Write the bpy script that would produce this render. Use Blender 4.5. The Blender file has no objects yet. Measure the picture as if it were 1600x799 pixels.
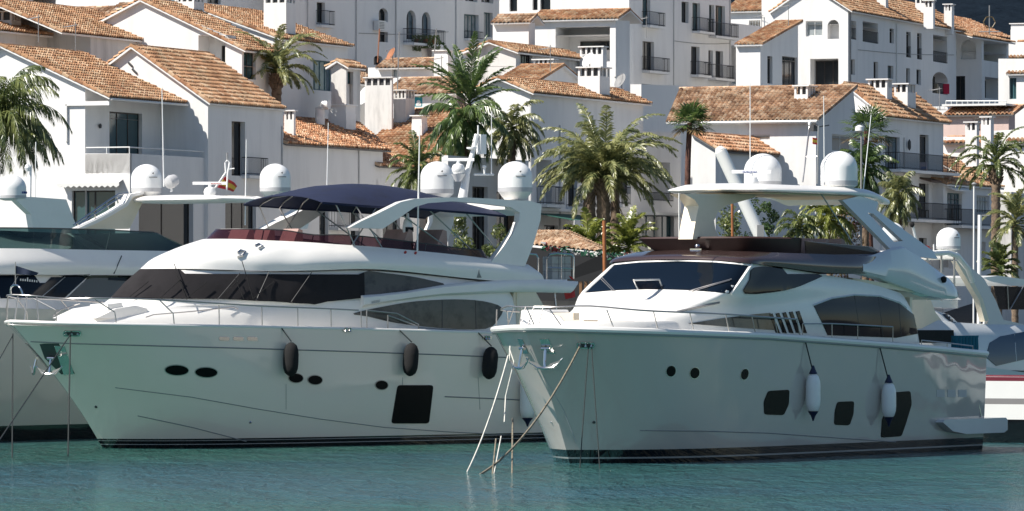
import bpy, bmesh, math, random
from math import radians, sin, cos, pi
from mathutils import Vector, Matrix, noise
from mathutils.bvhtree import BVHTree
from mathutils.geometry import tessellate_polygon, delaunay_2d_cdt
random.seed(7)
S = bpy.context.scene
COL = S.collection
# ---------------------------------------------------------------- camera, light, exposure
F = 8250.0; EYE = 4.6; HOR = 470.0          # focal length in pixels of the 1600 px photograph, eye height, horizon row
cam = bpy.data.cameras.new('camera'); camo = bpy.data.objects.new('camera', cam); COL.objects.link(camo)
camo.location = (0, 0, EYE); camo.rotation_euler = (radians(90), 0, 0)
cam.sensor_width = 36; cam.lens = F/1600*36; cam.shift_y = (HOR-399.5)/1600
cam.clip_start = 1; cam.clip_end = 9000
S.camera = camo
SUN_AZ = 26.0; SUN_EL = 48.0                 # sun stands to the left, a little on the camera's side
W = bpy.data.worlds.new('World'); S.world = W; W.use_nodes = True
wn = W.node_tree.nodes; wl = W.node_tree.links
sky = wn.new('ShaderNodeTexSky'); sky.sky_type = 'NISHITA'; sky.sun_disc = False
sky.sun_elevation = radians(SUN_EL); sky.sun_rotation = radians(270-SUN_AZ)
sky.air_density = 1.0; sky.dust_density = 0.3; sky.ozone_density = 2.5
wl.new(sky.outputs[0], wn['Background'].inputs[0]); wn['Background'].inputs[1].default_value = 0.068
sl = bpy.data.lights.new('sun', 'SUN'); sl.energy = 5.0; sl.angle = radians(0.5); sl.color = (1, 0.945, 0.86)
so = bpy.data.objects.new('sun', sl); COL.objects.link(so)
sd = Vector((-cos(radians(SUN_AZ))*cos(radians(SUN_EL)), -sin(radians(SUN_AZ))*cos(radians(SUN_EL)), sin(radians(SUN_EL))))
so.rotation_euler = sd.to_track_quat('Z', 'Y').to_euler()
S.view_settings.view_transform = 'Standard'; S.view_settings.look = 'None'
S.view_settings.gamma = 1; S.view_settings.use_curve_mapping = False; S.view_settings.exposure = 0.58

# ---------------------------------------------------------------- materials
MATS = {}
def nd(nt, t, **k):
    n = nt.nodes.new(t)
    for a, b in k.items(): setattr(n, a, b)
    return n
def mat(name, col, rough=0.5, metal=0.0, coat=0.0, var=0.0, vscale=1.0, bump=0.0, bscale=8.0, spec=0.5, col2=None, streak=False, emit=None):
    """principled surface whose base colour wanders between col and col2 with object-space noise"""
    if name in MATS: return MATS[name]
    m = bpy.data.materials.new(name); m.use_nodes = True; nt = m.node_tree; b = nt.nodes['Principled BSDF']
    b.inputs['Roughness'].default_value = rough; b.inputs['Metallic'].default_value = metal
    b.inputs['Coat Weight'].default_value = coat; b.inputs['Specular IOR Level'].default_value = spec
    c1 = (*col, 1); c2 = (*(col2 if col2 else [max(0, c*(1-var)) for c in col]), 1)
    if var or col2:
        tc = nd(nt, 'ShaderNodeTexCoord'); mp = nd(nt, 'ShaderNodeMapping')
        mp.inputs['Scale'].default_value = (1, 1, 0.18) if streak else (1, 1, 1)
        nz = nd(nt, 'ShaderNodeTexNoise'); nz.inputs['Scale'].default_value = vscale; nz.inputs['Detail'].default_value = 6
        nz.inputs['Roughness'].default_value = 0.65
        rp = nd(nt, 'ShaderNodeValToRGB'); rp.color_ramp.elements[0].position = 0.30; rp.color_ramp.elements[1].position = 0.52
        rp.color_ramp.elements[0].color = c2; rp.color_ramp.elements[1].color = c1
        nt.links.new(tc.outputs['Object'], mp.inputs[0]); nt.links.new(mp.outputs[0], nz.inputs[0])
        nt.links.new(nz.outputs[0], rp.inputs[0]); nt.links.new(rp.outputs[0], b.inputs['Base Color'])
    else: b.inputs['Base Color'].default_value = c1
    if bump:
        tc = nd(nt, 'ShaderNodeTexCoord'); nz = nd(nt, 'ShaderNodeTexNoise'); nz.inputs['Scale'].default_value = bscale
        nz.inputs['Detail'].default_value = 4
        bp = nd(nt, 'ShaderNodeBump'); bp.inputs['Strength'].default_value = 1; bp.inputs['Distance'].default_value = bump
        nt.links.new(tc.outputs['Object'], nz.inputs[0]); nt.links.new(nz.outputs[0], bp.inputs['Height'])
        nt.links.new(bp.outputs[0], b.inputs['Normal'])
    MATS[name] = m; return m
GEL = mat('gelcoat', (0.82, 0.80, 0.765), 0.3, coat=0.15, var=0.06, vscale=0.8)
GELG = mat('gelcoat_grey', (0.62, 0.64, 0.65), 0.2, coat=0.6, var=0.05, vscale=0.7)
CREAM = mat('gelcoat_cream', (0.80, 0.71, 0.56), 0.35, var=0.1, vscale=1.2)
TAN = mat('tan_cushion', (0.50, 0.38, 0.26), 0.8, var=0.15, vscale=5)
DARKG = mat('dark_glass', (0.006, 0.008, 0.010), 0.05, spec=0.2)
NAVYG = mat('blue_tinted_glass', (0.004, 0.008, 0.015), 0.05, spec=0.2)
SIDEG = mat('side_glass_with_interior', (0.11, 0.10, 0.085), 0.06, spec=0.35, col2=(0.008, 0.009, 0.011), vscale=0.9)
BLACKG = mat('black_port_glass', (0.004, 0.004, 0.005), 0.25, spec=0.12)
CHROME = mat('stainless_steel', (0.62, 0.61, 0.6), 0.16, metal=1)
RAILM = mat('rail_steel', (0.42, 0.40, 0.39), 0.3, metal=0.8)
BROWN = mat('brown_metallic_paint', (0.055, 0.034, 0.032), 0.22, coat=0.8, metal=0.2)
BROWNC = mat('brown_canvas', (0.045, 0.02, 0.018), 0.55, var=0.4, vscale=3)
BLACK = mat('black_fabric', (0.006, 0.006, 0.007), 0.9, var=0.4, vscale=4, bump=0.01, bscale=9)
MESH = mat('charcoal_mesh_cover', (0.026, 0.024, 0.026), 0.9, spec=0.15, var=0.25, vscale=1.5, bump=0.02, bscale=1.2)
NAVY = mat('navy_canvas', (0.005, 0.011, 0.042), 0.85, var=0.35, vscale=1.3, bump=0.03, bscale=1.0)
WHITEP = mat('white_plastic', (0.80, 0.80, 0.79), 0.35, var=0.05, vscale=2)
DGREY = mat('dark_grey_seal', (0.05, 0.05, 0.052), 0.5)
MGREY = mat('mid_grey', (0.25, 0.25, 0.25), 0.5, var=0.1, vscale=3)
LGREY = mat('light_grey_band', (0.45, 0.45, 0.46), 0.5)
BLUEI = mat('blue_lettering', (0.03, 0.06, 0.25), 0.6)
REDI = mat('red_lettering', (0.45, 0.04, 0.03), 0.6)
REDC = mat('red_cloth', (0.50, 0.03, 0.03), 0.8, var=0.3, vscale=5)
YELC = mat('yellow_cloth', (0.65, 0.42, 0.05), 0.8, var=0.2, vscale=5)
ROPEW = mat('white_rope', (0.62, 0.60, 0.54), 0.9, var=0.4, vscale=6)
ROPED = mat('weathered_rope', (0.22, 0.19, 0.14), 0.95, col2=(0.05, 0.045, 0.035), vscale=7)
ROPEB = mat('dark_rope', (0.02, 0.025, 0.025), 0.9)
TEAK = mat('teak', (0.28, 0.15, 0.07), 0.6, var=0.3, vscale=3)
def tint_mat(name, col, a, rough=0.03):
    if name in MATS: return MATS[name]
    m = bpy.data.materials.new(name); m.use_nodes = True; nt = m.node_tree
    for n in list(nt.nodes):
        if n.type == 'BSDF_PRINCIPLED': nt.nodes.remove(n)
    out = nt.nodes['Material Output']
    tr = nd(nt, 'ShaderNodeBsdfTransparent'); tr.inputs[0].default_value = (*a, 1)
    gl = nd(nt, 'ShaderNodeBsdfGlossy'); gl.inputs['Roughness'].default_value = rough
    df = nd(nt, 'ShaderNodeBsdfDiffuse'); df.inputs[0].default_value = (*col, 1)
    fr = nd(nt, 'ShaderNodeFresnel'); fr.inputs[0].default_value = 1.45
    m1 = nd(nt, 'ShaderNodeMixShader'); m1.inputs[0].default_value = 0.35
    m2 = nd(nt, 'ShaderNodeMixShader')
    nt.links.new(tr.outputs[0], m1.inputs[1]); nt.links.new(df.outputs[0], m1.inputs[2])
    nt.links.new(fr.outputs[0], m2.inputs[0]); nt.links.new(m1.outputs[0], m2.inputs[1]); nt.links.new(gl.outputs[0], m2.inputs[2])
    nt.links.new(m2.outputs[0], out.inputs[0]); MATS[name] = m; return m
BURG = tint_mat('burgundy_tinted_acrylic', (0.045, 0.012, 0.018), (0.30, 0.17, 0.19))
SMOKE = tint_mat('smoked_acrylic', (0.08, 0.065, 0.065), (0.85, 0.78, 0.78))
GREENT = tint_mat('green_tinted_acrylic', (0.012, 0.035, 0.04), (0.12, 0.22, 0.22))
def hull_mat(name, bands, top=(0.70, 0.71, 0.69)):
    """gelcoat hull with boot stripes: bands = list of (z from, colour)"""
    m = bpy.data.materials.new(name); m.use_nodes = True; nt = m.node_tree; b = nt.nodes['Principled BSDF']
    tc = nd(nt, 'ShaderNodeTexCoord'); sp = nd(nt, 'ShaderNodeSeparateXYZ'); mr = nd(nt, 'ShaderNodeMapRange')
    mr.inputs[1].default_value = -1; mr.inputs[2].default_value = 5
    rp = nd(nt, 'ShaderNodeValToRGB'); rp.color_ramp.interpolation = 'CONSTANT'
    el = rp.color_ramp.elements
    el[0].position = 0; el[0].color = (0.006, 0.007, 0.009, 1); el[1].position = 0.999; el[1].color = (*top, 1)
    for z, c in bands:
        e = el.new((z+1)/6); e.color = (*c, 1)
    nt.links.new(tc.outputs['Object'], sp.inputs[0]); nt.links.new(sp.outputs[2], mr.inputs[0]); nt.links.new(mr.outputs[0], rp.inputs[0])
    nt.links.new(rp.outputs[0], b.inputs['Base Color'])
    b.inputs['Roughness'].default_value = 0.10; b.inputs['Coat Weight'].default_value = 0.8; b.inputs['Coat Roughness'].default_value = 0.04
    nz = nd(nt, 'ShaderNodeTexNoise'); nz.inputs['Scale'].default_value = 0.42; nz.inputs['Detail'].default_value = 2
    bp = nd(nt, 'ShaderNodeBump'); bp.inputs['Distance'].default_value = 0.09; bp.inputs['Strength'].default_value = 0.9
    nt.links.new(tc.outputs['Object'], nz.inputs[0]); nt.links.new(nz.outputs[0], bp.inputs['Height'])
    nt.links.new(bp.outputs[0], b.inputs['Normal']); nt.links.new(bp.outputs[0], b.inputs['Coat Normal'])
    MATS[name] = m; return m

# ---------------------------------------------------------------- mesh helpers
class MB:
    def __init__(s): s.v = []; s.f = []; s.m = []; s.ms = []; s.uv = None
    def mi(s, m):
        if m not in s.ms: s.ms.append(m)
        return s.ms.index(m)
    def add(s, vs, fs, m):
        o = len(s.v); s.v += [tuple(v) for v in vs]; k = s.mi(m)
        for f in fs: s.f.append(tuple(i+o for i in f)); s.m.append(k)
    def box(s, a, b, m, M=None):
        x0, y0, z0 = a; x1, y1, z1 = b
        vs = [(x0,y0,z0),(x1,y0,z0),(x1,y1,z0),(x0,y1,z0),(x0,y0,z1),(x1,y0,z1),(x1,y1,z1),(x0,y1,z1)]
        if M: vs = [M @ Vector(v) for v in vs]
        s.add(vs, [(0,3,2,1),(4,5,6,7),(0,1,5,4),(1,2,6,5),(2,3,7,6),(3,0,4,7)], m)
    def tube(s, pts, r, m, n=6, cap=True, r2=None):
        pts = [Vector(p) for p in pts]; rings = []
        for i, p in enumerate(pts):
            d = (pts[min(i+1, len(pts)-1)] - pts[max(i-1, 0)])
            if d.length < 1e-9: d = Vector((0,0,1))
            d.normalize(); up = Vector((0,0,1)) if abs(d.z) < 0.95 else Vector((1,0,0))
            a = d.cross(up).normalized(); b = d.cross(a)
            rr = r if r2 is None else r + (r2-r)*i/(len(pts)-1)
            rings.append([p + (a*cos(2*pi*k/n) + b*sin(2*pi*k/n))*rr for k in range(n)])
        vs = [q for g in rings for q in g]; fs = []
        for i in range(len(rings)-1):
            for k in range(n): fs.append((i*n+k, i*n+(k+1)%n, (i+1)*n+(k+1)%n, (i+1)*n+k))
        if cap: fs += [tuple(range(n))[::-1], tuple((len(rings)-1)*n+k for k in range(n))]
        s.add(vs, fs, m)
    def lathe(s, prof, m, c=(0,0,0), n=24, M=None):
        """prof: (radius, z) from bottom to top"""
        vs = []; fs = []
        for r, z in prof:
            for k in range(n): vs.append(Vector((c[0]+r*cos(2*pi*k/n), c[1]+r*sin(2*pi*k/n), c[2]+z)))
        if M: vs = [M @ v for v in vs]
        for i in range(len(prof)-1):
            for k in range(n): fs.append((i*n+k, i*n+(k+1)%n, (i+1)*n+(k+1)%n, (i+1)*n+k))
        fs += [tuple(range(n))[::-1], tuple((len(prof)-1)*n+k for k in range(n))]
        s.add(vs, fs, m)
    def prism(s, poly, d, m, side=None):
        """flat polygon (3D points) pushed along vector d"""
        poly = [Vector(p) for p in poly]; n = len(poly); d = Vector(d)
        tr = tessellate_polygon([poly])
        vs = poly + [p + d for p in poly]
        nrm = Vector((0,0,0))
        for i in range(n): nrm += poly[i].cross(poly[(i+1) % n])
        flip = nrm.dot(d) > 0
        fs = []
        for t in tr:
            a = (poly[t[1]]-poly[t[0]]).cross(poly[t[2]]-poly[t[0]]).dot(d)
            t = t if a < 0 else t[::-1]
            fs.append(tuple(t)); fs.append(tuple(i+n for i in t[::-1]))
        s.add(vs, fs, m)
        vs2 = []; fs2 = []
        for i in range(n):
            j = (i+1) % n
            q = (i, j, n+j, n+i)
            fs2.append(q if not flip else q[::-1])
        s.add(vs, fs2, side or m)
    def build(s, name, parent=None, smooth=40, doubles=0, matrix=None):
        me = bpy.data.meshes.new(name); me.from_pydata(s.v, [], s.f)
        for m in s.ms: me.materials.append(m)
        me.polygons.foreach_set('material_index', s.m)
        if s.uv:
            ul = me.uv_layers.new(name='UVMap'); flat = []
            for p in me.polygons:
                for li in p.loop_indices: flat += s.uv[me.loops[li].vertex_index]
            ul.data.foreach_set('uv', flat)
        if doubles:
            bm = bmesh.new(); bm.from_mesh(me); bmesh.ops.remove_doubles(bm, verts=bm.verts, dist=doubles)
            bmesh.ops.recalc_face_normals(bm, faces=bm.faces); bm.to_mesh(me); bm.free()
        if smooth:
            me.polygons.foreach_set('use_smooth', [True]*len(me.polygons)); me.set_sharp_from_angle(angle=radians(smooth))
        me.update()
        o = bpy.data.objects.new(name, me); COL.objects.link(o)
        if parent: o.parent = parent
        return o
def twin(o):
    """mirror image of a boat part on the other side of the boat"""
    me = o.data.copy()
    for v in me.vertices: v.co.y = -v.co.y
    me.flip_normals(); c = bpy.data.objects.new(o.name.split('.')[0], me); COL.objects.link(c); c.parent = o.parent; return c
def empty(name, label, cat, loc=(0,0,0), rz=0.0, group=None):
    o = bpy.data.objects.new(name, None); COL.objects.link(o); o.location = loc; o.rotation_euler = (0, 0, rz); o.empty_display_size = 0.2
    tag(o, label, cat, group); return o
def tag(o, label=None, cat=None, group=None, kind=None):
    if label: o['label'] = label
    if cat: o['category'] = cat
    if group: o['group'] = group
    if kind: o['kind'] = kind
    return o
def P(px, py, d):
    """world point seen at photograph pixel (px, py) at distance d"""
    return Vector(((px-800)/F*d, d, EYE-(py-HOR)/F*d))
def lerp(a, b, t): return a+(b-a)*t
def tab(T, x):
    if x <= T[0][0]: 
        (x0, y0), (x1, y1) = T[0], T[1]; return y0+(y1-y0)*(x-x0)/(x1-x0)
    for (x0, y0), (x1, y1) in zip(T, T[1:]):
        if x <= x1: return y0+(y1-y0)*(x-x0)/(x1-x0)
    (x0, y0), (x1, y1) = T[-2], T[-1]; return y0+(y1-y0)*(x-x0)/(x1-x0)
def crv(ctrl, n, lo=None, hi=None):
    """Catmull-Rom through ctrl (Vectors)"""
    c = [Vector(p) for p in ctrl]
    a = Vector(lo) if lo is not None else c[0]*2-c[1]; b = Vector(hi) if hi is not None else c[-1]*2-c[-2]
    q = [a]+c+[b]; out = []
    for i in range(1, len(q)-2):
        p0, p1, p2, p3 = q[i-1:i+3]
        for k in range(n):
            t = k/n
            out.append(0.5*((2*p1)+(-p0+p2)*t+(2*p0-5*p1+4*p2-p3)*t*t+(-p0+3*p1-3*p2+p3)*t*t*t))
    out.append(c[-1]); return out

# ---------------------------------------------------------------- boats
class Boat:
    """local frame: x aft, y away from the camera side, z up. (s, t, z): t is towards the near (port) side"""
    def __init__(b, name, label, cat, X, Y, th):
        b.X = X; b.Y = Y; b.c = cos(radians(th)); b.s = sin(radians(th))
        b.root = empty(name, label, cat, (X, Y, 0), radians(th))
        b.M = Matrix.Translation((X, Y, 0)) @ Matrix.Rotation(radians(th), 4, 'Z'); b.Mi = b.M.inverted()
    def at(b, px, py, t):
        r = (px-800)/F; ax = b.X+b.s*t; ay = b.Y-b.c*t
        u = (r*ay-ax)/(b.c-r*b.s); Y = ay+b.s*u
        return Vector((u, -t, EYE-(py-HOR)/F*Y))
    def zat(b, s, t, py):
        Y = b.Y+b.s*s-b.c*t; return EYE-(py-HOR)/F*Y
    def px(b, s, t):
        Y = b.Y+b.s*s-b.c*t; return 800+F*(b.X+b.c*s+b.s*t)/Y
    def ray(b, px, py):
        o = b.Mi @ Vector((0, 0, EYE)); e = b.Mi @ P(px, py, 100.0); return o, (e-o).normalized()
    def hull(b, L, beam, s0d, k0, k1, sheer, mt, zd=3.9, taper=0.08, tumble=0.93, nu=60, nv=16, name='hull'):
        """s0d stem overhang at deck height; k0/k1 bow fullness at waterline / deck; sheer: pixel table of the near deck edge"""
        b.L = L; b.beam = beam
        def s0(z): f = max(0, z)/zd; return -s0d*(0.75*f+0.25*f*f) + (0.6*(-z) if z < 0 else 0)
        def k(z): f = min(1.15, max(0, z)/zd); return k0+(k1-k0)*f**1.4
        def hb(s, z):
            f = min(1, max(0, z)/zd); d = max(0, s-s0(z)); full = beam*(tumble+(1-tumble)*f**0.7)
            if z < 0: full *= 1+0.1*z
            return full*(1-math.exp(-k(z)*d))*(1-taper*max(0, (s-L*0.55)/(L*0.45))**2)
        def zs(s):
            z = zd
            for _ in range(4):
                t = hb(s, z); z = b.zat(s, t, tab(sheer, b.px(s, t)))
            return z
        b.hb = hb; b.zs = zs; b.s0 = s0
        m = MB(); rows = []
        for j in range(nv+1):
            v = j/nv; row = []
            for i in range(nu+1):
                u = (i/nu)**1.9; z = -0.5+(zd+0.5)*v
                for _ in range(3):
                    s = s0(z)+(L-s0(z))*u; z = -0.5+(zs(s)+0.5)*v
                row.append((s, hb(s, z), z))
            rows.append(row)
        n = nu+1; vs = []; fs = []
        for sg in (-1, 1):
            o = len(vs)
            for r in rows: vs += [(s, sg*t, z) for s, t, z in r]
            for j in range(nv):
                for i in range(nu):
                    q = (o+j*n+i, o+j*n+i+1, o+(j+1)*n+i+1, o+(j+1)*n+i); fs.append(q if sg < 0 else q[::-1])
        a = len(rows)*n
        for j in range(nv): fs.append((j*n+nu, a+j*n+nu, a+(j+1)*n+nu, (j+1)*n+nu))     # transom
        m.add(vs, fs, mt)
        b.hullo = m.build(name, b.root, smooth=50, doubles=1e-4)
        # deck with a small camber
        d = MB(); vs = []; fs = []; top = rows[-1]
        for (s, t, z) in top:
            for q in range(9): w = (q/4-1); vs.append((s, w*t*0.985, z-0.09+0.06*(1-w*w)))
        for i in range(nu):
            for q in range(8): fs.append((i*9+q, i*9+q+1, (i+1)*9+q+1, (i+1)*9+q))
        d.add(vs, fs, GEL); b.deck = d.build('deck', b.root)
        b.top = top
    def edge(b, s, inset=0.0, dz=0.0):
        z = b.zs(s); return Vector((s, -(b.hb(s, z)-inset), z+dz))
    def edge_at(b, px, py, inset=0.1):
        t = 2.0
        for _ in range(12):
            p = b.at(px, py, t); z = b.zs(p.x); t = 0.5*t+0.5*max(0.1, b.hb(p.x, z)-inset)
        return b.at(px, py, t)
    def loft(b, name, rings, mt, nu=6, nv=4, top=True, bot=False, lin=False, smooth=35, parent=None, half=False, ctop=None):
        """stack of plan outlines, each from front centre to aft centre, given as (s, t, z)"""
        rr = [[Vector(p) for p in r] for r in rings]
        if nv > 1:
            if lin:
                new = []
                for i in range(len(rr)-1):
                    for k in range(nv): new.append([p.lerp(q, k/nv) for p, q in zip(rr[i], rr[i+1])])
                new.append(rr[-1]); rr = new
            else:
                colsn = [crv([r[i] for r in rr], nv) for i in range(len(rr[0]))]; rr = [[c[j] for c in colsn] for j in range(len(colsn[0]))]
        out = []
        for r in rr:
            lo = Vector((r[1].x, -r[1].y, r[1].z)) if abs(r[0].y) < 1e-3 else None
            hi = Vector((r[-2].x, -r[-2].y, r[-2].z)) if abs(r[-1].y) < 1e-3 else None
            c = crv(r, nu, lo, hi); out.append(c)
        n = len(out[0]); m = MB(); vs = []; fs = []; N = 2*n
        for c in out:
            vs += [(p.x, -p.y, p.z) for p in c] + [(p.x, p.y, p.z) for p in reversed(c)]
        for j in range(len(out)-1):
            for i in range(N): fs.append((j*N+i, j*N+(i+1) % N, (j+1)*N+(i+1) % N, (j+1)*N+i))
        m.add(vs, fs, mt)
        for flag, j, mm in ((top, len(out)-1, ctop or mt), (bot, 0, mt)):
            if flag:
                o = j*N; m.add(vs[o:o+N], [(i, i+1, N-2-i, N-1-i) for i in range(n-1)], mm)
        return m.build(name, parent or b.root, smooth=smooth, doubles=1e-4)
    def bvh(b, objs):
        vs = []; fs = []
        for o in objs:
            k = len(vs); vs += [v.co.copy() for v in o.data.vertices]; fs += [tuple(i+k for i in p.vertices) for p in o.data.polygons]
        return BVHTree.FromPolygons(vs, fs)
    def decal(b, name, tree, poly, mt, off=0.012, thick=0.02, step=9, parent=None, mirror=False, rnd=0, fallback=2.4):
        """plate that follows the surface found behind a pixel outline; real thickness; optional twin on the other side"""
        if rnd: poly = rounded(poly, rnd)
        pts = []; n = len(poly)
        for i in range(n):
            a = Vector(poly[i]); c = Vector(poly[(i+1) % n]); k = max(1, int((c-a).length/step))
            for j in range(k): pts.append(a.lerp(c, j/k))
        nb = len(pts); edges = [(i, (i+1) % nb) for i in range(nb)]
        x0 = min(p.x for p in pts); x1 = max(p.x for p in pts); y0 = min(p.y for p in pts); y1 = max(p.y for p in pts)
        x = x0+step/2
        while x < x1:
            y = y0+step/2
            while y < y1:
                if inside((x, y), pts) and min((Vector((x, y))-p).length for p in pts) > step*0.4: pts.append(Vector((x, y)))
                y += step
            x += step
        r = delaunay_2d_cdt([Vector((p.x, p.y)) for p in pts], edges, [list(range(nb))], 1, 1e-4)
        V2, FF = r[0], r[2]; co = []; nm = []
        for v in V2:
            o, d = b.ray(v.x, v.y); h = tree.ray_cast(o, d)
            if h[0] is None:
                co.append(None); nm.append(None); continue
            nn = h[1] if h[1].dot(d) < 0 else -h[1]
            co.append(h[0]); nm.append(nn)
        FF = [f for f in FF if all(co[i] is not None for i in f)]
        co = [Vector((0, 0, 0)) if q is None else q for q in co]; nm = [Vector((0, -1, 0)) if q is None else q for q in nm]
        res = []
        for sg in ((1, -1) if mirror else (1,)):
            m = MB()
            A = [c+q*(off+thick) for c, q in zip(co, nm)]; Bk = [c+q*(off-thick) for c, q in zip(co, nm)]
            vs = [(p.x, p.y*sg, p.z) for p in A+Bk]; k = len(co); fs = []; ec = {}
            for f in FF:
                f = list(f)
                nrm = (A[f[1]]-A[f[0]]).cross(A[f[2]]-A[f[0]]).dot(nm[f[0]])
                if (nrm < 0) != (sg < 0): f = f[::-1]
                fs.append(tuple(f))
                for i in range(len(f)):
                    e = (f[i], f[(i+1) % len(f)])
                    if e[::-1] in ec: del ec[e[::-1]]
                    else: ec[e] = 1
            for (i, j) in ec: fs.append((j, i, i+k, j+k))
            used = sorted({i for f in fs for i in f}); ix = {u: i for i, u in enumerate(used)}
            m.add([vs[u] for u in used], [tuple(ix[i] for i in f) for f in fs], mt)
            res.append(m.build(name, parent or b.root, smooth=45))
        return res[0]
    def line(b, tree, poly, mt, r=0.012, off=0.004, mb=None, mirror=False):
        m = mb or MB(); pts = []
        for a, c in zip(poly, poly[1:]):
            a = Vector(a); c = Vector(c); k = max(1, int((c-a).length/12))
            for j in range(k): pts.append(a.lerp(c, j/k))
        pts.append(Vector(poly[-1])); out = []
        for v in pts:
            o, d = b.ray(v.x, v.y); h = tree.ray_cast(o, d)
            if h[0] is not None: out.append(h[0]-d*off)
        if len(out) > 1:
            m.tube(out, r, mt, n=5)
            if mirror: m.tube([(p.x, -p.y, p.z) for p in out], r, mt, n=5)
        return m
    def hit(b, tree, px, py, fb=2.4):
        o, d = b.ray(px, py); h = tree.ray_cast(o, d)
        return (h[0], h[1] if h[1].dot(d) < 0 else -h[1]) if h[0] is not None else (b.at(px, py, fb), Vector((0, -1, 0)))
def inside(p, poly):
    x, y = p; c = False; n = len(poly); j = n-1
    for i in range(n):
        xi, yi = poly[i][0], poly[i][1]; xj, yj = poly[j][0], poly[j][1]
        if (yi > y) != (yj > y) and x < (xj-xi)*(y-yi)/(yj-yi)+xi: c = not c
        j = i
    return c
def rounded(poly, r):
    out = []; n = len(poly)
    for i in range(n):
        p = Vector(poly[i][:2]); a = Vector(poly[i-1][:2]); c = Vector(poly[(i+1) % n][:2])
        da = min(r, (a-p).length*0.45); dc = min(r, (c-p).length*0.45)
        A = p+(a-p).normalized()*da; C = p+(c-p).normalized()*dc
        for k in range(5):
            t = k/4; out.append(tuple((1-t)**2*A+2*t*(1-t)*p+t*t*C))
    return out
def ell(cx, cy, rx, ry, rot=0, n=20):
    return [(cx+rx*cos(2*pi*k/n)*cos(rot)-ry*sin(2*pi*k/n)*sin(rot), cy+rx*cos(2*pi*k/n)*sin(rot)+ry*sin(2*pi*k/n)*cos(rot)) for k in range(n)]
def smoothpoly(pts, n=4):
    q = [Vector((p[0], p[1], 0)) for p in pts]; c = crv(q+[q[0]], n, q[-1], q[1]); return [(p.x, p.y) for p in c[:-1]]
def dome(b, p, r, h, skirt=0.25, parent=None, logo=True):
    """satellite dome on a tapered foot; p = local base point"""
    m = MB(); band = 0.12*h
    prof = [(r*0.45, 0), (r*0.62, 0.02), (r*0.96, skirt), (r, skirt+0.01)]
    body = [(r, skirt+0.01), (r*1.005, skirt+band)]
    top = h-skirt-band; cyl = max(0.02, top-r*0.95)
    up = [(r, skirt+band), (r*0.995, skirt+band+cyl)] + [(r*cos(a), skirt+band+cyl+0.95*r*sin(a)) for a in [radians(x) for x in range(8, 90, 8)]]+[(0.01, skirt+band+cyl+0.95*r)]
    m.lathe(prof, WHITEP, p, 32); m.lathe(body, LGREY, p, 32); m.lathe(up, WHITEP, p, 32)
    o = m.build('satellite_dome', parent or b.root, smooth=50)
    if logo:
        l = MB(); y0 = p[2]+skirt+band+cyl
        for k in range(7):
            w = 0.5*r/7
            ang = radians(-125)+k*0.085
            c = Vector((p[0]+r*1.003*cos(ang), p[1]+r*1.003*sin(ang), y0+0.03)); tx = Vector((-sin(ang), cos(ang), 0)); nn = Vector((cos(ang), sin(ang), 0))
            l.prism([c-tx*0.02*r/0.5, c+tx*0.024*r/0.5, c+tx*0.02*r/0.5+Vector((0,0,0.03)), c-tx*0.02*r/0.5+Vector((0,0,0.03))], nn*0.006, MGREY)
        l.build('lettering', o, smooth=0); l = MB(); ang = radians(-112); c = Vector((p[0]+r*0.985*cos(ang), p[1]+r*0.985*sin(ang), y0+0.17*r/0.5)); tx = Vector((-sin(ang), cos(ang), 0)); nn = Vector((cos(ang), sin(ang), 0))
        l.prism([c-tx*0.035, c+tx*0.02-Vector((0,0,0.03)), c+tx*0.035+Vector((0,0,0.035)), c+Vector((0,0,0.02))], nn*0.02, DGREY)
        l.build('emblem', o, smooth=0)
    return o
def text_mesh(txt, name, parent, mt, M, size, ext=0.004):
    """lettering as a mesh, baseline-left at M's origin, x along the word, y up"""
    cu = bpy.data.curves.new(name, 'FONT'); cu.body = txt; cu.size = size; cu.extrude = ext; cu.resolution_u = 3
    o = bpy.data.objects.new(name, cu); COL.objects.link(o); dg = bpy.context.evaluated_depsgraph_get()
    me = bpy.data.meshes.new_from_object(o.evaluated_get(dg)); bpy.data.objects.remove(o); bpy.data.curves.remove(cu)
    me.transform(M); me.materials.clear(); me.materials.append(mt)
    o = bpy.data.objects.new(name, me); COL.objects.link(o)
    if parent: o.parent = parent
    return o
def facing(p, xdir, up=(0,0,1)):
    x = Vector(xdir).normalized(); u = Vector(up).normalized(); z = x.cross(u); m = Matrix((x, u, z)).transposed().to_4x4(); m.translation = p; return m
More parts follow.
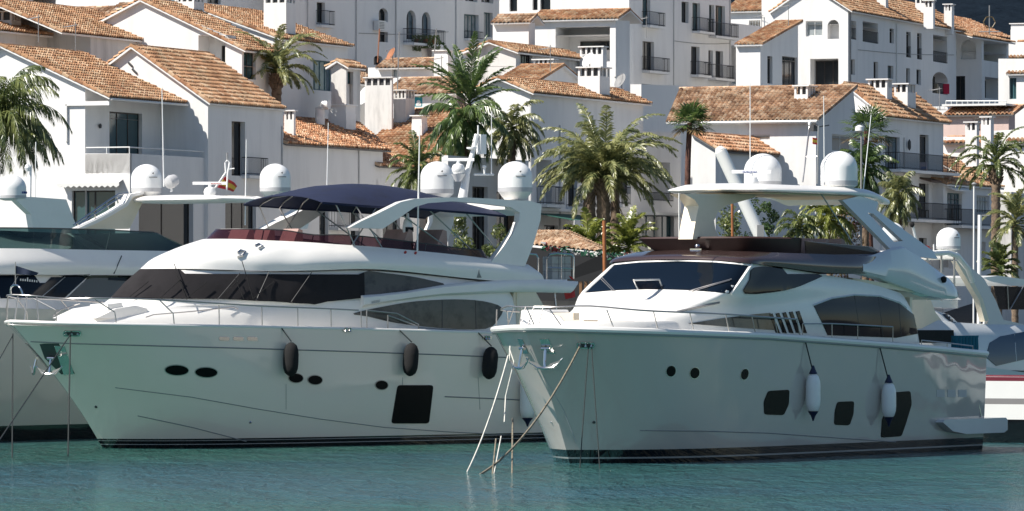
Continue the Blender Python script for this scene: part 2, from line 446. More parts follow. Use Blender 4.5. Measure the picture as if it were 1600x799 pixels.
# ---------------------------------------------------------------- water, quay, hill
def water():
    m = bpy.data.materials.new('harbour_water'); m.use_nodes = True; nt = m.node_tree; b = nt.nodes['Principled BSDF']
    tc = nd(nt, 'ShaderNodeTexCoord')
    n1 = nd(nt, 'ShaderNodeTexNoise'); n1.inputs['Scale'].default_value = 0.05; n1.inputs['Detail'].default_value = 2
    rp = nd(nt, 'ShaderNodeValToRGB'); rp.color_ramp.elements[0].color = (0.034, 0.125, 0.105, 1); rp.color_ramp.elements[1].color = (0.034, 0.112, 0.134, 1)
    rp.color_ramp.elements[0].position = 0.4; rp.color_ramp.elements[1].position = 0.6
    nt.links.new(tc.outputs['Object'], n1.inputs[0]); nt.links.new(n1.outputs[0], rp.inputs[0]); nt.links.new(rp.outputs[0], b.inputs['Base Color'])
    b.inputs['Roughness'].default_value = 0.05; b.inputs['IOR'].default_value = 1.33
    prev = None
    for sc, dist, my in ((0.35, 0.35, 0.45), (1.3, 0.30, 0.28), (4.0, 0.16, 0.30), (9.0, 0.12, 0.5)):
        mp = nd(nt, 'ShaderNodeMapping'); mp.inputs['Scale'].default_value = (1, my, 1); mp.inputs['Rotation'].default_value = (0, 0, 0.12*sc % 0.5)
        nz = nd(nt, 'ShaderNodeTexNoise'); nz.inputs['Scale'].default_value = sc; nz.inputs['Detail'].default_value = 2.5; nz.inputs['Distortion'].default_value = 0.4
        bp = nd(nt, 'ShaderNodeBump'); bp.inputs['Distance'].default_value = dist; bp.inputs['Strength'].default_value = 1
        nt.links.new(tc.outputs['Object'], mp.inputs[0]); nt.links.new(mp.outputs[0], nz.inputs[0]); nt.links.new(nz.outputs[0], bp.inputs['Height'])
        if prev: nt.links.new(prev.outputs[0], bp.inputs['Normal'])
        prev = bp
    nt.links.new(prev.outputs[0], b.inputs['Normal'])
    w = MB(); w.add([(-1500, -1500, 0), (1500, -1500, 0), (1500, 212, 0), (-1500, 212, 0)], [(0, 1, 2, 3)], m)
    # the stretch in front of the boats carries real wavelets
    o = w.build('water', smooth=0); tag(o, kind='structure')
    return m
WATER = water()
CONC = mat('quay_concrete', (0.16, 0.155, 0.15), 0.85, var=0.3, vscale=0.6)
PAVE = mat('street_paving', (0.055, 0.055, 0.055), 0.85, var=0.25, vscale=0.8)
q = MB(); q.box((-400, 210, -3), (400, 226, 1.35), CONC)
tag(q.build('quay', smooth=0), kind='structure')
g = MB(); vs = []; fs = []
ys = [226, 262, 300, 340, 380, 440, 600, 900, 1400]
zsY = [1.36, 1.4, 3, 7, 11, 16, 26, 40, 60]
xs = [-700, -200, -60, 0, 60, 200, 700]
for y, z in zip(ys, zsY):
    for x in xs: vs.append((x, y, z))
for i in range(len(ys)-1):
    for j in range(len(xs)-1): a = i*len(xs)+j; fs.append((a, a+1, a+len(xs)+1, a+len(xs)))
g.add(vs, fs, PAVE); tag(g.build('ground', smooth=0), kind='structure')
HILLM = mat('wooded_hillside', (0.008, 0.014, 0.022), 0.95, spec=0.05, col2=(0.003, 0.006, 0.011), vscale=0.02, bump=6, bscale=0.05)
h = MB(); vs = []; fs = []; NX = 120; NY = 14
for j in range(NY):
    for i in range(NX):
        x = -1200+i*2400/(NX-1); y = 1500+j*90
        z = 50+ j*26 + 40*noise.noise(Vector((x*0.004, j*0.3, 0)))+8*noise.noise(Vector((x*0.03, j*0.9, 3)))
        vs.append((x, y, z))
for j in range(NY-1):
    for i in range(NX-1): a = j*NX+i; fs.append((a, a+1, a+NX+1, a+NX))
h.add(vs, fs, HILLM); tag(h.build('hill', smooth=60), kind='structure')

# ---------------------------------------------------------------- right-hand yacht
R = Boat('motor_yacht', 'large white flybridge motor yacht with brown roof band and hardtop, bow in front at right', 'yacht', 1.63, 149.4, 54.5)
HULLR = hull_mat('hull_shade_toned_right', [(0.12, (0.35, 0.35, 0.34)), (0.165, (0.006, 0.007, 0.009)), (0.37, (0.50, 0.46, 0.42))], (0.50, 0.46, 0.42))  # topside grey stands in for shade on a white hull; stripes are paint
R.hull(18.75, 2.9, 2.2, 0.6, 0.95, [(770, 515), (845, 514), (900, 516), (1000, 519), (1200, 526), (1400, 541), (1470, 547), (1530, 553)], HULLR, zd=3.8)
TR = R.bvh([R.hullo])
# cap rail
c = MB(); tp_ = [(s, -t, z) for s, t, z in R.top[::2]+[R.top[-1]]]
tp_ = tp_[::-1]+[(s, -t, z) for s, t, z in tp_[1:]]
c.tube([(s, t, z+0.03) for s, t, z in tp_], 0.085, GEL, n=8); c.build('cap_rail', R.root)
c = MB(); c.tube([(s, t*1.005, z-0.07) for s, t, z in tp_], 0.035, RAILM, n=6); c.build('rub_rail', R.root)
# hull side: port lights, windows, fairleads, vents
for cx, cy, rx, ry in ((1048, 580, 7, 8.5), (1085, 583, 7, 8.5), (1163, 585, 5.5, 8.5)):
    f = R.decal('porthole', TR, ell(cx, cy, rx+1, ry+1, 0.25), CHROME, off=0.004, thick=0.012, step=4)
    R.decal('pane', TR, ell(cx, cy, rx, ry, 0.25), BLACKG, off=0.012, thick=0.012, step=4, parent=f)
for poly in ([(1200, 611), (1233, 609), (1232, 632), (1224, 649), (1194, 648), (1193, 628)],
             [(1308, 628), (1334, 627), (1333, 647), (1327, 665), (1303, 664), (1304, 643)],
             [(1389, 614), (1422, 611), (1424, 632), (1415, 662), (1408, 682), (1376, 684), (1378, 655), (1386, 640)]):
    f = R.decal('hull_window', TR, rounded(poly, 4), BLACKG, off=0.006, thick=0.012, step=6)
for k in range(3):
    x = 1463+k*17; R.decal('vent', TR, [(x, 609), (x+13, 609.5), (x+13, 621), (x, 620.5)], LGREY, off=0.0, thick=0.01, step=5)
def fairlead(b, tree, cx, cy, w, h, rollers=3):
    f = b.decal('fairlead', tree, rounded([(cx-w, cy-h), (cx+w, cy-h), (cx+w, cy+h), (cx-w, cy+h)], h), CHROME, off=0.01, thick=0.03, step=3)
    b.decal('opening', tree, rounded([(cx-w+2, cy-h+2), (cx+w-2, cy-h+2), (cx+w-2, cy+h-2), (cx-w+2, cy+h-2)], h), DGREY, off=0.02, thick=0.03, step=3, parent=f)
    for k in range(rollers):
        p, n = b.hit(tree, cx-w+5+k*(2*w-10)/max(1, rollers-1), cy); m = MB()
        m.lathe([(0.03, -0.07), (0.055, -0.05), (0.03, 0), (0.055, 0.05), (0.03, 0.07)], CHROME, (p.x+n.x*.05, p.y+n.y*.05, p.z), 8); m.build('roller', f)
    return b.hit(tree, cx, cy)[0]
fairlead(R, TR, 915, 539, 14, 5)
m = MB(); R.line(TR, [(1000, 673), (1100, 674), (1200, 677), (1300, 684), (1400, 691)], MGREY, mb=m, r=0.014)
R.line(TR, [(828, 545), (850, 590), (880, 640), (900, 690)], LGREY, mb=m, r=0.01)
m.build('spray_rail', R.root)
m = MB(); p, n = R.hit(TR, 862, 660); m.lathe([(0.03, -0.03), (0.04, 0), (0.02, 0.03)], CHROME, p, 8); p, n = R.hit(TR, 928, 660); m.lathe([(0.03, -0.04), (0.05, 0), (0.02, 0.04)], DGREY, p, 8)
m.build('skin_fitting', R.root)
# anchors in their stainless pockets, one on each bow
def anchor(b, tree, poly, cx, cy, sc=1.0, lean=0.0, dark=False):
    pk = b.decal('anchor_pocket', tree, poly, CHROME, off=0.006, thick=0.012, step=5); pk2 = twin(pk)
    p, n = b.hit(tree, cx, cy); n = Vector((n.x, n.y, 0)).normalized(); t = Vector((-n.y, n.x, 0))
    if t.x < 0: t = -t
    m = MB(); st = CHROME
    o = p+n*0.10
    m.tube([o+Vector((0,0,0.25*sc))+n*-0.08, o, o+Vector((0,0,-0.55*sc))+n*0.10], 0.045*sc, st, 8)
    base = o+Vector((0,0,-0.58*sc))+n*0.10
    for sg in (-1, 1):
        m.tube([base, base+t*sg*0.22*sc+Vector((0,0,0.02)), base+t*sg*0.42*sc+Vector((0,0,0.16*sc)), base+t*sg*0.55*sc+Vector((0,0,0.30*sc))], 0.055*sc, st, 6, r2=0.025*sc)
        m.prism([base+Vector((0,0,-0.03)), base+t*sg*0.3*sc+Vector((0,0,0.0)), base+t*sg*0.5*sc+Vector((0,0,0.25*sc)), base+t*sg*0.18*sc+Vector((0,0,0.14*sc))], n*0.03, RAILM)
    m.tube([o-t*0.12, o+t*0.12], 0.05, st, 8)
    a_ = m.build('anchor', pk); a2 = twin(a_); a2.parent = pk2
anchor(R, TR, [(843, 530), (857, 529), (868, 553), (851, 552)], 853, 545, 0.95)
# raised foredeck coaming with a seating well, coachroof and cabin sides
well = MB()
ring = crv([(2.6, 1.95, 0), (1.2, 1.95, 0), (-0.1, 1.55, 0), (-0.95, 0.8, 0), (-1.15, 0, 0), (-0.95, -0.8, 0), (-0.1, -1.55, 0), (1.2, -1.95, 0), (2.6, -1.95, 0)], 6)
hz = lambda s, t: (4.02 if t > 0.5 else 4.02+min(0.32, 0.30*max(0, (0.9-t))))
vs = []; n = len(ring)
for p in ring:
    c = Vector((1.6, 0, 0)); d = (p-c).normalized(); z = hz(p.x, p.y)
    for rr, zz in ((0.10, 3.72), (0.07, z-0.08), (0.0, z), (-0.14, z-0.01), (-0.2, z-0.08), (-0.26, 3.80)):
        w = p+d*rr; vs.append((w.x, -w.y, zz))
fs = [(i*6+j, i*6+j+1, (i+1)*6+j+1, (i+1)*6+j) for i in range(n-1) for j in range(5)]
well.add(vs, fs, GEL); well.build('foredeck_coaming', R.root, smooth=50)
w = MB()
for (s0, s1, t0, t1, z0, z1, mm) in ((0.0, 1.0, -1.5, 0.9, 3.8, 4.0, TAN), (1.05, 1.35, -1.3, -0.6, 3.8, 4.25, CREAM), (1.0, 1.5, 0.3, 1.2, 3.8, 4.02, TAN), (0.2, 0.9, -0.1, 0.35, 4.0, 4.05, CREAM)):
    w.box((s0, -t1, z0), (s1, -t0, z1), mm)
w.build('bow_seating', R.root, smooth=0)
body = R.loft('superstructure', [
    [(1.75, 0, 3.75), (1.8, 1.1, 3.75), (2.2, 1.9, 3.75), (4.0, 2.35, 3.7), (9.0, 2.5, 3.45), (12, 2.52, 3.3), (14.9, 2.5, 3.2), (15.0, 2.0, 3.2), (15.0, 0, 3.2)],
    [(1.85, 0, 4.22), (1.9, 1.2, 4.2), (2.3, 1.85, 4.12), (4.1, 2.32, 4.12), (9.0, 2.5, 4.2), (12, 2.5, 4.2), (14.6, 2.48, 4.1), (14.7, 2.0, 4.1), (14.8, 0, 4.1)],
    [(2.3, 0, 4.42), (2.4, 1.1, 4.38), (2.9, 1.9, 4.35), (4.5, 2.35, 4.48), (9.0, 2.45, 4.62), (12, 2.45, 4.6), (14.3, 2.45, 4.5), (14.4, 2.0, 4.5), (14.5, 0, 4.5)],
    [(4.0, 0, 4.93), (4.0, 1.4, 4.9), (4.1, 2.42, 4.86), (5.2, 2.52, 4.82), (9.2, 2.45, 5.0), (12, 2.42, 4.9), (14.2, 2.42, 4.65), (14.3, 2.0, 4.65), (14.4, 0, 4.65)],
    [(5.3, 0, 5.80), (5.3, 1.2, 5.78), (5.5, 2.28, 5.70), (6.8, 2.38, 5.60), (9.6, 2.35, 5.38), (12, 2.35, 5.15), (14.0, 2.35, 4.85), (14.1, 2.0, 4.85), (14.2, 0, 4.85)]], GEL, nu=6, nv=4)
TB = R.bvh([body]); TBH = R.bvh([body, R.hullo])
ws = R.decal('windscreen', TB, [(913, 458), (938, 436), (960, 415), (1000, 411), (1060, 409), (1120, 411), (1170, 416), (1156, 438), (1139, 459), (1080, 454), (1020, 452), (960, 454)], NAVYG, off=0.004, thick=0.012, step=8)
fr = MB(); R.line(TB, [(912, 459), (938, 435), (960, 414), (1000, 410), (1060, 408), (1120, 410), (1172, 415)], GEL, mb=fr, r=0.035, off=0.02, mirror=False)
R.line(TB, [(1174, 414), (1158, 438), (1142, 460)], GEL, mb=fr, r=0.055, off=0.02, mirror=False); fr.build('windscreen_frame', ws)
for a, c in (((961, 455), (941, 434)), ((958, 455), (939, 436)), ((1076, 455), (1143, 436)), ((1081, 456), (1140, 438))): R.line(TB, [a, c], RAILM, r=0.014, off=0.09, mirror=False).build('wiper', ws)
R.decal('side_window', TB, smoothpoly([(1178, 418), (1230, 420), (1285, 428), (1262, 442), (1225, 454), (1163, 459), (1170, 438)], 3), DARKG, off=0.03, thick=0.012, step=8)
sw = R.decal('saloon_window', TBH, [(1271, 478), (1300, 467), (1335, 462), (1375, 464), (1405, 475), (1427, 492), (1431, 510), (1433, 522), (1400, 528), (1293, 524), (1282, 500)], NAVYG, off=0.006, thick=0.014, step=9)
mu = MB()
for a, c in (((1335, 462), (1344, 526)), ((1372, 464), (1380, 527)), ((1404, 474), (1408, 527))): R.line(TBH, [a, c], DGREY, mb=mu, r=0.013, off=0.03)
mu.build('mullion', sw)
fr = MB(); R.line(TBH, [(1271, 477), (1300, 466), (1335, 461), (1375, 463), (1405, 473), (1427, 490)], GELG, mb=fr, r=0.03, off=0.02); fr.build('window_frame', sw)
R.decal('wedge_window', TBH, [(1075, 506), (1125, 498), (1180, 491), (1203, 489), (1210, 516), (1150, 512)], SIDEG, off=0.006, thick=0.014, step=8)
for k in range(5):
    x = 1201+k*10.5; R.decal('louvre', TBH, [(x, 491-k*1.0), (x+5, 490-k*1.0), (x+17, 521), (x+11, 520)], DARKG, off=0.012, thick=0.016, step=5)
h = MB()
R.line(TB, [(1058, 487), (1124, 473)], MGREY, mb=h, r=0.03, off=0.03); R.line(TB, [(1062, 486), (1121, 474)], RAILM, mb=h, r=0.018, off=0.07)
h.build('deck_handhold', R.root)
# open hatch in front of the windscreen
h = MB(); A = R.at(996, 452, 0.5); Bp = R.at(1035, 453, -0.0)
P1, P2, P3, P4 = (R.at(x, y, 0.35) for x, y in ((996, 452), (990, 438), (1030, 437), (1036, 453)))
h.prism([P1, P2, P3, P4], Vector((0.04, 0, 0)), SMOKE); h.tube([P1, P2, P3, P4], 0.03, GEL, 6); h.build('deck_hatch', R.root)
# brown flybridge front and the white-grey side wings
bf = R.loft('flybridge_front', [
    [(5.15, 0, 5.80), (5.2, 1.3, 5.78), (5.4, 2.35, 5.70), (6.9, 2.5, 5.60), (9.6, 2.5, 5.42), (12.0, 2.52, 5.40), (12.05, 2.0, 5.4), (12.1, 0, 5.4)],
    [(5.3, 0, 5.92), (5.35, 1.3, 5.90), (5.6, 2.3, 5.84), (7.0, 2.5, 5.78), (9.6, 2.52, 5.68), (12.0, 2.54, 5.62), (12.05, 2.0, 5.6), (12.1, 0, 5.6)],
    [(6.0, 0, 6.08), (6.05, 1.2, 6.06), (6.3, 2.05, 6.03), (7.4, 2.28, 6.0), (9.9, 2.38, 5.97), (12.5, 2.46, 5.92), (12.55, 2.0, 5.9), (12.6, 0, 5.9)]], BROWN, nu=6, nv=4)
def wingsec(s):
    zt = tab([(11.6, 5.9), (12.4, 5.95), (13.4, 6.15), (14.2, 6.25), (15.0, 6.02), (16.0, 5.66), (17.0, 5.3), (17.6, 4.95), (17.8, 4.72)], s)
    zb = tab([(11.6, 5.42), (12.5, 5.30), (14.0, 5.02), (15.5, 4.75), (16.6, 4.66), (17.8, 4.62)], s)
    w = 2.56-0.10*max(0, s-14)/4-0.35*max(0, s-17.2)
    mid = (zt+zb)/2
    return [(w-0.35, zb-0.02), (w-0.05, zb), (w+0.03, zb+0.12*(zt-zb)), (w+0.02, mid), (w-0.12, zt-0.05), (w-0.2, zt), (w-0.3, zt-0.03), (w-0.34, mid)]
SS = [11.6+6.2*i/30 for i in range(31)]
if True:
    wing = MB(); sg = 1
    vs = [(s, -sg*t, z) for s in SS for (t, z) in wingsec(s)]
    fs = [(i*8+j, i*8+(j+1) % 8, (i+1)*8+(j+1) % 8, (i+1)*8+j) for i in range(30) for j in range(8)] + [tuple(range(8)), tuple(240+j for j in range(7, -1, -1))]
    wing.add(vs, fs if sg > 0 else [f[::-1] for f in fs], GELG)
wg = wing.build('flybridge_wing', R.root, smooth=40); twin(wg)
R.loft('aft_overhang', [[(11.8, 0, 5.1), (11.8, 1.6, 5.1), (12.2, 2.3, 5.05), (17.3, 2.3, 4.66), (17.6, 1.8, 4.64), (17.7, 0, 4.64)], [(11.8, 0, 5.3), (11.8, 1.6, 5.3), (12.2, 2.3, 5.22), (17.3, 2.3, 4.8), (17.6, 1.8, 4.78), (17.7, 0, 4.78)]], CREAM, nv=1, bot=True)
m = MB(); p = R.at(1471, 437, 2.45); m.lathe([(0.05, -0.1), (0.09, -0.04), (0.09, 0.06), (0.03, 0.1)], BLACK, (p.x, p.y-0.08, p.z), 12); m.build('side_speaker', wg)
# flybridge console cover
R.loft('windbreak_cover', [[(6.45, 0, 6.02), (6.55, 1.1, 6.02), (6.9, 1.65, 6.02), (8.9, 1.9, 5.98), (9.1, 1.9, 5.98), (9.2, 1.3, 5.98), (9.2, 0, 5.98)],
    [(6.15, 0, 6.42), (6.2, 1.3, 6.42), (6.4, 1.95, 6.42), (8.8, 2.0, 6.42), (9.0, 2.0, 6.42), (9.1, 1.4, 6.42), (9.1, 0, 6.42)],
    [(6.2, 0, 6.47), (6.25, 1.25, 6.47), (6.5, 1.87, 6.47), (8.8, 1.93, 6.46), (9.0, 1.93, 6.46), (9.05, 1.4, 6.46), (9.05, 0, 6.46)]], BROWNC, nv=2, lin=True, nu=5)
m = MB()
for dt in (-0.12, 0.12):
    p = R.at(1096, 385, 0.3+dt); m.lathe([(0.07, -0.05), (0.09, 0), (0.07, 0.05), (0.02, 0.07)], CHROME, (p.x-0.2, p.y, p.z), 10, None)
m.box((6.0, -0.5, 6.05), (6.35, -0.1, 6.12), CHROME); m.build('horn', R.root)
# seats and side glass on the flybridge
for s0 in (9.6, 10.5, 11.4):
    for t0 in (1.3, -1.7):
        sg_ = MB(); sg_.prism([(s0, -t0-0.5, 5.9), (s0+0.45, -t0-0.5, 5.9), (s0+0.42, -t0-0.5, 6.38), (s0+0.30, -t0-0.5, 6.45), (s0+0.1, -t0-0.5, 6.15)], (0, 0.8, 0), mat('rose_beige_vinyl', (0.36, 0.24, 0.21), 0.6, var=0.2, vscale=3))
        sg_.build('flybridge_seat', R.root, smooth=30)
gl = MB(); gl.prism([(9.25, -2.05, 5.95), (12.6, -2.28, 5.92), (13.4, -2.25, 6.0), (12.7, -2.2, 6.22), (9.2, -2.05, 6.36)], (0, 0.02, 0), SMOKE)
gl.prism([(9.25, 2.05, 5.95), (12.6, 2.28, 5.92), (13.4, 2.25, 6.0), (12.7, 2.2, 6.22), (9.2, 2.05, 6.36)], (0, -0.02, 0), SMOKE); gl.build('side_screen', R.root, smooth=0)
# hardtop
ht = R.loft('hardtop', [
    [(8.2, 0, 7.80), (8.3, 0.9, 7.80), (8.8, 1.35, 7.80), (12.9, 1.45, 7.78), (14.0, 1.4, 7.62), (14.2, 1.2, 7.6), (14.2, 0, 7.6)],
    [(7.35, 0, 7.84), (7.5, 1.2, 7.82), (8.1, 1.72, 7.80), (12.8, 1.82, 7.74), (14.2, 1.78, 7.52), (14.4, 1.5, 7.52), (14.4, 0, 7.52)],
    [(7.3, 0, 7.92), (7.45, 1.2, 7.90), (8.0, 1.76, 7.88), (12.8, 1.86, 7.86), (14.25, 1.8, 7.66), (14.45, 1.5, 7.66), (14.45, 0, 7.66)],
    [(7.8, 0, 8.06), (7.95, 1.1, 8.04), (8.5, 1.5, 8.02), (12.8, 1.65, 7.98), (14.0, 1.6, 7.80), (14.2, 1.3, 7.80), (14.2, 0, 7.80)]], GEL, nu=6, nv=3, bot=True)
u = MB(); u.prism([(8.3, -1.2, 7.785), (8.9, -1.42, 7.785), (12.9, -1.5, 7.765), (13.4, -1.4, 7.70), (13.4, 1.4, 7.70), (12.9, 1.5, 7.765), (8.9, 1.42, 7.785), (8.3, 1.2, 7.785)], (0, 0, -0.035), mat('bounce_toned_headlining', (0.82, 0.68, 0.48), .8)); u.build('headlining', ht, smooth=0)  # beige of the lining stands in for warm light bounced off the deck
lg = MB()
for sg in (1,):
    out = [R.at(x, y, 1.78) for x, y in ((1316, 313), (1345, 306), (1372, 316), (1366, 328), (1440, 392), (1445, 405), (1380, 398))]
    hole = [R.at(x, y, 1.78) for x, y in ((1352, 333), (1360, 334), (1397, 377), (1382, 378))]
    out = [Vector((p.x, -sg*(1.78+0.16*max(0, (7.6-p.z)/1.3)*2.2), p.z)) for p in out]; hole = [Vector((p.x, -sg*(1.78+0.16*max(0, (7.6-p.z)/1.3)*2.2), p.z)) for p in hole]
    tr = tessellate_polygon([out, hole]); al = out+hole; d = Vector((0, sg*0.16, 0)); k = len(al)
    lg.add(al+[p+d for p in al], [tuple(t) for t in tr]+[tuple(i+k for i in t)[::-1] for t in tr] +
        [(i, (i+1) % 7, (i+1) % 7+k, i+k) for i in range(7)] + [(7+i, 7+(i+1) % 4, 7+(i+1) % 4+k, 7+i+k) for i in range(4)], GELG)
lg.build('hardtop_leg', R.root, smooth=25)
pl = R.at; fl = MB()
out = [pl(x, y, 0.25) for x, y in ((1082, 374), (1087, 345), (1092, 322), (1085, 312), (1068, 303), (1186, 304), (1172, 311), (1136, 321), (1122, 331), (1116, 345), (1118, 360), (1125, 374))]
fl.prism(out, (0, 0.5, 0), CREAM); fl.build('hardtop_pylon', R.root, smooth=30)  # cream here carries the same warm deck bounce in its colour
m = MB(); m.tube([pl(1281, 300, 1.6), pl(1335, 384, 2.0)], 0.02, RAILM); m.tube([pl(1061, 302, 0.9), pl(1061, 373, 0.9)], 0.018, GEL); m.build('strut', R.root)
dome(R, (R.at(1192, 285, -1.15).x, 1.15, 8.0), 0.57, 1.05, skirt=0.08, logo=False)
dome(R, (R.at(1311, 292, 1.2).x, -1.2, 7.9), 0.56, 1.2, skirt=0.16, logo=False)
def radar(b, p, L, dirv, txt=None, tm=None, tsize=0.13):
    m = MB(); p = Vector(p); d = Vector(dirv).normalized()
    m.lathe([(0.14, 0), (0.20, 0.06), (0.22, 0.18), (0.17, 0.30), (0.07, 0.34), (0.06, 0.42)], WHITEP, p, 20)
    c = p+Vector((0, 0, 0.42)); nrm = Vector((-d.y, d.x, 0))
    prof = [(-0.06, 0), (-0.05, 0.07), (0, 0.1), (0.05, 0.1), (0.07, 0.05), (0.05, 0)]
    vs = [c+d*sx*L/2+nrm*a+Vector((0, 0, h2)) for sx in (-1, 1) for a, h2 in prof]
    n = len(prof); m.add(vs, [(i, (i+1) % n, n+(i+1) % n, n+i) for i in range(n)]+[tuple(range(n))[::-1], tuple(range(n, 2*n))], WHITEP)
    o = m.build('radar_scanner', b.root, smooth=40)
    if txt:
        q = c - nrm*0.068 - d*0.05*len(txt)*0.9 + Vector((0, 0, 0.0)) if nrm.dot(Vector((0, 1, 0))) > 0 else c
        text_mesh(txt, 'lettering', o, tm, facing(q+Vector((0, 0, 0.008)), d), tsize)
    return o
viewx = Vector((cos(radians(54.5)), -sin(radians(54.5)), 0))      # across the line of sight, in the boat's frame
p = R.at(1174, 284, -0.3); radar(R, (p.x, p.y, 7.98), 1.16, viewx, 'FURUNO', BLUEI, 0.105)
m = MB(); a0 = R.at(1254, 285, 0.5); a1 = R.at(1265, 197, 0.5); b0 = R.at(1277, 287, 0.9); b1 = R.at(1279, 197, 0.9)
m.tube([a0, a0.lerp(a1, .9), a1, b1, b0], 0.03, RAILM); m.tube([a0.lerp(a1, .45), b0.lerp(b1, .47)], 0.02, RAILM)
m.box(tuple(a1.lerp(b1, .5)-Vector((.12, .06, .16))), tuple(a1.lerp(b1, .5)+Vector((.12, .06, .04))), DGREY)
m.tube([b1+Vector((0, 0, -.03)), R.at(1295, 196, 0.9)], 0.02, DGREY); m.lathe([(0.04, 0), (0.05, .08), (0.02, .12)], WHITEP, a1+Vector((0, 0, .02)), 8)
ms = m.build('light_mast', R.root)
def flag(b, name, pts, bands, parent=None, th=0.012, vert=False):
    """cloth quad split in bands with a soft wave; pts = four local corners (hoist top, fly top, fly bottom, hoist bottom)"""
    A, B_, C_, D_ = [Vector(p) for p in pts]; m = MB(); n = 10; nrm = (B_-A).cross(D_-A).normalized()
    f0 = 0
    for frac, mt in bands:
        f1 = f0+frac; vs = []
        for i in range(n+1):
            u = i/n; w = nrm*0.06*(B_-A).length*sin(u*7+0.5)*min(1, u*3)
            for f in (f0, f1): vs.append(A.lerp(D_, f).lerp(B_.lerp(C_, f), u)+w)
        k = len(vs); vs2 = [v+nrm*th for v in vs]
        fs = [(2*i, 2*i+1, 2*i+3, 2*i+2) for i in range(n)]; fs += [tuple(j+k for j in f)[::-1] for f in fs]
        fs += [(0, k, k+1, 1), (2*n, 2*n+1, k+2*n+1, k+2*n)]+[(2*i, 2*i+2, k+2*i+2, k+2*i) for i in range(n)]+[(2*i+1, k+2*i+1, k+2*i+3, 2*i+3) for i in range(n)]
        m.add(vs+vs2, fs, mt); f0 = f1
    return m.build(name, parent or b.root, smooth=60)
flag(R, 'flag', [R.at(1270, 215, .7), R.at(1279, 217, .7), R.at(1279, 227, .7), R.at(1270, 225, .7)], [(.27, REDC), (.46, YELC), (.27, REDC)], ms)
m = MB()
for x0, y0, x1, y1, t in ((1288, 285, 1287, 150, 1.3), (1349, 296, 1361, 180, 1.9), (1172, 270, 1172, 130, -1.2)):
    m = MB(); m.tube([R.at(x0, y0, t), R.at(x1, y1, t)], 0.018, WHITEP, 5, r2=0.012); m.build('whip_antenna', R.root)
# bow rail with stanchions
rp = [(772, 486), (800, 482), (850, 481), (900, 482), (1000, 485), (1060, 488), (1130, 491), (1200, 496), (1245, 499)]
rail = MB(); near = [R.edge_at(x, y, 0.12) for x, y in rp[2:]]
tip = [Vector((-1.75, 0, 4.42)), Vector((-1.6, -0.7, 4.42)), Vector((-1.0, -1.4, 4.45))]
pathn = [tip[0], tip[1], tip[2]]+[p for p in near if p.x > -0.6]
for sg in (1, -1): rail.tube(crv([(p.x, p.y*sg, p.z) for p in pathn], 3), 0.026, RAILM, 6)
for (xb, yb, xt, yt) in ((829, 508, 823, 481), (868, 508, 858, 482), (957, 510, 948, 484), (1028, 513, 1021, 487), (1084, 515, 1078, 490), (1134, 517, 1134, 492), (1175, 519, 1175, 495), (1210, 521, 1210, 497), (1245, 523, 1245, 499)):
    tp = R.edge_at(xt, yt, 0.12); bt = R.edge(min(tp.x+0.18, 17), 0.1, 0.0)
    for sg in (1, -1): rail.tube([(bt.x, bt.y*sg, bt.z), (tp.x, tp.y*sg, tp.z)], 0.018, RAILM, 6)
far = [(768, 487), (775, 511)]
rail.tube([(-1.75, 0, 4.42), (-2.1, 0, 3.8)], 0.018, RAILM)
for tt in (0.3, -0.3): rail.tube([(-1.72, tt, 4.42), (-2.0, tt, 3.8)], 0.018, RAILM)
rail.build('bow_rail', R.root)
rail = MB()
for pts in ([(1254, 506), (1300, 506), (1340, 508), (1395, 511)], [(1440, 532), (1480, 536), (1520, 541)]):
    q = [R.edge_at(x, y, 0.1) for x, y in pts]
    for sg in (1, -1):
        rail.tube([(p.x, p.y*sg, p.z) for p in q], 0.022, RAILM)
        for p in q: rail.tube([(p.x, p.y*sg, p.z), (p.x, p.y*sg, R.zs(p.x))], 0.016, RAILM)
rail.build('side_rail', R.root)
# cockpit bulkhead, aft bulwark furniture and swim platform
m = MB(); m.box((14.9, -2.2, 2.9), (15.05, 2.2, 4.7), CREAM); m.box((15.04, -1.2, 2.3), (15.07, 1.3, 4.5), DARKG); m.build('cockpit_bulkhead', R.root, smooth=0)
pf = MB(); vs = []
prof = [(15.6, 0.9), (15.7, 0.98), (19.4, 0.98), (19.5, 0.9), (19.5, 0.6), (19.3, 0.52), (17.0, 0.52), (16.2, 0.62)]
pf.prism([(s, -2.95, z) for s, z in prof], (0, 5.9, 0), GELG); pf.build('swim_platform', R.root, smooth=30)
m = MB(); m.box((17.9, -2.3, 1.0), (18.15, 2.3, 2.9), GEL); m.tube([(18.1, -2.5, 2.3), (18.5, -2.6, 1.0)], 0.025, CHROME); m.tube([(18.1, -2.3, 2.3), (18.6, -2.4, 1.0)], 0.025, CHROME); m.build('transom_door', R.root, smooth=30)
m = MB(); 
for k in range(7): a = R.at(1492+k*5.2, 524, 2.1); m.lathe([(0.10, 0), (0.12, 0.1), (0.11, 0.42), (0.13, 0.5)], mat('turquoise_towel', (0.01, 0.12, 0.18), 0.9, var=0.3), (a.x, a.y, 3.02), 8)
m.build('folded_awning', R.root)

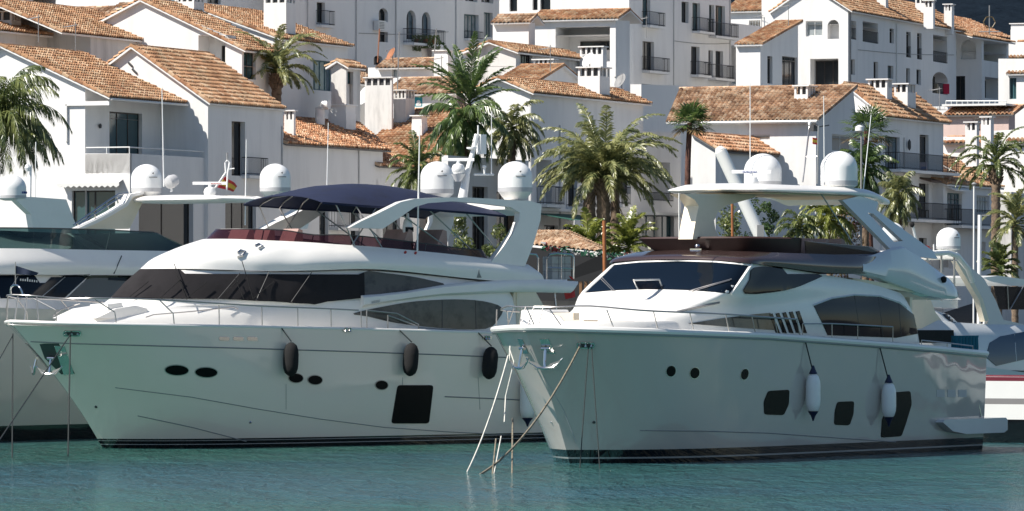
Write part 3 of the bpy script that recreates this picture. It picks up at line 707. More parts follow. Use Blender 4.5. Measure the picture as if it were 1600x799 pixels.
# ---------------------------------------------------------------- left-hand yacht
L = Boat('motor_yacht', 'large white flybridge motor yacht with navy bimini and black fenders, in front at left', 'yacht', -12.8, 165.0, 39)
HULLL = hull_mat('hull_paint_left', [(0.08, (0.4, 0.4, 0.4)), (0.12, (0.006, 0.007, 0.009)), (0.21, (0.35, 0.35, 0.34)), (0.24, (0.02, 0.02, 0.02)), (0.27, (0.84, 0.74, 0.65))], (0.84, 0.74, 0.65))
L.hull(17.5, 2.95, 3.4, 0.55, 0.9, [(10, 503), (110, 506.5), (275, 510), (400, 512), (565, 515.5), (750, 520.5), (850, 524)], HULLL, zd=3.9)
TL = L.bvh([L.hullo])
c = MB(); tp_ = [(s, -t, z) for s, t, z in L.top[::2]+[L.top[-1]]]
tp_ = tp_[::-1]+[(s, -t, z) for s, t, z in tp_[1:]]
c.tube([(s, t*0.99, z+0.02) for s, t, z in tp_], 0.05, GEL, n=8); c.build('cap_rail', L.root)
m = MB(); L.line(TL, [(48, 534), (110, 537), (250, 541), (400, 545), (560, 550), (700, 555), (845, 561)], MGREY, mb=m, r=0.02)
m.build('rub_rail', L.root)
m = MB(); L.line(TL, [(180, 606), (300, 621), (400, 639), (500, 655), (600, 668), (700, 675), (800, 680)], MGREY, mb=m, r=0.013)
L.line(TL, [(215, 650), (300, 668), (385, 690)], MGREY, mb=m, r=0.016); L.line(TL, [(695, 620), (790, 624), (845, 627)], MGREY, mb=m, r=0.02)
m.build('spray_rail', L.root)
for cx, cy, rx, ry in ((276, 578.5, 18, 7.5), (322, 582, 17, 7.5), (462, 591, 11, 7), (492, 594, 11, 7), (596, 602, 9.5, 7)):
    f = L.decal('porthole', TL, ell(cx, cy, rx+1.2, ry+1.2, 0.03), RAILM, off=0.004, thick=0.012, step=4)
    L.decal('pane', TL, ell(cx, cy, rx, ry, 0.03), BLACKG, off=0.012, thick=0.012, step=4, parent=f)
L.decal('hull_window', TL, rounded([(621, 602), (677, 602), (670, 662), (611, 662)], 5), BLACKG, off=0.006, thick=0.012, step=8)
for k in range(3): L.decal('vent', TL, rounded([(342+k*22, 526.5), (358+k*22, 527), (358+k*22, 532.5), (342+k*22, 532)], 2), CHROME, off=0.004, thick=0.015, step=4)
fairlead(L, TL, 113, 520.5, 14, 4.5); fairlead(L, TL, 542, 515.5, 8, 2, 2); fairlead(L, TL, 760, 528, 7, 3, 2)
m = MB(); p, n = L.hit(TL, 150, 636); m.lathe([(0.03, -0.04), (0.05, 0), (0.03, 0.04)], DGREY, p, 8); p, n = L.hit(TL, 391, 660); m.lathe([(0.03, -0.04), (0.05, 0), (0.03, 0.04)], CHROME, p, 8); m.build('skin_fitting', L.root)
twin(L.decal('bow_plate', TL, [(62, 538), (70, 537), (92, 537), (117, 584), (96, 585), (70, 560)], mat('dark_bow_plate', (0.05, 0.06, 0.055), 0.15, metal=0.0), off=0.003, thick=0.006, step=7))
anchor(L, TL, [(85, 540), (101, 541), (116, 584), (100, 586)], 82, 560, 0.85)
# cabin
lb = L.loft('superstructure', [
    [(-1.55, 0, 3.8), (-1.3, 0.8, 3.8), (-0.4, 1.25, 3.8), (2.5, 1.9, 3.75), (6.0, 2.35, 3.7), (9.0, 2.48, 3.6), (13.0, 2.5, 3.5), (14.6, 2.5, 3.4), (14.7, 2.0, 3.4), (14.7, 0, 3.4)],
    [(-1.35, 0, 4.12), (-1.1, 0.75, 4.08), (-0.2, 1.2, 4.05), (2.5, 1.8, 4.1), (6.0, 2.3, 4.2), (9.0, 2.45, 4.2), (13.0, 2.48, 4.1), (14.6, 2.45, 4.0), (14.7, 2.0, 4.0), (14.7, 0, 4.0)],
    [(-0.3, 0, 4.36), (-0.1, 0.7, 4.33), (0.8, 1.2, 4.34), (3.2, 1.75, 4.42), (6.0, 2.25, 4.5), (9.0, 2.42, 4.6), (13.0, 2.45, 4.6), (14.6, 2.4, 4.5), (14.7, 2.0, 4.5), (14.7, 0, 4.5)],
    [(0.4, 0, 4.66), (1.4, 1.1, 4.66), (3.6, 1.85, 4.64), (5.2, 2.15, 4.60), (6.3, 2.3, 4.6), (9.0, 2.38, 4.75), (13.0, 2.42, 4.9), (14.4, 2.38, 4.8), (14.5, 2.0, 4.8), (14.5, 0, 4.8)],
    [(1.5, 0, 5.56), (2.4, 1.0, 5.56), (4.1, 1.65, 5.52), (5.4, 1.95, 5.50), (6.6, 2.15, 5.52), (9.0, 2.25, 5.55), (12.5, 2.3, 5.3), (14.2, 2.3, 5.1), (14.3, 2.0, 5.1), (14.3, 0, 5.1)]], GEL, nu=6, nv=4)
fy = L.loft('flybridge_body', [
    [(1.55, 0, 5.60), (2.45, 1.05, 5.60), (4.1, 1.75, 5.56), (5.4, 2.08, 5.54), (6.6, 2.3, 5.56), (9.0, 2.42, 5.60), (12.3, 2.45, 5.35), (15.5, 2.5, 5.1), (15.8, 2.2, 5.05), (15.8, 0, 5.05)],
    [(2.1, 0, 5.95), (2.9, 1.1, 5.93), (4.4, 1.8, 5.88), (5.6, 2.12, 5.84), (6.8, 2.34, 5.82), (9.0, 2.48, 5.80), (12.4, 2.52, 5.60), (15.4, 2.52, 5.45), (15.7, 2.2, 5.4), (15.7, 0, 5.4)],
    [(3.2, 0, 6.32), (3.8, 1.1, 6.30), (5.0, 1.75, 6.22), (6.0, 2.0, 6.16), (7.0, 2.2, 6.12), (9.0, 2.36, 6.08), (12.5, 2.46, 5.86), (15.2, 2.45, 5.65), (15.5, 2.1, 5.6), (15.5, 0, 5.6)],
    [(4.1, 0, 6.56), (4.5, 0.9, 6.55), (5.6, 1.5, 6.50), (6.6, 1.78, 6.46), (7.6, 1.98, 6.40), (9.4, 2.15, 6.30), (12.6, 2.3, 6.06), (15.0, 2.3, 5.8), (15.3, 2.0, 5.8), (15.3, 0, 5.8)]], GEL, nu=6, nv=4)
TLB = L.bvh([lb, fy, L.hullo])
cov = L.decal('windscreen_cover', L.bvh([lb]), [(176, 467), (196, 445), (221, 423), (300, 422), (375, 421), (440, 420), (500, 418), (567, 416), (568, 466), (520, 471), (470, 475), (420, 471), (340, 468), (250, 468)], MESH, off=0.06, thick=0.012, step=9)
for a, c in (((375, 427), (340, 468)), ((487, 426), (455, 472)), ((420, 426), (400, 470))): L.line(TLB, [a, c], DGREY, r=0.012, off=0.17, mirror=False).build('seam', cov)
for sx in (0, 92, 196):     # wiper arms over the cover, with their stays up to the brow
    for a, c in (((200+sx, 466), (232+sx, 440)), ((292+sx*0.97, 468), (276+sx*.97, 430)), ((250+sx, 466), (283+sx, 436))):
        if a[0] < 420: L.line(TLB, [a, c], BLACK, r=0.014, off=0.24, mirror=False).build('wiper', L.root)
for a, c in (((292, 466), (272, 412)), ((396, 468), (378, 408)), ((178, 436), (184, 405))): L.line(TLB, [a, c], BLACK, r=0.013, off=0.22, mirror=False).build('wiper', L.root)
uw = L.decal('side_window', TLB, smoothpoly([(568, 426), (600, 427), (640, 432), (670, 438), (694, 446), (640, 455), (600, 459), (568, 462)], 3), SIDEG, off=0.006, thick=0.014, step=8)
lw = L.decal('saloon_window', TLB, smoothpoly([(552, 490), (600, 479), (650, 471), (710, 468), (755, 471), (784, 481), (779, 498), (758, 514), (690, 513), (620, 505), (575, 495)], 3), SIDEG, off=0.006, thick=0.014, step=9)
m = MB()
for a, c in (((691, 469), (691, 512)), ((743, 470), (744, 514))): L.line(TLB, [a, c], DGREY, mb=m, r=0.012, off=0.03)
m.build('mullion', lw)
# moulded eyebrow sweeping aft to the overhang
sw = MB(); mid = [(568, 470), (600, 465), (640, 459), (690, 453), (740, 449), (800, 448), (850, 447), (903, 448)]
for sg in (1,):
    vs = []; up = [(568, 462), (600, 459.5), (640, 455), (694, 446), (740, 441), (800, 438), (850, 437), (905, 440)]; dn = [(568, 480), (600, 474), (640, 468), (690, 462), (740, 460), (800, 457), (850, 457), (893, 458)]
    for (ux, uy), (dx, dy) in zip(up, dn):
        a = L.at(ux, uy, 2.58); c = L.at(dx, dy, 2.58)
        for p, tt in ((a, 2.2), (a, 2.52), (a.lerp(c, .2), 2.6), (a.lerp(c, .8), 2.6), (c, 2.52), (c, 2.2)): vs.append((p.x, -sg*tt, p.z))
    fs = [(i*6+j, i*6+(j+1) % 6, (i+1)*6+(j+1) % 6, (i+1)*6+j) for i in range(7) for j in range(6)]+[tuple(range(6))[::-1], tuple(42+j for j in range(6))]
    sw.add(vs, fs if sg < 0 else [f[::-1] for f in fs], GEL)
twin(sw.build('side_moulding', L.root, smooth=45))
ov = MB(); ov.box((14.3, -2.3, 4.95), (16.95, 2.3, 5.3), GEL); ov.build('aft_overhang', L.root, smooth=0)
m = MB(); m.box((14.6, -2.4, 3.0), (14.75, 2.4, 5.0), CREAM); m.box((14.74, -1.6, 2.7), (14.78, 1.6, 4.7), DARKG); m.prism([(14.7, -2.45, 3.3), (16.6, -2.5, 3.3), (15.4, -2.5, 4.95), (14.7, -2.45, 4.95)], (0, 0.1, 0), CREAM)
m.tube([(16.4, -2.5, 3.3), (16.4, -2.3, 5.0)], 0.03, CHROME); m.build('cockpit_bulkhead', L.root, smooth=0)
m = MB(); m.prism([L.at(x, y, 2.4) for x, y in ((574, 471), (588, 468), (587, 473), (575, 475))], (0, -0.2, 0), GELG); m.build('vent', L.root)
# flybridge tinted screen
sc = L.loft('flybridge_screen', [[(4.2, 0, 6.56), (4.6, 0.9, 6.55), (5.7, 1.47, 6.50), (6.7, 1.75, 6.46), (7.7, 1.95, 6.40), (9.5, 2.12, 6.30), (12.7, 2.27, 6.06), (13.6, 2.28, 5.98), (13.7, 1.6, 5.98), (13.7, 0, 5.98)],
   [(4.55, 0, 6.87), (4.95, 0.8, 6.87), (6.0, 1.37, 6.84), (7.0, 1.65, 6.7), (8.0, 1.87, 6.7), (9.7, 2.06, 6.58), (12.5, 2.25, 6.3), (13.4, 2.26, 6.25), (13.5, 1.6, 6.25), (13.5, 0, 6.25)]], BURG, nv=1, top=False)
m = MB(); tops = crv([(4.55, 0, 6.87), (4.95, 0.8, 6.87), (6.0, 1.37, 6.84), (7.0, 1.65, 6.7), (8.0, 1.87, 6.7), (9.7, 2.06, 6.58), (12.5, 2.25, 6.3), (13.4, 2.26, 6.25)], 4)
for sg in (1, -1): m.tube([(p.x, sg*p.y, p.z) for p in tops], 0.02, DGREY, 6)
for i in (6, 12, 18, 22): p = tops[i]; m.tube([(p.x-0.12, -p.y-0.03, p.z-0.38), (p.x, -p.y, p.z)], 0.02, DGREY)
m.build('screen_frame', sc)
fs_ = MB(); RB = mat('rose_beige_vinyl', (0.30, 0.20, 0.18), 0.6)
for s0, t0, w in ((5.4, -1.0, 1.0), (6.6, -1.3, 0.8), (6.6, 0.2, 0.8), (10.2, 0.9, 1.2), (11.6, 0.9, 1.2)):
    fs_ = MB(); fs_.prism([(s0, -t0-w, 6.2), (s0+0.5, -t0-w, 6.2), (s0+0.45, -t0-w, 6.85), (s0+0.3, -t0-w, 6.9), (s0+0.08, -t0-w, 6.45)], (0, w, 0), RB)
    fs_.build('flybridge_seat', L.root, smooth=30)
m = MB(); p = L.at(637, 365, 1.9); m.lathe([(0.16, 0), (0.17, 0.2), (0.13, 0.42), (0.05, 0.52), (0.04, 0.65)], WHITEP, p, 16); m.box((p.x-0.17, p.y-0.18, p.z+0.05), (p.x+0.1, p.y-0.1, p.z+0.2), BLACK); m.tube([p-Vector((0,0,.4)), p], 0.03, RAILM); m.build('searchlight', L.root)
# radar arch: swept side fins joined across the top
fin = [(538, 356), (556, 346), (580, 335), (600, 325), (618, 316), (640, 311), (680, 309), (720, 309), (760, 311), (790, 313), (820, 314), (838, 320), (836, 345), (824, 385), (812, 416), (757, 412), (775, 390), (793, 366), (803, 345), (804, 333), (790, 324), (750, 319), (700, 315), (660, 318), (640, 324), (620, 338), (602, 350), (590, 358)]
ar = MB()
for sg in (1, -1):
    ar.prism([Vector((q.x, -sg*2.15, q.z)) for q in (L.at(x, y, 2.15) for x, y in fin)], (0, -sg*0.28, 0), GEL)
a = L.at(790, 313, 2.2); c = L.at(838, 320, 2.2); e = L.at(815, 333, 2.2)
ar.prism([(a.x, -2.2, a.z-0.02), (c.x, -2.2, c.z-0.02), (c.x-0.1, -2.2, c.z-0.35), (a.x, -2.2, a.z-0.3)], (0, 4.4, 0), GEL)
arch = ar.build('radar_arch', L.root, smooth=30)
da = L.at(808, 311, 2.1); dome(L, (da.x, -2.0, da.z-0.05), 0.57, 1.28, skirt=0.27)
dome(L, (da.x-0.3, 1.75, da.z+0.0), 0.56, 1.3, skirt=0.22)
m = MB(); mb_ = L.at(722, 300, 0); mt_ = L.at(745, 215, 0)
m.tube([mb_-Vector((0,0,.3)), mb_.lerp(mt_, .3)], 0.17, WHITEP, 10, r2=0.12); m.tube([mb_.lerp(mt_, .2), mb_.lerp(mt_, .75)], 0.11, WHITEP, 10, r2=0.08)
m.tube([mb_.lerp(mt_, .7), mt_+Vector((0,0,.1))], 0.08, WHITEP, 8); q = L.at(752, 227, 0); m.box((q.x-.12, q.y-.12, q.z-.3), (q.x+.12, q.y+.12, q.z+.35), WHITEP)
m.lathe([(0.10, 0), (0.17, .03), (0.17, .08)], WHITEP, L.at(737, 234, 0), 12); m.tube([L.at(739, 232, 0), L.at(739, 220, 0), L.at(744, 214, 0), L.at(748, 222, 0)], .025, WHITEP)
m.tube([L.at(747, 214, 0), L.at(747, 196, 0)], .025, WHITEP); m.tube([L.at(741, 273, 0), L.at(771, 273, 0)], .04, WHITEP); m.lathe([(0.03, 0), (0.04, .2), (0.07, .22), (.06, .28)], WHITEP, L.at(757, 272, 0), 8)
m.build('light_mast', L.root)
vL = Vector((cos(radians(39)), -sin(radians(39)), 0))
p = L.at(716, 272, 0); q = MB(); q.lathe([(0.1, -.25), (0.24, 0.0)], WHITEP, p, 16); q.build('scanner_bracket', L.root); radar(L, p, 1.05, vL)
m = MB()
for x0, y0, x1, y1, t, r in ((768, 272, 768, 175, 0, .02), (652, 392, 656, 196, 2.3, .03), (511, 290, 513, 192, -2, .02)):
    m = MB(); m.tube([L.at(x0, y0, t), L.at(x1, y1, t)], r, WHITEP, 6, r2=r*.6); m.build('whip_antenna', L.root)
# bimini: canvas on bowed steel hoops
bi = MB(); NS = 24; NT = 12; vs = []
def bz(s): return tab([(7.0, 7.98), (7.6, 8.15), (8.4, 8.30), (9.4, 8.40), (10.8, 8.38), (12, 8.22), (13.2, 7.98), (14.6, 7.66)], s)
def be(s): return tab([(7.0, 7.74), (9, 7.64), (11, 7.58), (13, 7.48), (14.6, 7.38)], s)
for i in range(NS+1):
    s = 7.0+7.5*i/NS
    for j in range(NT+1):
        w = -1+2*j/NT; sag = 0.05*sin(i/NS*pi*5)**2
        vs.append((s, w*2.12, lerp(bz(s), be(s), abs(w)**2.4)-sag*0.5*(1-abs(w))))
k = len(vs); vs += [(x, y*0.995, z-0.03) for x, y, z in vs]
fs = [(i*(NT+1)+j, (i+1)*(NT+1)+j, (i+1)*(NT+1)+j+1, i*(NT+1)+j+1) for i in range(NS) for j in range(NT)]; fs += [tuple(a+k for a in f)[::-1] for f in fs]
for j in range(NT): fs += [(j, j+1, j+1+k, j+k), (NS*(NT+1)+j+1, NS*(NT+1)+j, NS*(NT+1)+j+k, NS*(NT+1)+j+1+k)]
for i in range(NS): fs += [((i+1)*(NT+1), i*(NT+1), i*(NT+1)+k, (i+1)*(NT+1)+k), (i*(NT+1)+NT, (i+1)*(NT+1)+NT, (i+1)*(NT+1)+NT+k, i*(NT+1)+NT+k)]
bi.add(vs, fs, NAVY)
for sg in (1, -1):
    pv = []
    for i in range(NS+1): s = 7.0+7.5*i/NS; pv += [(s, sg*2.12, be(s)-0.005), (s, sg*2.13, be(s)-0.07)]
    f2 = [(2*i, 2*i+1, 2*i+3, 2*i+2) for i in range(NS)]; k2 = len(pv)
    bi.add(pv+[(x, y-sg*.02, z) for x, y, z in pv], f2+[tuple(a+k2 for a in f)[::-1] for f in f2], NAVY)
bim = bi.build('bimini', L.root, smooth=50)
m = MB()
for s_t, s_b in ((7.6, 8.3), (8.4, 9.4), (9.2, 8.2), (9.9, 12.4), (11.4, 13.3), (12.9, 14.4)):
    for sg in (1, -1):
        m.tube([(s_b, sg*2.1, tab([(6, 6.5), (13, 6.1)], s_b)), (s_t, sg*2.06, be(s_t)-.06), (s_t, sg*1.85, lerp(bz(s_t), be(s_t), .72)-.06), (s_t, sg*1.3, lerp(bz(s_t), be(s_t), .32)-.08), (s_t, 0, bz(s_t)-.12)], 0.022, RAILM, 6)
m.build('bimini_frame', bim)
# pulpit, rails
rail = MB()
top = [Vector((-3.35, 0, 4.78)), Vector((-3.1, -.7, 4.75)), Vector((-2.2, -1.3, 4.66))]+[L.edge_at(x, y, .12) for x, y in ((150, 466), (240, 468), (400, 478), (500, 482), (560, 485))]
for sg in (1, -1): rail.tube(crv([(p.x, p.y*sg, p.z) for p in top], 3), .026, RAILM, 6)
for (xt, yt, ds) in ((45, 463, .5), (148, 468, .6), (250, 470, .5), (342, 477, 0), (409, 480, 0), (465, 482, 0), (517, 484, 0), (564, 486, 0)):
    tp = L.edge_at(xt, yt, .12); bt = L.edge(tp.x+ds, .1); md = Vector((lerp(tp.x, bt.x, .9), bt.y, lerp(tp.z, bt.z, .5)))
    for sg in (1, -1): rail.tube([(q.x, q.y*sg, q.z) for q in ((tp, md, bt) if ds else (tp, bt))], .02, RAILM, 6)
for tt in (.25, -.25, .8, -.8): rail.tube([(-3.0, tt, 4.74), (-3.15+.2*abs(tt), tt*1.1, 3.95)], .02, RAILM)
rail.tube(crv([(-3.2, -.35, 4.75), (-3.25, -.25, 5.0), (-3.25, 0, 5.08), (-3.25, .25, 5.0), (-3.2, .35, 4.75)], 4), .03, CHROME)
rail.build('bow_rail', L.root)
rail = MB()
for pts in ([(573, 485), (620, 490), (654, 507)], [(606, 493), (654, 510)], [(654, 512), (700, 515), (750, 518), (790, 519)], [(228, 496), (240, 492), (300, 487), (365, 480), (372, 483)], [(83, 494), (95, 484), (125, 475)]):
    q = [L.edge_at(x, y, .15 if pts[0][0] > 500 else .75) for x, y in pts]; rail = MB(); rail.tube([(p.x, p.y, p.z) for p in q], .02, RAILM)
    if pts[0][0] < 500: rail.build('deck_handhold', L.root); continue
    for p in (q[0], q[-1]): rail.tube([p, (p.x, p.y, L.zs(p.x))], .02, RAILM)
    rail.build('side_rail', L.root)
m = MB(); fp = Vector((-3.25, 0, 5.08)); m.tube([fp, fp+Vector((0,0,.72))], .015, RAILM); st = m.build('flagstaff', L.root)
flag(L, 'pennant', [fp+Vector((0,0,.6)), fp+Vector((.55,-.45,.38)), fp+Vector((.5,-.4,.30)), fp+Vector((0,0,.34))], [(1, mat('navy_flag', (0.01, 0.02, 0.05), .8))], st)
# foredeck locker and lounge
m = MB(); q = [L.at(x, y, 1.0) for x, y in ((168, 476), (190, 473), (198, 495), (170, 495))]; m.prism(q, (0.1, 1.1, 0), GEL)
m.build('deck_locker', L.root, smooth=20)
m = MB(); m.prism([(-1.0, -1.1, 4.05), (-0.3, -1.2, 4.35), (0.4, -1.25, 4.45), (0.8, -1.3, 4.35), (0.8, -1.3, 4.05)], (0, 2.4, 0), GEL); m.build('sun_pad', L.root, smooth=40)
# liferaft cradle, ladder hoop and small flags on the aft deck
m = MB(); T0 = 2.2
fr = [L.at(x, y, T0) for x, y in ((854, 441), (854, 405), (858, 398), (870, 396), (893, 398), (896, 402), (896, 436))]
m.tube(fr, .035, CHROME); m.tube([L.at(877, 398, T0), L.at(877, 436, T0)], .02, CHROME); m.tube([L.at(818, 396, T0), L.at(838, 398, T0), L.at(841, 404, T0), L.at(841, 430, T0)], .03, CHROME)
m.tube([L.at(856, 418, T0), L.at(896, 420, T0)], .02, CHROME)
cr = m.build('raft_cradle', L.root)
m = MB()
for i in range(3):
    for j in range(3):
        a = L.at(863+i*10, 401+j*12, T0-.1); m.box((a.x, a.y, a.z-.24), (a.x+.25, a.y+.5, a.z), mat('quilted_canister', (0.45, 0.45, 0.42), .7, var=.2, vscale=4))
m.build('life_raft', cr, smooth=20)
flag(L, 'flag', [L.at(881, 455, 2.3), L.at(898, 452, 2.3), L.at(900, 464, 2.3), L.at(884, 468, 2.3)], [(1, REDC)]); flag(L, 'pennant', [L.at(889, 431, 2.3), L.at(895, 434, 2.3), L.at(898, 439, 2.3), L.at(892, 436, 2.3)], [(1, REDC)])
m = MB(); c0 = L.at(378, 399, 0.2)
for dx in (-.12, .12): m.lathe([(0.05, -.05), (0.09, 0), (0.05, .05)], CHROME, (c0.x+dx, c0.y-.1, c0.z+.05), 10)
m.tube([L.at(362, 401, .2), L.at(392, 398, .2)], .03, CHROME); m.build('horn', L.root)
# small fittings on the left yacht's brow and side
for pts in ([(371, 395), (376, 391), (384, 393), (379, 400), (371, 402)], [(398, 384), (405, 381), (411, 385), (404, 389)]):
    L.line(TLB, pts, CHROME, r=.035, off=.05).build('horn', L.root)
for x, y in ((633, 395), (649, 396)): L.decal('skin_fitting', TLB, ell(x, y, 2, 2, n=8), REDI, off=.01, thick=.02, step=3)
L.decal('emblem', TLB, [(745, 434), (747, 427), (748, 421), (749, 427), (752, 434)], MGREY, off=.01, thick=.01, step=3)
L.decal('nav_light', TLB, rounded([(574, 472), (588, 469), (588, 473), (575, 476)], 2), GELG, off=.03, thick=.02, step=4)
m = MB(); L.line(TL, [(160, 513), (160, 600), (162, 690)], MGREY, mb=m, r=.006) if False else None
for x0, x1 in ((447, 447), (629, 629), (747, 750)): L.line(TL, [(x0, 600 if x0 < 500 else 590), (x1, 640)], MGREY, r=.008).build('hull_seam', L.root)
# the dark reflection plates around the right yacht's hull windows
# ---------------------------------------------------------------- houses
STUCCO = mat('white_stucco', (0.78, 0.77, 0.755), 0.9, var=0.11, vscale=0.8, streak=True, bump=0.006, bscale=2.5)
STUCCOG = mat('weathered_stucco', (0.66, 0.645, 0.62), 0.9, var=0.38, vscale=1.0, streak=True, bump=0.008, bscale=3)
STUCCOP = mat('pinkish_stucco', (0.62, 0.47, 0.42), 0.9, var=0.15, vscale=0.8, streak=True)
IRON = mat('black_iron', (0.015, 0.014, 0.014), 0.5)
FRD = mat('dark_brown_frame', (0.03, 0.022, 0.018), 0.5); FRW = mat('white_frame', (0.7, 0.7, 0.68), 0.5); FRB = mat('blue_green_frame', (0.04, 0.12, 0.14), 0.5)
GLD = mat('window_glass_dark', (0.014, 0.018, 0.022), 0.08, spec=0.3); GLT = mat('window_glass_teal', (0.03, 0.075, 0.085), 0.1, spec=0.6)
GLC = mat('window_glass_curtain', (0.30, 0.33, 0.34), 0.25, var=0.5, vscale=2.0); GLB = mat('window_glass_blue', (0.12, 0.17, 0.20), 0.12, var=0.6, vscale=1.5)
SHUT = mat('grey_roller_door', (0.42, 0.38, 0.34), 0.7, var=0.1, vscale=2); TERRA = mat('terracotta_pot', (0.35, 0.15, 0.08), 0.9, var=0.2, vscale=3)
PANES = {'d': GLD, 't': GLT, 'c': GLC, 'b': GLB, 's': SHUT}; FRS = {'d': FRD, 'w': FRW, 'b': FRB}
def tile_mat(name, cols, stain=0.45):
    m = bpy.data.materials.new(name); m.use_nodes = True; nt = m.node_tree; b = nt.nodes['Principled BSDF']; b.inputs['Roughness'].default_value = 0.9
    uv = nd(nt, 'ShaderNodeUVMap'); fl = nd(nt, 'ShaderNodeVectorMath', operation='FLOOR'); wn_ = nd(nt, 'ShaderNodeTexWhiteNoise', noise_dimensions='2D')
    rp = nd(nt, 'ShaderNodeValToRGB'); el = rp.color_ramp.elements
    while len(el) < len(cols): el.new(0.5)
    for i, c in enumerate(cols): el[i].position = i/(len(cols)-1); el[i].color = (*c, 1)
    nz = nd(nt, 'ShaderNodeTexNoise'); nz.inputs['Scale'].default_value = 0.7; nz.inputs['Detail'].default_value = 6; tc = nd(nt, 'ShaderNodeTexCoord')
    r2 = nd(nt, 'ShaderNodeValToRGB'); r2.color_ramp.elements[0].position = 0.35; r2.color_ramp.elements[0].color = (stain, stain*.92, stain*.82, 1); r2.color_ramp.elements[1].position = 0.62; r2.color_ramp.elements[1].color = (1, 1, 1, 1)
    mx = nd(nt, 'ShaderNodeMixRGB', blend_type='MULTIPLY'); mx.inputs[0].default_value = 0.8
    n3 = nd(nt, 'ShaderNodeTexNoise'); n3.inputs['Scale'].default_value = 9; r3 = nd(nt, 'ShaderNodeValToRGB'); r3.color_ramp.elements[0].position = .35; r3.color_ramp.elements[0].color = (.6, .6, .6, 1); r3.color_ramp.elements[1].position = .6
    m2 = nd(nt, 'ShaderNodeMixRGB', blend_type='MULTIPLY'); m2.inputs[0].default_value = 0.6
    k = nt.links.new
    k(uv.outputs[0], fl.inputs[0]); k(fl.outputs[0], wn_.inputs['Vector']); k(wn_.outputs[0], rp.inputs[0]); k(tc.outputs['Object'], nz.inputs[0]); k(nz.outputs[0], r2.inputs[0])
    k(tc.outputs['Object'], n3.inputs[0]); k(n3.outputs[0], r3.inputs[0])
    k(rp.outputs[0], mx.inputs[1]); k(r2.outputs[0], mx.inputs[2]); k(mx.outputs[0], m2.inputs[1]); k(r3.outputs[0], m2.inputs[2]); k(m2.outputs[0], b.inputs['Base Color'])
    MATS[name] = m; return m
T_OR = tile_mat('orange_clay_tiles', [(0.30, 0.145, 0.075), (0.52, 0.28, 0.15), (0.58, 0.36, 0.21), (0.64, 0.47, 0.31), (0.42, 0.21, 0.11), (0.55, 0.32, 0.17)], .5)
T_BR = tile_mat('brown_clay_tiles', [(0.20, 0.11, 0.065), (0.50, 0.31, 0.19), (0.60, 0.42, 0.28), (0.66, 0.52, 0.38), (0.34, 0.19, 0.11), (0.54, 0.34, 0.21)], .5)
T_RD = tile_mat('red_clay_tiles', [(0.28, 0.12, 0.06), (0.66, 0.33, 0.17), (0.72, 0.41, 0.24), (0.76, 0.54, 0.36), (0.50, 0.22, 0.11)], .6)
class TileMB(MB):
    def __init__(s): super().__init__(); s.uv = []
    def add(s, vs, fs, m, uv=None):
        super().add(vs, fs, m); s.uv += uv if uv else [(0.5, 0.5)]*len(vs)
def slope(mb, e0, e1, r0, r1, m, pitch=0.27, course=0.40, seed=0):
    e0, e1, r0, r1 = map(Vector, (e0, e1, r0, r1)); rnd = random.Random(seed+int(abs(e0.x)*97+abs(e0.z)*31))
    W_ = max((e1-e0).length, (r1-r0).length); L_ = ((r0-e0).length+(r1-e1).length)/2
    nc = max(2, round(W_/pitch)); nr = max(2, round(L_/course)); K = 5
    nrm = (e1-e0).cross(r0-e0).normalized()
    if nrm.z < 0: nrm = -nrm
    us = [i/(nc*K) for i in range(nc*K+1)]
    jit = [[rnd.uniform(-1, 1) for _ in range(nc)] for _ in range(nr)]
    vs = []; uv = []; fs = []; n = len(us)
    for j in range(nr):
        for e, v in ((0, j/nr), (1, (j+1.12)/nr)):
            v = min(v, 1.0)
            for i, u in enumerate(us):
                c = min(nc-1, i//K); ph = (i/K) % 1.0; hgt = 0.115*sin(pi*ph) if ph > 0 else 0.0
                p = (e0.lerp(e1, u)).lerp(r0.lerp(r1, u), v)
                off = hgt + (0.09 if e == 0 else 0.0) + jit[j][c]*0.012*(1 if ph else 0.2)
                d = (e0-r0).normalized()*(0.02*jit[j][c]) if e == 0 else Vector((0, 0, 0))
                vs.append(p+nrm*off+d); uv.append((c+0.1+0.8*ph if i < nc*K else nc-0.1, j+0.5))
    # u floor must stay inside its column: every column gets its own vertices
    V = []; U = []
    for j in range(nr):
        a = (2*j)*n; b = (2*j+1)*n
        for c in range(nc):
            o = len(V)
            for row in (a, b):
                for q in range(K+1): V.append(vs[row+c*K+q]); U.append((c+0.5+seed*13, j+0.5))
            for q in range(K): fs.append((o+q, o+q+1, o+K+1+q+1, o+K+1+q))
            # step under the lip
            for q in range(K+1): V.append(vs[a+c*K+q]-nrm*0.10); U.append((c+0.5+seed*13, j+0.5))
            for q in range(K): fs.append((o+q+1, o+q, o+2*(K+1)+q, o+2*(K+1)+q+1))
    mb.add(V, fs, m, U)
    lo = -nrm*0.10
    mb.add([e0, e1, r1, r0, e0+lo, e1+lo, r1+lo, r0+lo], [(7, 6, 5, 4), (0, 1, 5, 4), (1, 2, 6, 5), (3, 0, 4, 7)], STUCCO if m is not T_RD else CONC)
def ridge(mb, a, b, m, r=0.11):
    a = Vector(a); b = Vector(b); k = max(1, int((b-a).length/0.42)); t = MB()
    for i in range(k): t.tube([a.lerp(b, i/k), a.lerp(b, (i+1.05)/k)], r, m, 7, r2=r*0.86)
    mb.add(t.v, t.f, m, [(i//14+0.5, 99.5) for i in range(len(t.v))])
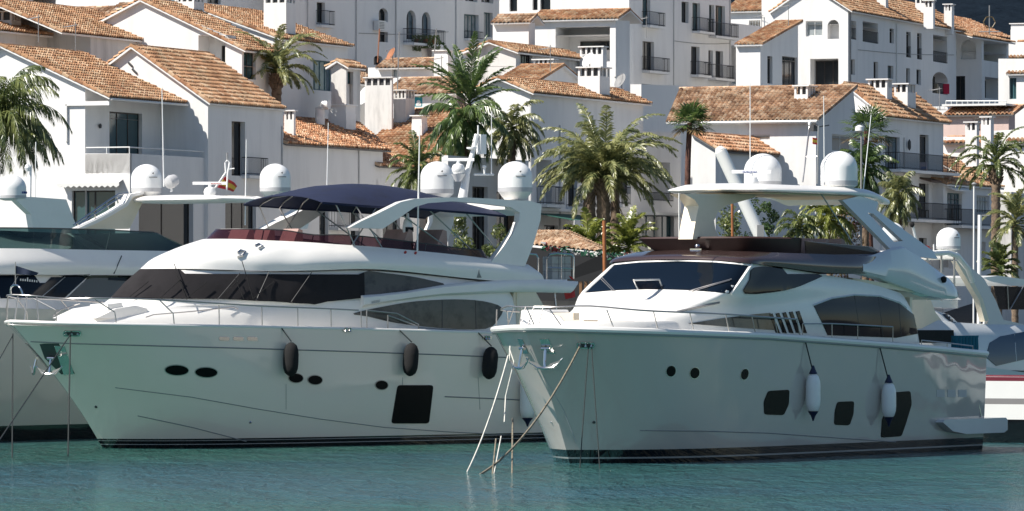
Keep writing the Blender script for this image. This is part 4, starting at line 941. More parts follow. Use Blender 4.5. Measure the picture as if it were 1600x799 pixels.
class House:
    """local frame: origin at the near vertical corner, x runs right and back along the shaded front, y left and back along the sunlit front"""
    def __init__(h, px, d, label, al=68, zb=None, cat='house', name='white_house', m=None, group=None, sh=0):
        d = d+sh; h.sh = sh; h.d = d; a = radians(al); h.c = cos(a); h.s = sin(a); h.X = (px-800)/F*d; h.Y = d; h.m = m or STUCCO
        h.zb = (max(0, tab([(226, 1.36), (262, 1.4), (300, 3), (340, 7), (380, 11), (440, 16)], d))-1.0) if zb is None else zb
        h.root = empty(name, label, cat, (h.X, h.Y, 0), a, group); h.W = MB()
    def X_(h, px, y=0):      # x on the plane y = const for column px
        r = (px-800)/F; ax = h.X-h.s*y; ay = h.Y+h.c*y; return (r*ay-ax)/(h.c-r*h.s)
    def Y_(h, px, x=0):
        r = (px-800)/F; ax = h.X+h.c*x; ay = h.Y+h.s*x; return (r*ay-ax)/(-h.s-r*h.c)
    def dep(h, x, y): return h.Y+h.s*x+h.c*y
    def Z_(h, py, x, y): return EYE-(py-HOR)/F*h.dep(x, y)
    def R(h, px, py, y=0):
        x = h.X_(px, y); return Vector((x, y, h.zb if py is None else h.Z_(py, x, y)))
    def L(h, px, py, x=0):
        y = h.Y_(px, x); return Vector((x, y, h.zb if py is None else h.Z_(py, x, y)))
    def f(h, face, px, py, off=0): return h.R(px, py, off) if face == 'R' else h.L(px, py, off)
    def wall(h, face, out, holes=(), off=0, depth=0.28, m=None):
        P_ = [h.f(face, x, y, off) if not isinstance(x, Vector) else x for x, y in out]; HH = []
        inn = Vector((0, 1, 0)) if face == 'R' else Vector((1, 0, 0))
        for q in holes:
            q, dp = (q[0], q[1]) if isinstance(q[0], (list, tuple)) and not isinstance(q[0][0], (int, float)) or (len(q) == 2) else (q, depth)
            H_ = h.rect(face, q, off); HH.append(H_); k = len(H_)
            h.W.add(H_+[p+inn*dp for p in H_], [(i, (i+1) % k, (i+1) % k+k, i+k) for i in range(k)], m or h.m)
            if dp > 0.6: h.W.add([p+inn*dp for p in H_], [tuple(range(k))], m or h.m)
        allv = P_+[p for q in HH for p in q]
        h.W.add(allv, [tuple(t) for t in tessellate_polygon([P_]+HH)], m or h.m)
    def rect(h, face, q, off=0):
        """four-corner opening from pixel box (x0, y0, x1, y1[, 'a' for an arched head])"""
        xm = (q[0]+q[2])/2; a = h.f(face, q[0], q[1], off); b = h.f(face, q[2], q[1], off)
        zt = h.f(face, xm, q[1], off).z; zl = h.f(face, xm, q[3], off).z
        A = Vector((a.x, a.y, zl)); B = Vector((b.x, b.y, zl)); C = Vector((b.x, b.y, zt)); D = Vector((a.x, a.y, zt))
        if len(q) > 4 and q[4] == 'a':
            r = min((b-a).length/2, (zt-zl)*0.4); out = [A, B]
            for k in range(9):
                t = pi*k/8; p = C.lerp(D, (1-cos(t))/2); p.z = zt-r+r*sin(t); out.append(p)
            return out
        return [A, B, C, D]
    def window(h, face, q, pane='d', fr='d', off=0, depth=0.2, mull=1, rail=None, name='window', shade=None):
        H_ = h.rect(face, q[:4], off); inn = Vector((0, 1, 0)) if face == 'R' else Vector((1, 0, 0))
        A, B, C, D = [p+inn*depth for p in H_]; u = (B-A).normalized(); w = (B-A).length; hh = D.z-A.z; fm = MB(); t = min(0.07, w*0.12)
        def bar(x0, x1, z0, z1, m=None, d0=0, d1=0.07, mb=fm):
            p = A+u*x0; q_ = A+u*x1; vs = []
            for dd in (d0, d1):
                for (c, z) in ((p, z0), (q_, z0), (q_, z1), (p, z1)): vs.append(c+inn*dd+Vector((0, 0, z)))
            mb.add(vs, [(3, 2, 1, 0), (4, 5, 6, 7), (0, 1, 5, 4), (1, 2, 6, 5), (2, 3, 7, 6), (3, 0, 4, 7)], m or FRS[fr])
        bar(0, w, 0, t); bar(0, w, hh-t, hh); bar(0, t, t, hh-t); bar(w-t, w, t, hh-t)
        for k in range(mull): c = w*(k+1)/(mull+1); bar(c-t/2, c+t/2, t, hh-t)
        o = fm.build(name, h.root, smooth=0)
        pm = MB(); bar(t*0.5, w-t*0.5, t*0.5, hh-t*0.5, PANES[pane], 0.03, 0.05, pm); pm.build('pane', o, smooth=0)
        return o
    def railing(h, face, q, off=0, proj=0.35, slab=True, step=0.13, m=None, h_=0.95, name='balcony_railing'):
        """iron railing in front of a front: pixel box gives left, right and the slab level"""
        x0, x1, yb = q; out = Vector((0, -1, 0)) if face == 'R' else Vector((-1, 0, 0)); m = m or IRON
        a = h.f(face, x0, yb, off); b = h.f(face, x1, yb, off); b.z = a.z = h.f(face, (x0+x1)/2, yb, off).z
        mb = MB(); A = a+out*proj; B = b+out*proj; up = Vector((0, 0, h_)); r = 0.018
        for p, q_ in ((a, A), (A, B), (B, b)):
            mb.tube([p+up, q_+up], r*1.2, m, 4); mb.tube([p+up*0.1, q_+up*0.1], r, m, 4)
            n = max(1, int((q_-p).length/step))
            for i in range(n+1): c = p.lerp(q_, i/n); mb.tube([c, c+up], r*0.62, m, 4)
        mb.build(name, h.root, smooth=0)
        if slab:
            s = MB(); o2 = out*(proj+0.06); vs = [a, b, b+o2, a+o2]; s.prism(vs, (0, 0, -0.16), h.m); s.build('balcony_slab', h.root, smooth=0)
    def body(h, x1, y1, zt, x0=0, y0=0, sides='br'):
        """closing walls at the back and the hidden sides, and a lid"""
        b = h.zb; W_ = h.W; zt = zt-0.9
        W_.add([(x1, y0, b), (x1, y1, b), (x1, y1, zt), (x1, y0, zt)], [(0, 1, 2, 3)], h.m)
        W_.add([(x0, y1, b), (x1, y1, b), (x1, y1, zt), (x0, y1, zt)], [(3, 2, 1, 0)], h.m)
        W_.add([(x0, y0, zt-.02), (x1, y0, zt-.02), (x1, y1, zt-.02), (x0, y1, zt-.02)], [(0, 1, 2, 3)], h.m)
    def slab(h, a, b, m=None): h.W.box(a, b, m or h.m)
    def roof(h, quads, m=T_OR, ridges=(), name='roof'):
        mb = TileMB()
        for i, q in enumerate(quads): slope(mb, *q, m, seed=i)
        for a, b in ridges: ridge(mb, a, b, m)
        return mb.build(name, h.root, smooth=50)
    def done(h): h.wallo = h.W.build('wall', h.root, smooth=0); return h
    def chimney(h, px0, pxc, px1, yt, yb, d=None, xy=None, m=None, slots=2, par=None, cap=None, lid=0.07):
        """box chimney seen corner-on: left edge, corner and right edge columns, top and bottom rows, at distance d"""
        m = m or STUCCO; d = (d+h.sh) if d else h.d+3
        w = P(pxc, yb, d)-Vector((h.X, h.Y, 0)); cx = w.x*h.c+w.y*h.s; cy = -w.x*h.s+w.y*h.c
        ly = max(0.3, h.Y_(px0, cx)-cy); lx = max(0.25, min(2.2, h.X_(px1, cy)-cx)) if px1 > pxc else 0.7
        zt = EYE-(yt-HOR)/F*d; zb = EYE-(yb-HOR)/F*d-0.8; mb = MB(); s = min(0.45, (zt-zb)*0.25)
        zc = zt-lid-s
        mb.box((cx, cy, zb), (cx+lx, cy+ly, zc), m)
        if slots:
            nn = slots+1; pw = 0.11
            for i in range(nn):
                y = cy+(ly-pw)*i/(nn-1); mb.box((cx+0.01, y, zc), (cx+0.13, y+pw, zt-lid), m); mb.box((cx+lx-0.13, y, zc), (cx+lx-0.01, y+pw, zt-lid), m)
            k = 2 if lx > 0.6 else 1
            for i in range(1, k+1): x = cx+(lx-pw)*i/(k+1); mb.box((x, cy+0.01, zc), (x+pw, cy+0.12, zt-lid), m)
            mb.box((cx+0.16, cy+0.16, zc), (cx+lx-0.16, cy+ly-0.16, zt-lid-.02), DGREY)
        else: mb.box((cx+0.02, cy+0.02, zc), (cx+lx-0.02, cy+ly-0.02, zt-lid), m)
        mb.box((cx-0.1, cy-0.1, zt-lid), (cx+lx+0.1, cy+ly+0.1, zt), m)
        o = mb.build('chimney', par or h.root, smooth=0)
        if cap:
            t = TileMB(); z = zt+.01; xm = cx+lx/2
            slope(t, (cx-.2, cy+ly+.15, z), (cx-.2, cy-.15, z), (xm, cy+ly+.15, z+.25), (xm, cy-.15, z+.25), cap); slope(t, (cx+lx+.2, cy-.15, z), (cx+lx+.2, cy+ly+.15, z), (xm, cy-.15, z+.25), (xm, cy+ly+.15, z+.25), cap)
            t.build('chimney_roof', o)
        return o
    def dish(h, px, py, d, r=0.45, face=-0.6, m=None):
        w = P(px, py, d+h.sh)-Vector((h.X, h.Y, 0)); c = Vector((w.x*h.c+w.y*h.s, -w.x*h.s+w.y*h.c, w.z))
        mb = MB(); M = Matrix.Translation(c) @ Matrix.Rotation(face, 4, 'Z') @ Matrix.Rotation(radians(-62), 4, 'Y')
        prof = [(0.01, 0), (r*.5, .03), (r*.8, .08), (r, .13), (r*1.02, .14), (r*.98, .15), (r*.5, .06), (.01, .03)]
        mb.lathe(prof, m or WHITEP, n=22, M=M); mb.tube([c, c+Vector((0.1, 0, -0.5))], .03, MGREY, 6); mb.tube([M @ Vector((r, 0, .13)), M @ Vector((0, 0, r*1.1))], .015, MGREY, 5)
        mb.lathe([(.03, -.05), (.04, .05)], MGREY, tuple(M @ Vector((0, 0, r*1.1))), 8)
        mb.build('satellite_dish', h.root, smooth=50)
def roofX(h, pe, ze, pr, zr, x0, x1, m=T_OR, back=True, ov=0.0, x1r=None, gable=False):
    """roof whose ridge runs along x: eave at y=pe,z=ze; ridge at y=pr,z=zr"""
    q = [((x0, pe, ze), (x1, pe, ze), (x0, pr, zr), (x1r or x1, pr, zr))]
    if gable:
        y2 = 2*pr-pe; h.W.add([(0.02, pe+.3, h.zb), (0.02, pe+.3, ze-.05), (0.02, pr, zr-.12), (0.02, y2-.3, ze-.05), (0.02, y2-.3, h.zb)], [(0, 1, 2, 3, 4)], h.m)
    if back: yb = 2*pr-pe; q.append(((x1, yb, ze), (x0, yb, ze), (x1r or x1, pr, zr), (x0, pr, zr)))
    return h.roof(q, m, [((x0, pr, zr+.05), (x1r or x1, pr, zr+.05)), ((x0+.06, pe, ze+.05), (x0+.06, pr, zr+.05))])
def roofY(h, xe, ze, xr, zr, y0, y1, m=T_OR, back=True, y1r=None):
    """roof whose ridge runs along y: eave at x=xe on the sunlit side"""
    q = [((xe, y1, ze), (xe, y0, ze), (xr, y1r if y1r is not None else y1, zr), (xr, y0, zr))]
    if back: xb = 2*xr-xe; q.append(((xb, y0, ze), (xb, y1, ze), (xr, y0, zr), (xr, y1r if y1r is not None else y1, zr)))
    return h.roof(q, m, [((xr, y0, zr+.05), (xr, y1r if y1r is not None else y1, zr+.05)), ((xe, y0+.06, ze+.05), (xr, y0+.06, zr+.05))])
def yroof_px(h, ye_px, ye, yr, y0, y1, m=T_OR, x_e=-0.35, pitch=0.42, back=True):
    """roofY from pixel rows: eave row ye and ridge row yr, both read at column ye_px"""
    zE = h.Z_(ye, x_e, h.Y_(ye_px, x_e)); x = x_e+0.5
    for _ in range(60):
        z = h.Z_(yr, x, h.Y_(ye_px, x)); zz = zE+pitch*(x-x_e)
        if zz >= z: break
        x += 0.15
    roofY(h, x_e, zE, x, zE+pitch*(x-x_e), y0, y1, m, back); return x, zE+pitch*(x-x_e), zE

# --- A: gabled house at the far left, terrace in front of its upper storey
A = House(203, 268, 'white gabled house with tan tile roof, terrace and dark sliding door, far left')
yA = A.Y_(133); yE = A.Y_(175); yR_ = A.Y_(4); zE = A.L(175, 153).z; zR = A.L(4, 72).z; zp = A.L(203, 240).z
A.wall('L', [(-70, None), (-70, 108), (4, 74), (133, 134), (133, 240), (203, 240), (203, None)], [(112, 298, 180, 400)])
A.window('L', (112, 298, 180, 400), 't', 'd', mull=1, name='shop_door')
xe = A.X_(296, yE)
A.wall('R', [(133, None), (133, 134), (Vector((xe+3, yA, A.L(133, 134).z)), 0), (Vector((xe+3, yA, A.zb)), 0)], [(171, 176, 222, 262)], off=yA)
A.window('R', (171, 176, 222, 262), 't', 'd', off=yA, mull=2, name='sliding_door')
A.wall('R', [(203, None), (203, 240), (Vector((A.X_(345), 0, zp)), 0), (345, None)], [(217, 312, 302, 420)])
A.window('R', (217, 312, 302, 420), 'd', 'd', mull=1, name='garage_door', depth=.25)
A.slab((0.02, 0.01, zp-1.15), (A.X_(345), yA, zp-1.0)); A.slab((0, 0.0, zp-1.0), (0.2, yA, zp-0.003)); A.slab((0.2, 0.003, zp-1.0), (A.X_(345), 0.2, zp-0.003))
A.body(xe+3, A.Y_(-70), zE, y0=yA)
roofX(A, yE, zE, yR_, zR, -0.25, xe)
A.slab((-0.12, A.Y_(172), zE-0.38), (0.1, A.Y_(103), zE-0.16)); A.slab((-.12, A.Y_(106), zE-2.2), (0.0, A.Y_(103), zE-.3))
rl = MB(); zr = zp+0.32
rl.tube([(0.05, A.Y_(134), zr), (0.05, 0.05, zr), (A.X_(320), 0.05, zr)], 0.035, FRW, 6)
for x, y in ((.05, .05), (.05, A.Y_(166)), (A.X_(258), .05), (A.X_(318), .05)): rl.tube([(x, y, zp-.05), (x, y, zr)], 0.03, FRW, 6)
rl.build('terrace_railing', A.root)
gu = MB(); gu.tube([(-.2, yE-.05, zE-.08), (xe, yE-.05, zE-.08)], .06, FRW, 6); gu.build('gutter', A.root)
aw = MB()     # scalloped canopy edge over the shop
for k in range(11):
    y = A.Y_(95)+(A.Y_(192)-A.Y_(95))*k/11; y2 = A.Y_(95)+(A.Y_(192)-A.Y_(95))*(k+1)/11; z = A.L(140, 287).z
    aw.prism([(-.45, y, z), (-.45, y2, z), (-.45, y2, z-.12), (-.45, (y+y2)/2, z-.22), (-.45, y, z-.12)], (.04, 0, 0), FRW)
aw.prism([(-.45, A.Y_(95), A.L(140, 287).z), (-.45, A.Y_(192), A.L(140, 287).z), (0, A.Y_(192), A.L(140, 282).z), (0, A.Y_(95), A.L(140, 282).z)], (0, 0, .05), STUCCO)
aw.build('canopy', A.root, smooth=0)
for px in (154, 288):
    p = A.R(px, 197, yA); l = MB(); l.lathe([(.06, -.12), (.09, 0), (.05, .12)], DGREY, (p.x, p.y-.1, p.z), 8); l.build('wall_lamp', A.root)
A.done()
# --- C: second gabled house
dC = A.dep(A.X_(325), 0)-0.5
C_ = House(325, dC, 'gabled house with orange tile roof and tall narrow balcony door, right of the terraced house')
yE = C_.Y_(332); zE = C_.L(325, 158).z-.0; yr = C_.Y_(208); zR = C_.L(208, 73).z; xe = C_.X_(447, C_.Y_(332)); zE = zR-(zR-C_.L(325, 157).z)*(yr-yE)/(yr)
C_.wall('L', [(140, None), (140, 112), (208, 75), (325, 158), (325, None)])
zw = C_.L(325, 158).z
C_.wall('R', [(325, None), (325, 158), (Vector((C_.X_(443), 0, zw)), 0), (443, None)], [(362, 190, 383, 275), (352, 306, 400, 420)])
C_.window('R', (362, 190, 383, 275), 'd', 'd', mull=0, name='balcony_door', depth=.3); C_.window('R', (352, 306, 400, 420), 'd', 'd', mull=2, name='shop_door')
C_.railing('R', (378, 408, 275), proj=.4)
C_.body(C_.X_(443), C_.Y_(140), zw)
roofX(C_, yE, zE, yr, zR, -.25, C_.X_(447, yE))
v = MB()
for (x0, y0, x1, y1) in ((201, 98, 207, 104), (207, 108, 214, 115)): p = C_.L(x0, y0); q2 = C_.L(x1, y1); v.tube([p+Vector((-.03, 0, 0)), q2+Vector((-.03, 0, 0))], .06, DGREY, 6)
v.build('vent', C_.root); C_.done()
# --- D: lower house, orange roof over a blue-shaded wall
dD = C_.dep(C_.X_(443), 0)
D = House(443, dD, 'low white house with small bright orange tile roof beside the palm, behind the navy bimini')
zE = D.R(443, 224).z; D.wall('R', [(443, None), (443, 224), (Vector((D.X_(598), 0, zE)), 0), (598, None)], [(499, 298, 513, 420), (548, 330, 560, 420)])
D.window('R', (499, 298, 513, 420), 'd', 'd', mull=0, name='door'); D.window('R', (548, 330, 560, 420), 'd', 'd', mull=0, name='door'); D.railing('R', (514, 546, 356), proj=.5)
yr = 4.2; zR = D.Z_(176, 0, yr); D.body(D.X_(598), 2*yr, zE); roofX(D, -.3, zE-.05, yr, zR, -.2, D.X_(604), m=T_RD, gable=True, x1r=D.X_(560, yr))
D.chimney(444, 459, 462, 172, 205, dD+3, slots=2)
D.chimney(513, 541, 556, 163, 196, dD+14, slots=0)
v = MB(); p = P(500, 170, dD+12)-Vector((D.X, D.Y, 0)); p = Vector((p.x*D.c+p.y*D.s, -p.x*D.s+p.y*D.c, p.z))
v.tube([p+Vector((0, 0, -.9)), p, p+Vector((0, -.25, .2)), p+Vector((0, -.55, .22))], .28, FRW, 10); v.build('extractor_hood', D.root); D.done()
D2 = House(588, D.dep(D.X_(588), 0), 'small white outbuilding with short orange roof, left of the striped tile roof')
zE = D2.R(588, 260).z; D2.wall('R', [(588, None), (588, 260), (Vector((D2.X_(700), 0, zE)), 0), (700, None)], [(596, 320, 625, 420), (655, 330, 690, 420)]); D2.window('R', (596, 320, 625, 420), 'd', mull=1); D2.window('R', (655, 330, 690, 420), 'd', mull=1)
D2.body(D2.X_(700), 4, zE); roofX(D2, -.3, zE, 2, D2.Z_(238, 0, 2), -.2, D2.X_(660), m=T_RD, gable=True); D2.done()
# --- E: house behind with a recessed terrace window
E_ = House(378, 294, 'white gabled house with recessed upper window and big chimney, second row at left')
yr = E_.Y_(222); zR = E_.L(222, 0).z; zw = E_.L(378, 77).z
E_.wall('L', [(150, None), (150, 40), (222, 2), (378, 77), (378, None)], [((310, 55, 352, 100), 1.4)])
E_.window('L', (331, 70, 352, 100), 'd', 'd', off=0, depth=1.3, mull=1)
E_.wall('R', [(378, None), (378, 77), (Vector((E_.X_(440), 0, zw)), 0), (440, None)], [(381, 82, 400, 124)]); E_.window('R', (381, 82, 400, 124), 't', 'd', mull=1, name='terrace_door')
E_.body(E_.X_(440), E_.Y_(150), zw); roofX(E_, -.35, zw-.1, yr, zR, -.25, E_.X_(442)); E_.chimney(273, 303, 319, -12, 36, 300, slots=3); E_.done()
E2 = House(436, 301, 'white house with blue glazed window and tan roof corner, behind the small left palm')
zE = E2.R(436, 62).z; E2.wall('R', [(436, None), (436, 62), (Vector((E2.X_(543), 0, zE)), 0), (543, None)], [(489, 95, 521, 142)])
E2.window('R', (489, 95, 521, 142), 'b', 'b', mull=3, depth=.22); E2.wall('L', [(360, None), (360, 38), (436, 62), (436, None)])
yr = 6.0; E2.body(E2.X_(543), 9, zE); roofX(E2, -.3, zE, yr, E2.Z_(5, 0, yr), -.2, E2.X_(546)); E2.chimney(412, 447, 462, -10, 42, 303, slots=3)
# small terrace rail and roof aerials
m_ = MB(); 
for z in (0, .12, .24): m_.tube([E2.L(420, 100)+Vector((-.3, .4, z)), E2.L(440, 100)+Vector((-.3, -.4, z+.1))], .012, RAILM, 4)
m_.tube([E2.L(430, 96)+Vector((-.3, 0, .4)), E2.L(430, 150)+Vector((-.3, 0, 0))], .02, RAILM, 5); m_.build('aerial', E2.root); E2.done()
# --- F: houses at the top left
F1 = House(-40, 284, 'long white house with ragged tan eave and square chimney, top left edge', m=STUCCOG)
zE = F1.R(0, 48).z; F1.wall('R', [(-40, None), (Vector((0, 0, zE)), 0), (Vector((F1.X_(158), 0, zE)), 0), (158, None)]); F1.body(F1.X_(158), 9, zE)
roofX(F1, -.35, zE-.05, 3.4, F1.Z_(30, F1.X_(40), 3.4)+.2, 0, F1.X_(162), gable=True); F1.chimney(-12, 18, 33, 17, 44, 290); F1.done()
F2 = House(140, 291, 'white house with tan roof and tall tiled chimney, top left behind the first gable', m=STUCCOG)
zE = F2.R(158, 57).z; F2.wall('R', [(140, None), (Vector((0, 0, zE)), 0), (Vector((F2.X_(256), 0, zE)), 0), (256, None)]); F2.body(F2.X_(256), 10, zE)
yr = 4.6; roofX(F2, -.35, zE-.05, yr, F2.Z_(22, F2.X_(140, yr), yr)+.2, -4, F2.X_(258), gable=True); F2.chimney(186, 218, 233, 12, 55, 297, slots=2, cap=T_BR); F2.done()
F3 = House(192, 312, 'white house with reddish striped roof behind the tiled chimney, top left'); F3.wall('L', [(60, None), (60, 36), (192, 33), (192, None)]); F3.wall('R', [(192, None), (192, 33), (230, 28), (230, None)])
yroof_px(F3, 140, 34, 14, -.3, F3.Y_(60), m=T_BR); F3.body(F3.X_(230), F3.Y_(60), F3.L(192, 33).z); F3.dish(80, 6, 311, .75, m=MGREY); F3.done()
F4 = House(300, 335, 'tall white house at the top edge above the left gables'); F4.wall('L', [(-60, None), (-60, -60), (300, -60), (300, None)], [(40, -10, 62, 6), (253, -15, 273, 8)]); F4.window('L', (253, -15, 273, 8), 'b'); F4.window('L', (40, -10, 62, 6), 'd')
F4.wall('R', [(300, None), (300, -60), (480, -52), (480, None)], [(324, -20, 345, 6)]); F4.window('R', (324, -20, 345, 6), 'd'); F4.body(F4.X_(480), F4.Y_(-60), F4.L(300, -58).z); F4.done()
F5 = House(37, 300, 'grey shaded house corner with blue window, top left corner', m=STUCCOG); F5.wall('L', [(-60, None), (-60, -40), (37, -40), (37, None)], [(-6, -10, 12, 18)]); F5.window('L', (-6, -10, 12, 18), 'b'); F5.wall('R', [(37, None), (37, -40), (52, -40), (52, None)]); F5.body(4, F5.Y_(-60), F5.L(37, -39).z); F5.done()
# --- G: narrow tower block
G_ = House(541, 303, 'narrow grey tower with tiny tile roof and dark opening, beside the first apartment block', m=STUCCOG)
zE = G_.R(541, 106).z; G_.wall('R', [(541, None), (541, 106), (Vector((G_.X_(563), 0, zE)), 0), (563, None)], [(543, 112, 552, 172)]); G_.window('R', (543, 112, 552, 172), 't', mull=0); G_.wall('L', [(536, None), (536, 107), (541, 106), (541, None)]); G_.body(G_.X_(563), G_.Y_(536), zE)
roofX(G_, -.25, zE, .5, G_.Z_(95, 0, .5), -.2, G_.X_(566), gable=True); G_.done()
# --- H: big shaded apartment building
H_ = House(455, 322, 'tall grey-shaded apartment building with arched windows and planted balcony, top centre-left', al=60, cat='apartment building', name='apartment_building', sh=22)
H_.wall('R', [(455, None), (455, -60), (783, -50), (783, None)], [(495, 4, 508, 36), (592, 13, 606, 34, 'a'), (592, 50, 606, 66), (584, 87, 598, 102, 'a'), (635, 16, 650, 62, 'a'), (659, 19, 673, 66, 'a'), (725, 23, 748, 61), (756, 20, 770, 58), (727, -16, 746, 3), (752, -14, 771, 5)])
for q, pn, fr, mu in (((495, 4, 508, 36), 'd', 'd', 0), ((592, 13, 606, 34), 'd', 'd', 0), ((592, 50, 606, 66), 'd', 'd', 0), ((584, 87, 598, 102), 'd', 'd', 0), ((635, 16, 650, 62), 'b', 'd', 1), ((659, 19, 673, 66), 'b', 'd', 1), ((725, 23, 748, 61), 'c', 'b', 3), ((756, 20, 770, 58), 'c', 'b', 2), ((727, -16, 746, 3), 'd', 'w', 1), ((752, -14, 771, 5), 'd', 'w', 1)):
    H_.window('R', q, pn, fr, mull=mu, depth=.26)
H_.railing('R', (630, 680, 69), proj=.8); H_.railing('R', (494, 515, 40), proj=.4); H_.railing('R', (726, 750, 61), proj=.25, h_=.5)
H_.body(H_.X_(783), 12, H_.R(455, -58).z)
a = MB(); p = H_.R(590, 40); a.box((p.x-.6, -.45, p.z-.35), (p.x+.35, -.05, p.z+.3), FRW)
for k in range(5): a.box((p.x-.5, -.47, p.z-.25+k*.1), (p.x+.1, -.45, p.z-.20+k*.1), MGREY)
a.build('air_conditioner', H_.root, smooth=0); H_.dish(613, 86, 318, .45, m=TERRA); H_.done()
# --- I: the cluster of low roofs behind the tall palm
I1 = House(712, 288, 'low white house under broad striped tile roof with small white chimney, left of tall palm', sh=30)
I1.wall('L', [(540, None), (540, 262), (712, 262), (712, None)]); zR_ = yroof_px(I1, 620, 256, 174, -.3, I1.Y_(545), m=T_OR, pitch=.40)
I1.wall('R', [(712, None), (712, 262), (Vector((zR_[0], 0, zR_[1]-.15)), 0), (Vector((2*zR_[0], 0, zR_[2])), 0), (Vector((2*zR_[0], 0, I1.zb)), 0)]); I1.chimney(643, 659, 668, 180, 226, 293, slots=0); I1.body(8, I1.Y_(545), zR_[2]); I1.done()
I2 = House(609, 300, 'stout weathered chimney block with four openings among roofs', cat='chimney', name='chimney_block', m=STUCCOG, sh=25)
I2.chimney(570, 612, 614, 120, 205, 300, m=STUCCOG, slots=4); I2.done()
I3 = House(634, 301, 'smaller grey chimney stack with dark vents right of the stout one', cat='chimney', name='chimney_block', m=STUCCOG, sh=25)
I3.chimney(615, 634, 648, 140, 205, 301, m=STUCCOG, slots=3); I3.done()
I4 = House(805, 305, 'low white parapet house with turquoise sign and brown tiles, behind the tall palm', sh=27)
I4.wall('L', [(600, None), (600, 147), (805, 147), (805, None)], [(648, 152, 660, 167)]); p = I4.L(648, 152); q2 = I4.L(660, 167); s_ = MB(); s_.box((0.02, q2.y, q2.z), (.06, p.y, p.z), mat('turquoise_sign_board', (.02, .30, .36), .6)); s_.box((-.005, q2.y+.08, q2.z+.06), (.02, p.y-.08, q2.z+.22), FRW); s_.lathe([(.12, 0), (.12, .05)], FRW, n=14, M=Matrix.Translation(((p+q2)/2)+Vector((-.03, 0, 0))) @ Matrix.Rotation(radians(90), 4, 'Y')); s_.build('sign', I4.root)
zz = yroof_px(I4, 700, 147, 124, -.3, I4.Y_(600), m=T_BR, pitch=.35); I4.wall('R', [(805, None), (805, 147), (Vector((zz[0], 0, zz[1]-.1)), 0), (Vector((zz[0]*2, 0, zz[2])), 0), (Vector((zz[0]*2, 0, I4.zb)), 0)]); I4.body(8, I4.Y_(600), zz[2]); I4.done()
I5 = House(704, 312, 'white house with thin tile strip and square white pillar, right of the rusty dish', sh=28)
I5.wall('L', [(575, None), (575, 106), (704, 106), (704, None)], [(612, 106.5, 622, 122)]); I5.window('L', (612, 107, 622, 122), 'c', 'w'); yroof_px(I5, 640, 106, 94, I5.Y_(677), I5.Y_(590), m=T_BR, pitch=.35)
I5.chimney(678, 700, 708, 78, 128, 311, slots=0); I5.wall('R', [(704, None), (704, 106), (712, 106), (712, None)]); I5.body(I5.X_(712), I5.Y_(575), I5.L(704, 106).z); I5.done()
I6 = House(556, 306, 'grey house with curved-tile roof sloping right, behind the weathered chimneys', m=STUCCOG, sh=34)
zE = I6.R(560, 132).z; I6.wall('R', [(556, None), (556, 132), (Vector((I6.X_(650), 0, zE)), 0), (650, None)]); I6.body(I6.X_(650), 5, zE); roofX(I6, -.3, zE, 3.4, I6.Z_(100, 0, 3.4), -.2, I6.X_(652), m=T_BR, gable=True); I6.dish(572, 150, 300, .7); I6.done()
# --- Q0: gable right of the tall palm, blue-shaded side
Q0 = House(798, 284, 'blue-shaded gable end with tile roof falling left, right of the tall palm', sh=16)
za = Q0.R(876, 104).z; ze = Q0.R(798, 150).z
Q0.wall('R', [(798, None), (798, 150), (876, 105), (Vector((Q0.X_(876)*2, 0, ze)), 0), (Vector((Q0.X_(876)*2, 0, Q0.zb)), 0)]); Q0.wall('L', [(740, None), (740, 148), (798, 150), (798, None)]); Q0.body(8, Q0.Y_(740), ze)
roofY(Q0, -.3, ze-.12, Q0.X_(876), za+.05, -.25, Q0.Y_(735), m=T_OR); Q0.done()
# --- Q: house behind the middle palms with balconies
Q = House(828, 279, 'blue-white house with balconies, green awning and glazed shopfront, behind the middle palms')
zE = Q.R(880, 150).z; x1 = Q.X_(1005)
Q.wall('R', [(828, None), (Vector((0, 0, zE)), 0), (Vector((x1, 0, zE)), 0), (1005, 205), (1064, 208), (1064, None)], [((838, 250, 862, 318), 1.2), (888, 265, 902, 323), (912, 265, 922, 323), (970, 262, 985, 303), ((1005, 253, 1047, 312), 1.0), (1003, 334, 1053, 372), (880, 352, 900, 400), (850, 352, 872, 400)])
Q.window('R', (888, 265, 902, 323), 'd', 'd', mull=1, name='balcony_door'); Q.window('R', (912, 265, 922, 323), 'd', 'd', mull=0, name='balcony_door'); Q.window('R', (970, 262, 985, 303), 'd', 'd', mull=0)
Q.window('R', (1003, 334, 1053, 372), 't', 'b', mull=3, name='shopfront'); Q.window('R', (880, 352, 900, 400), 'd', mull=1); Q.window('R', (850, 352, 872, 400), 'd', mull=1)
Q.railing('R', (840, 868, 320), proj=.5); Q.railing('R', (885, 924, 324), proj=.5); Q.railing('R', (1006, 1048, 314), proj=.15, h_=.45, slab=False); Q.railing('R', (958, 972, 320), proj=.5)
Q.wall('L', [(812, None), (812, 148), (828, 148), (828, None)]); Q.body(Q.X_(1064), 3.4, zE-2)
Q.slab((Q.X_(828), -.25, Q.Z_(326, 3, 0)-.15), (Q.X_(1062), -.003, Q.Z_(326, 3, 0)))
Q.slab((Q.X_(990), -1.2, Q.Z_(331, 12, 0)-.12), (Q.X_(1052), -.26, Q.Z_(331, 12, 0)+.04), FRW)
yr = 1.7; roofX(Q, -.35, zE-.05, yr, Q.Z_(122, 0, yr), -.3, Q.X_(1010), m=T_OR, gable=True); Q.chimney(903, 937, 953, 104, 140, Q.dep(Q.X_(937), .5), slots=3)
a = MB(); z0 = Q.Z_(333, 1, 0); z1 = Q.Z_(344, 1, -2.2); X0 = Q.X_(836); X1 = Q.X_(900)
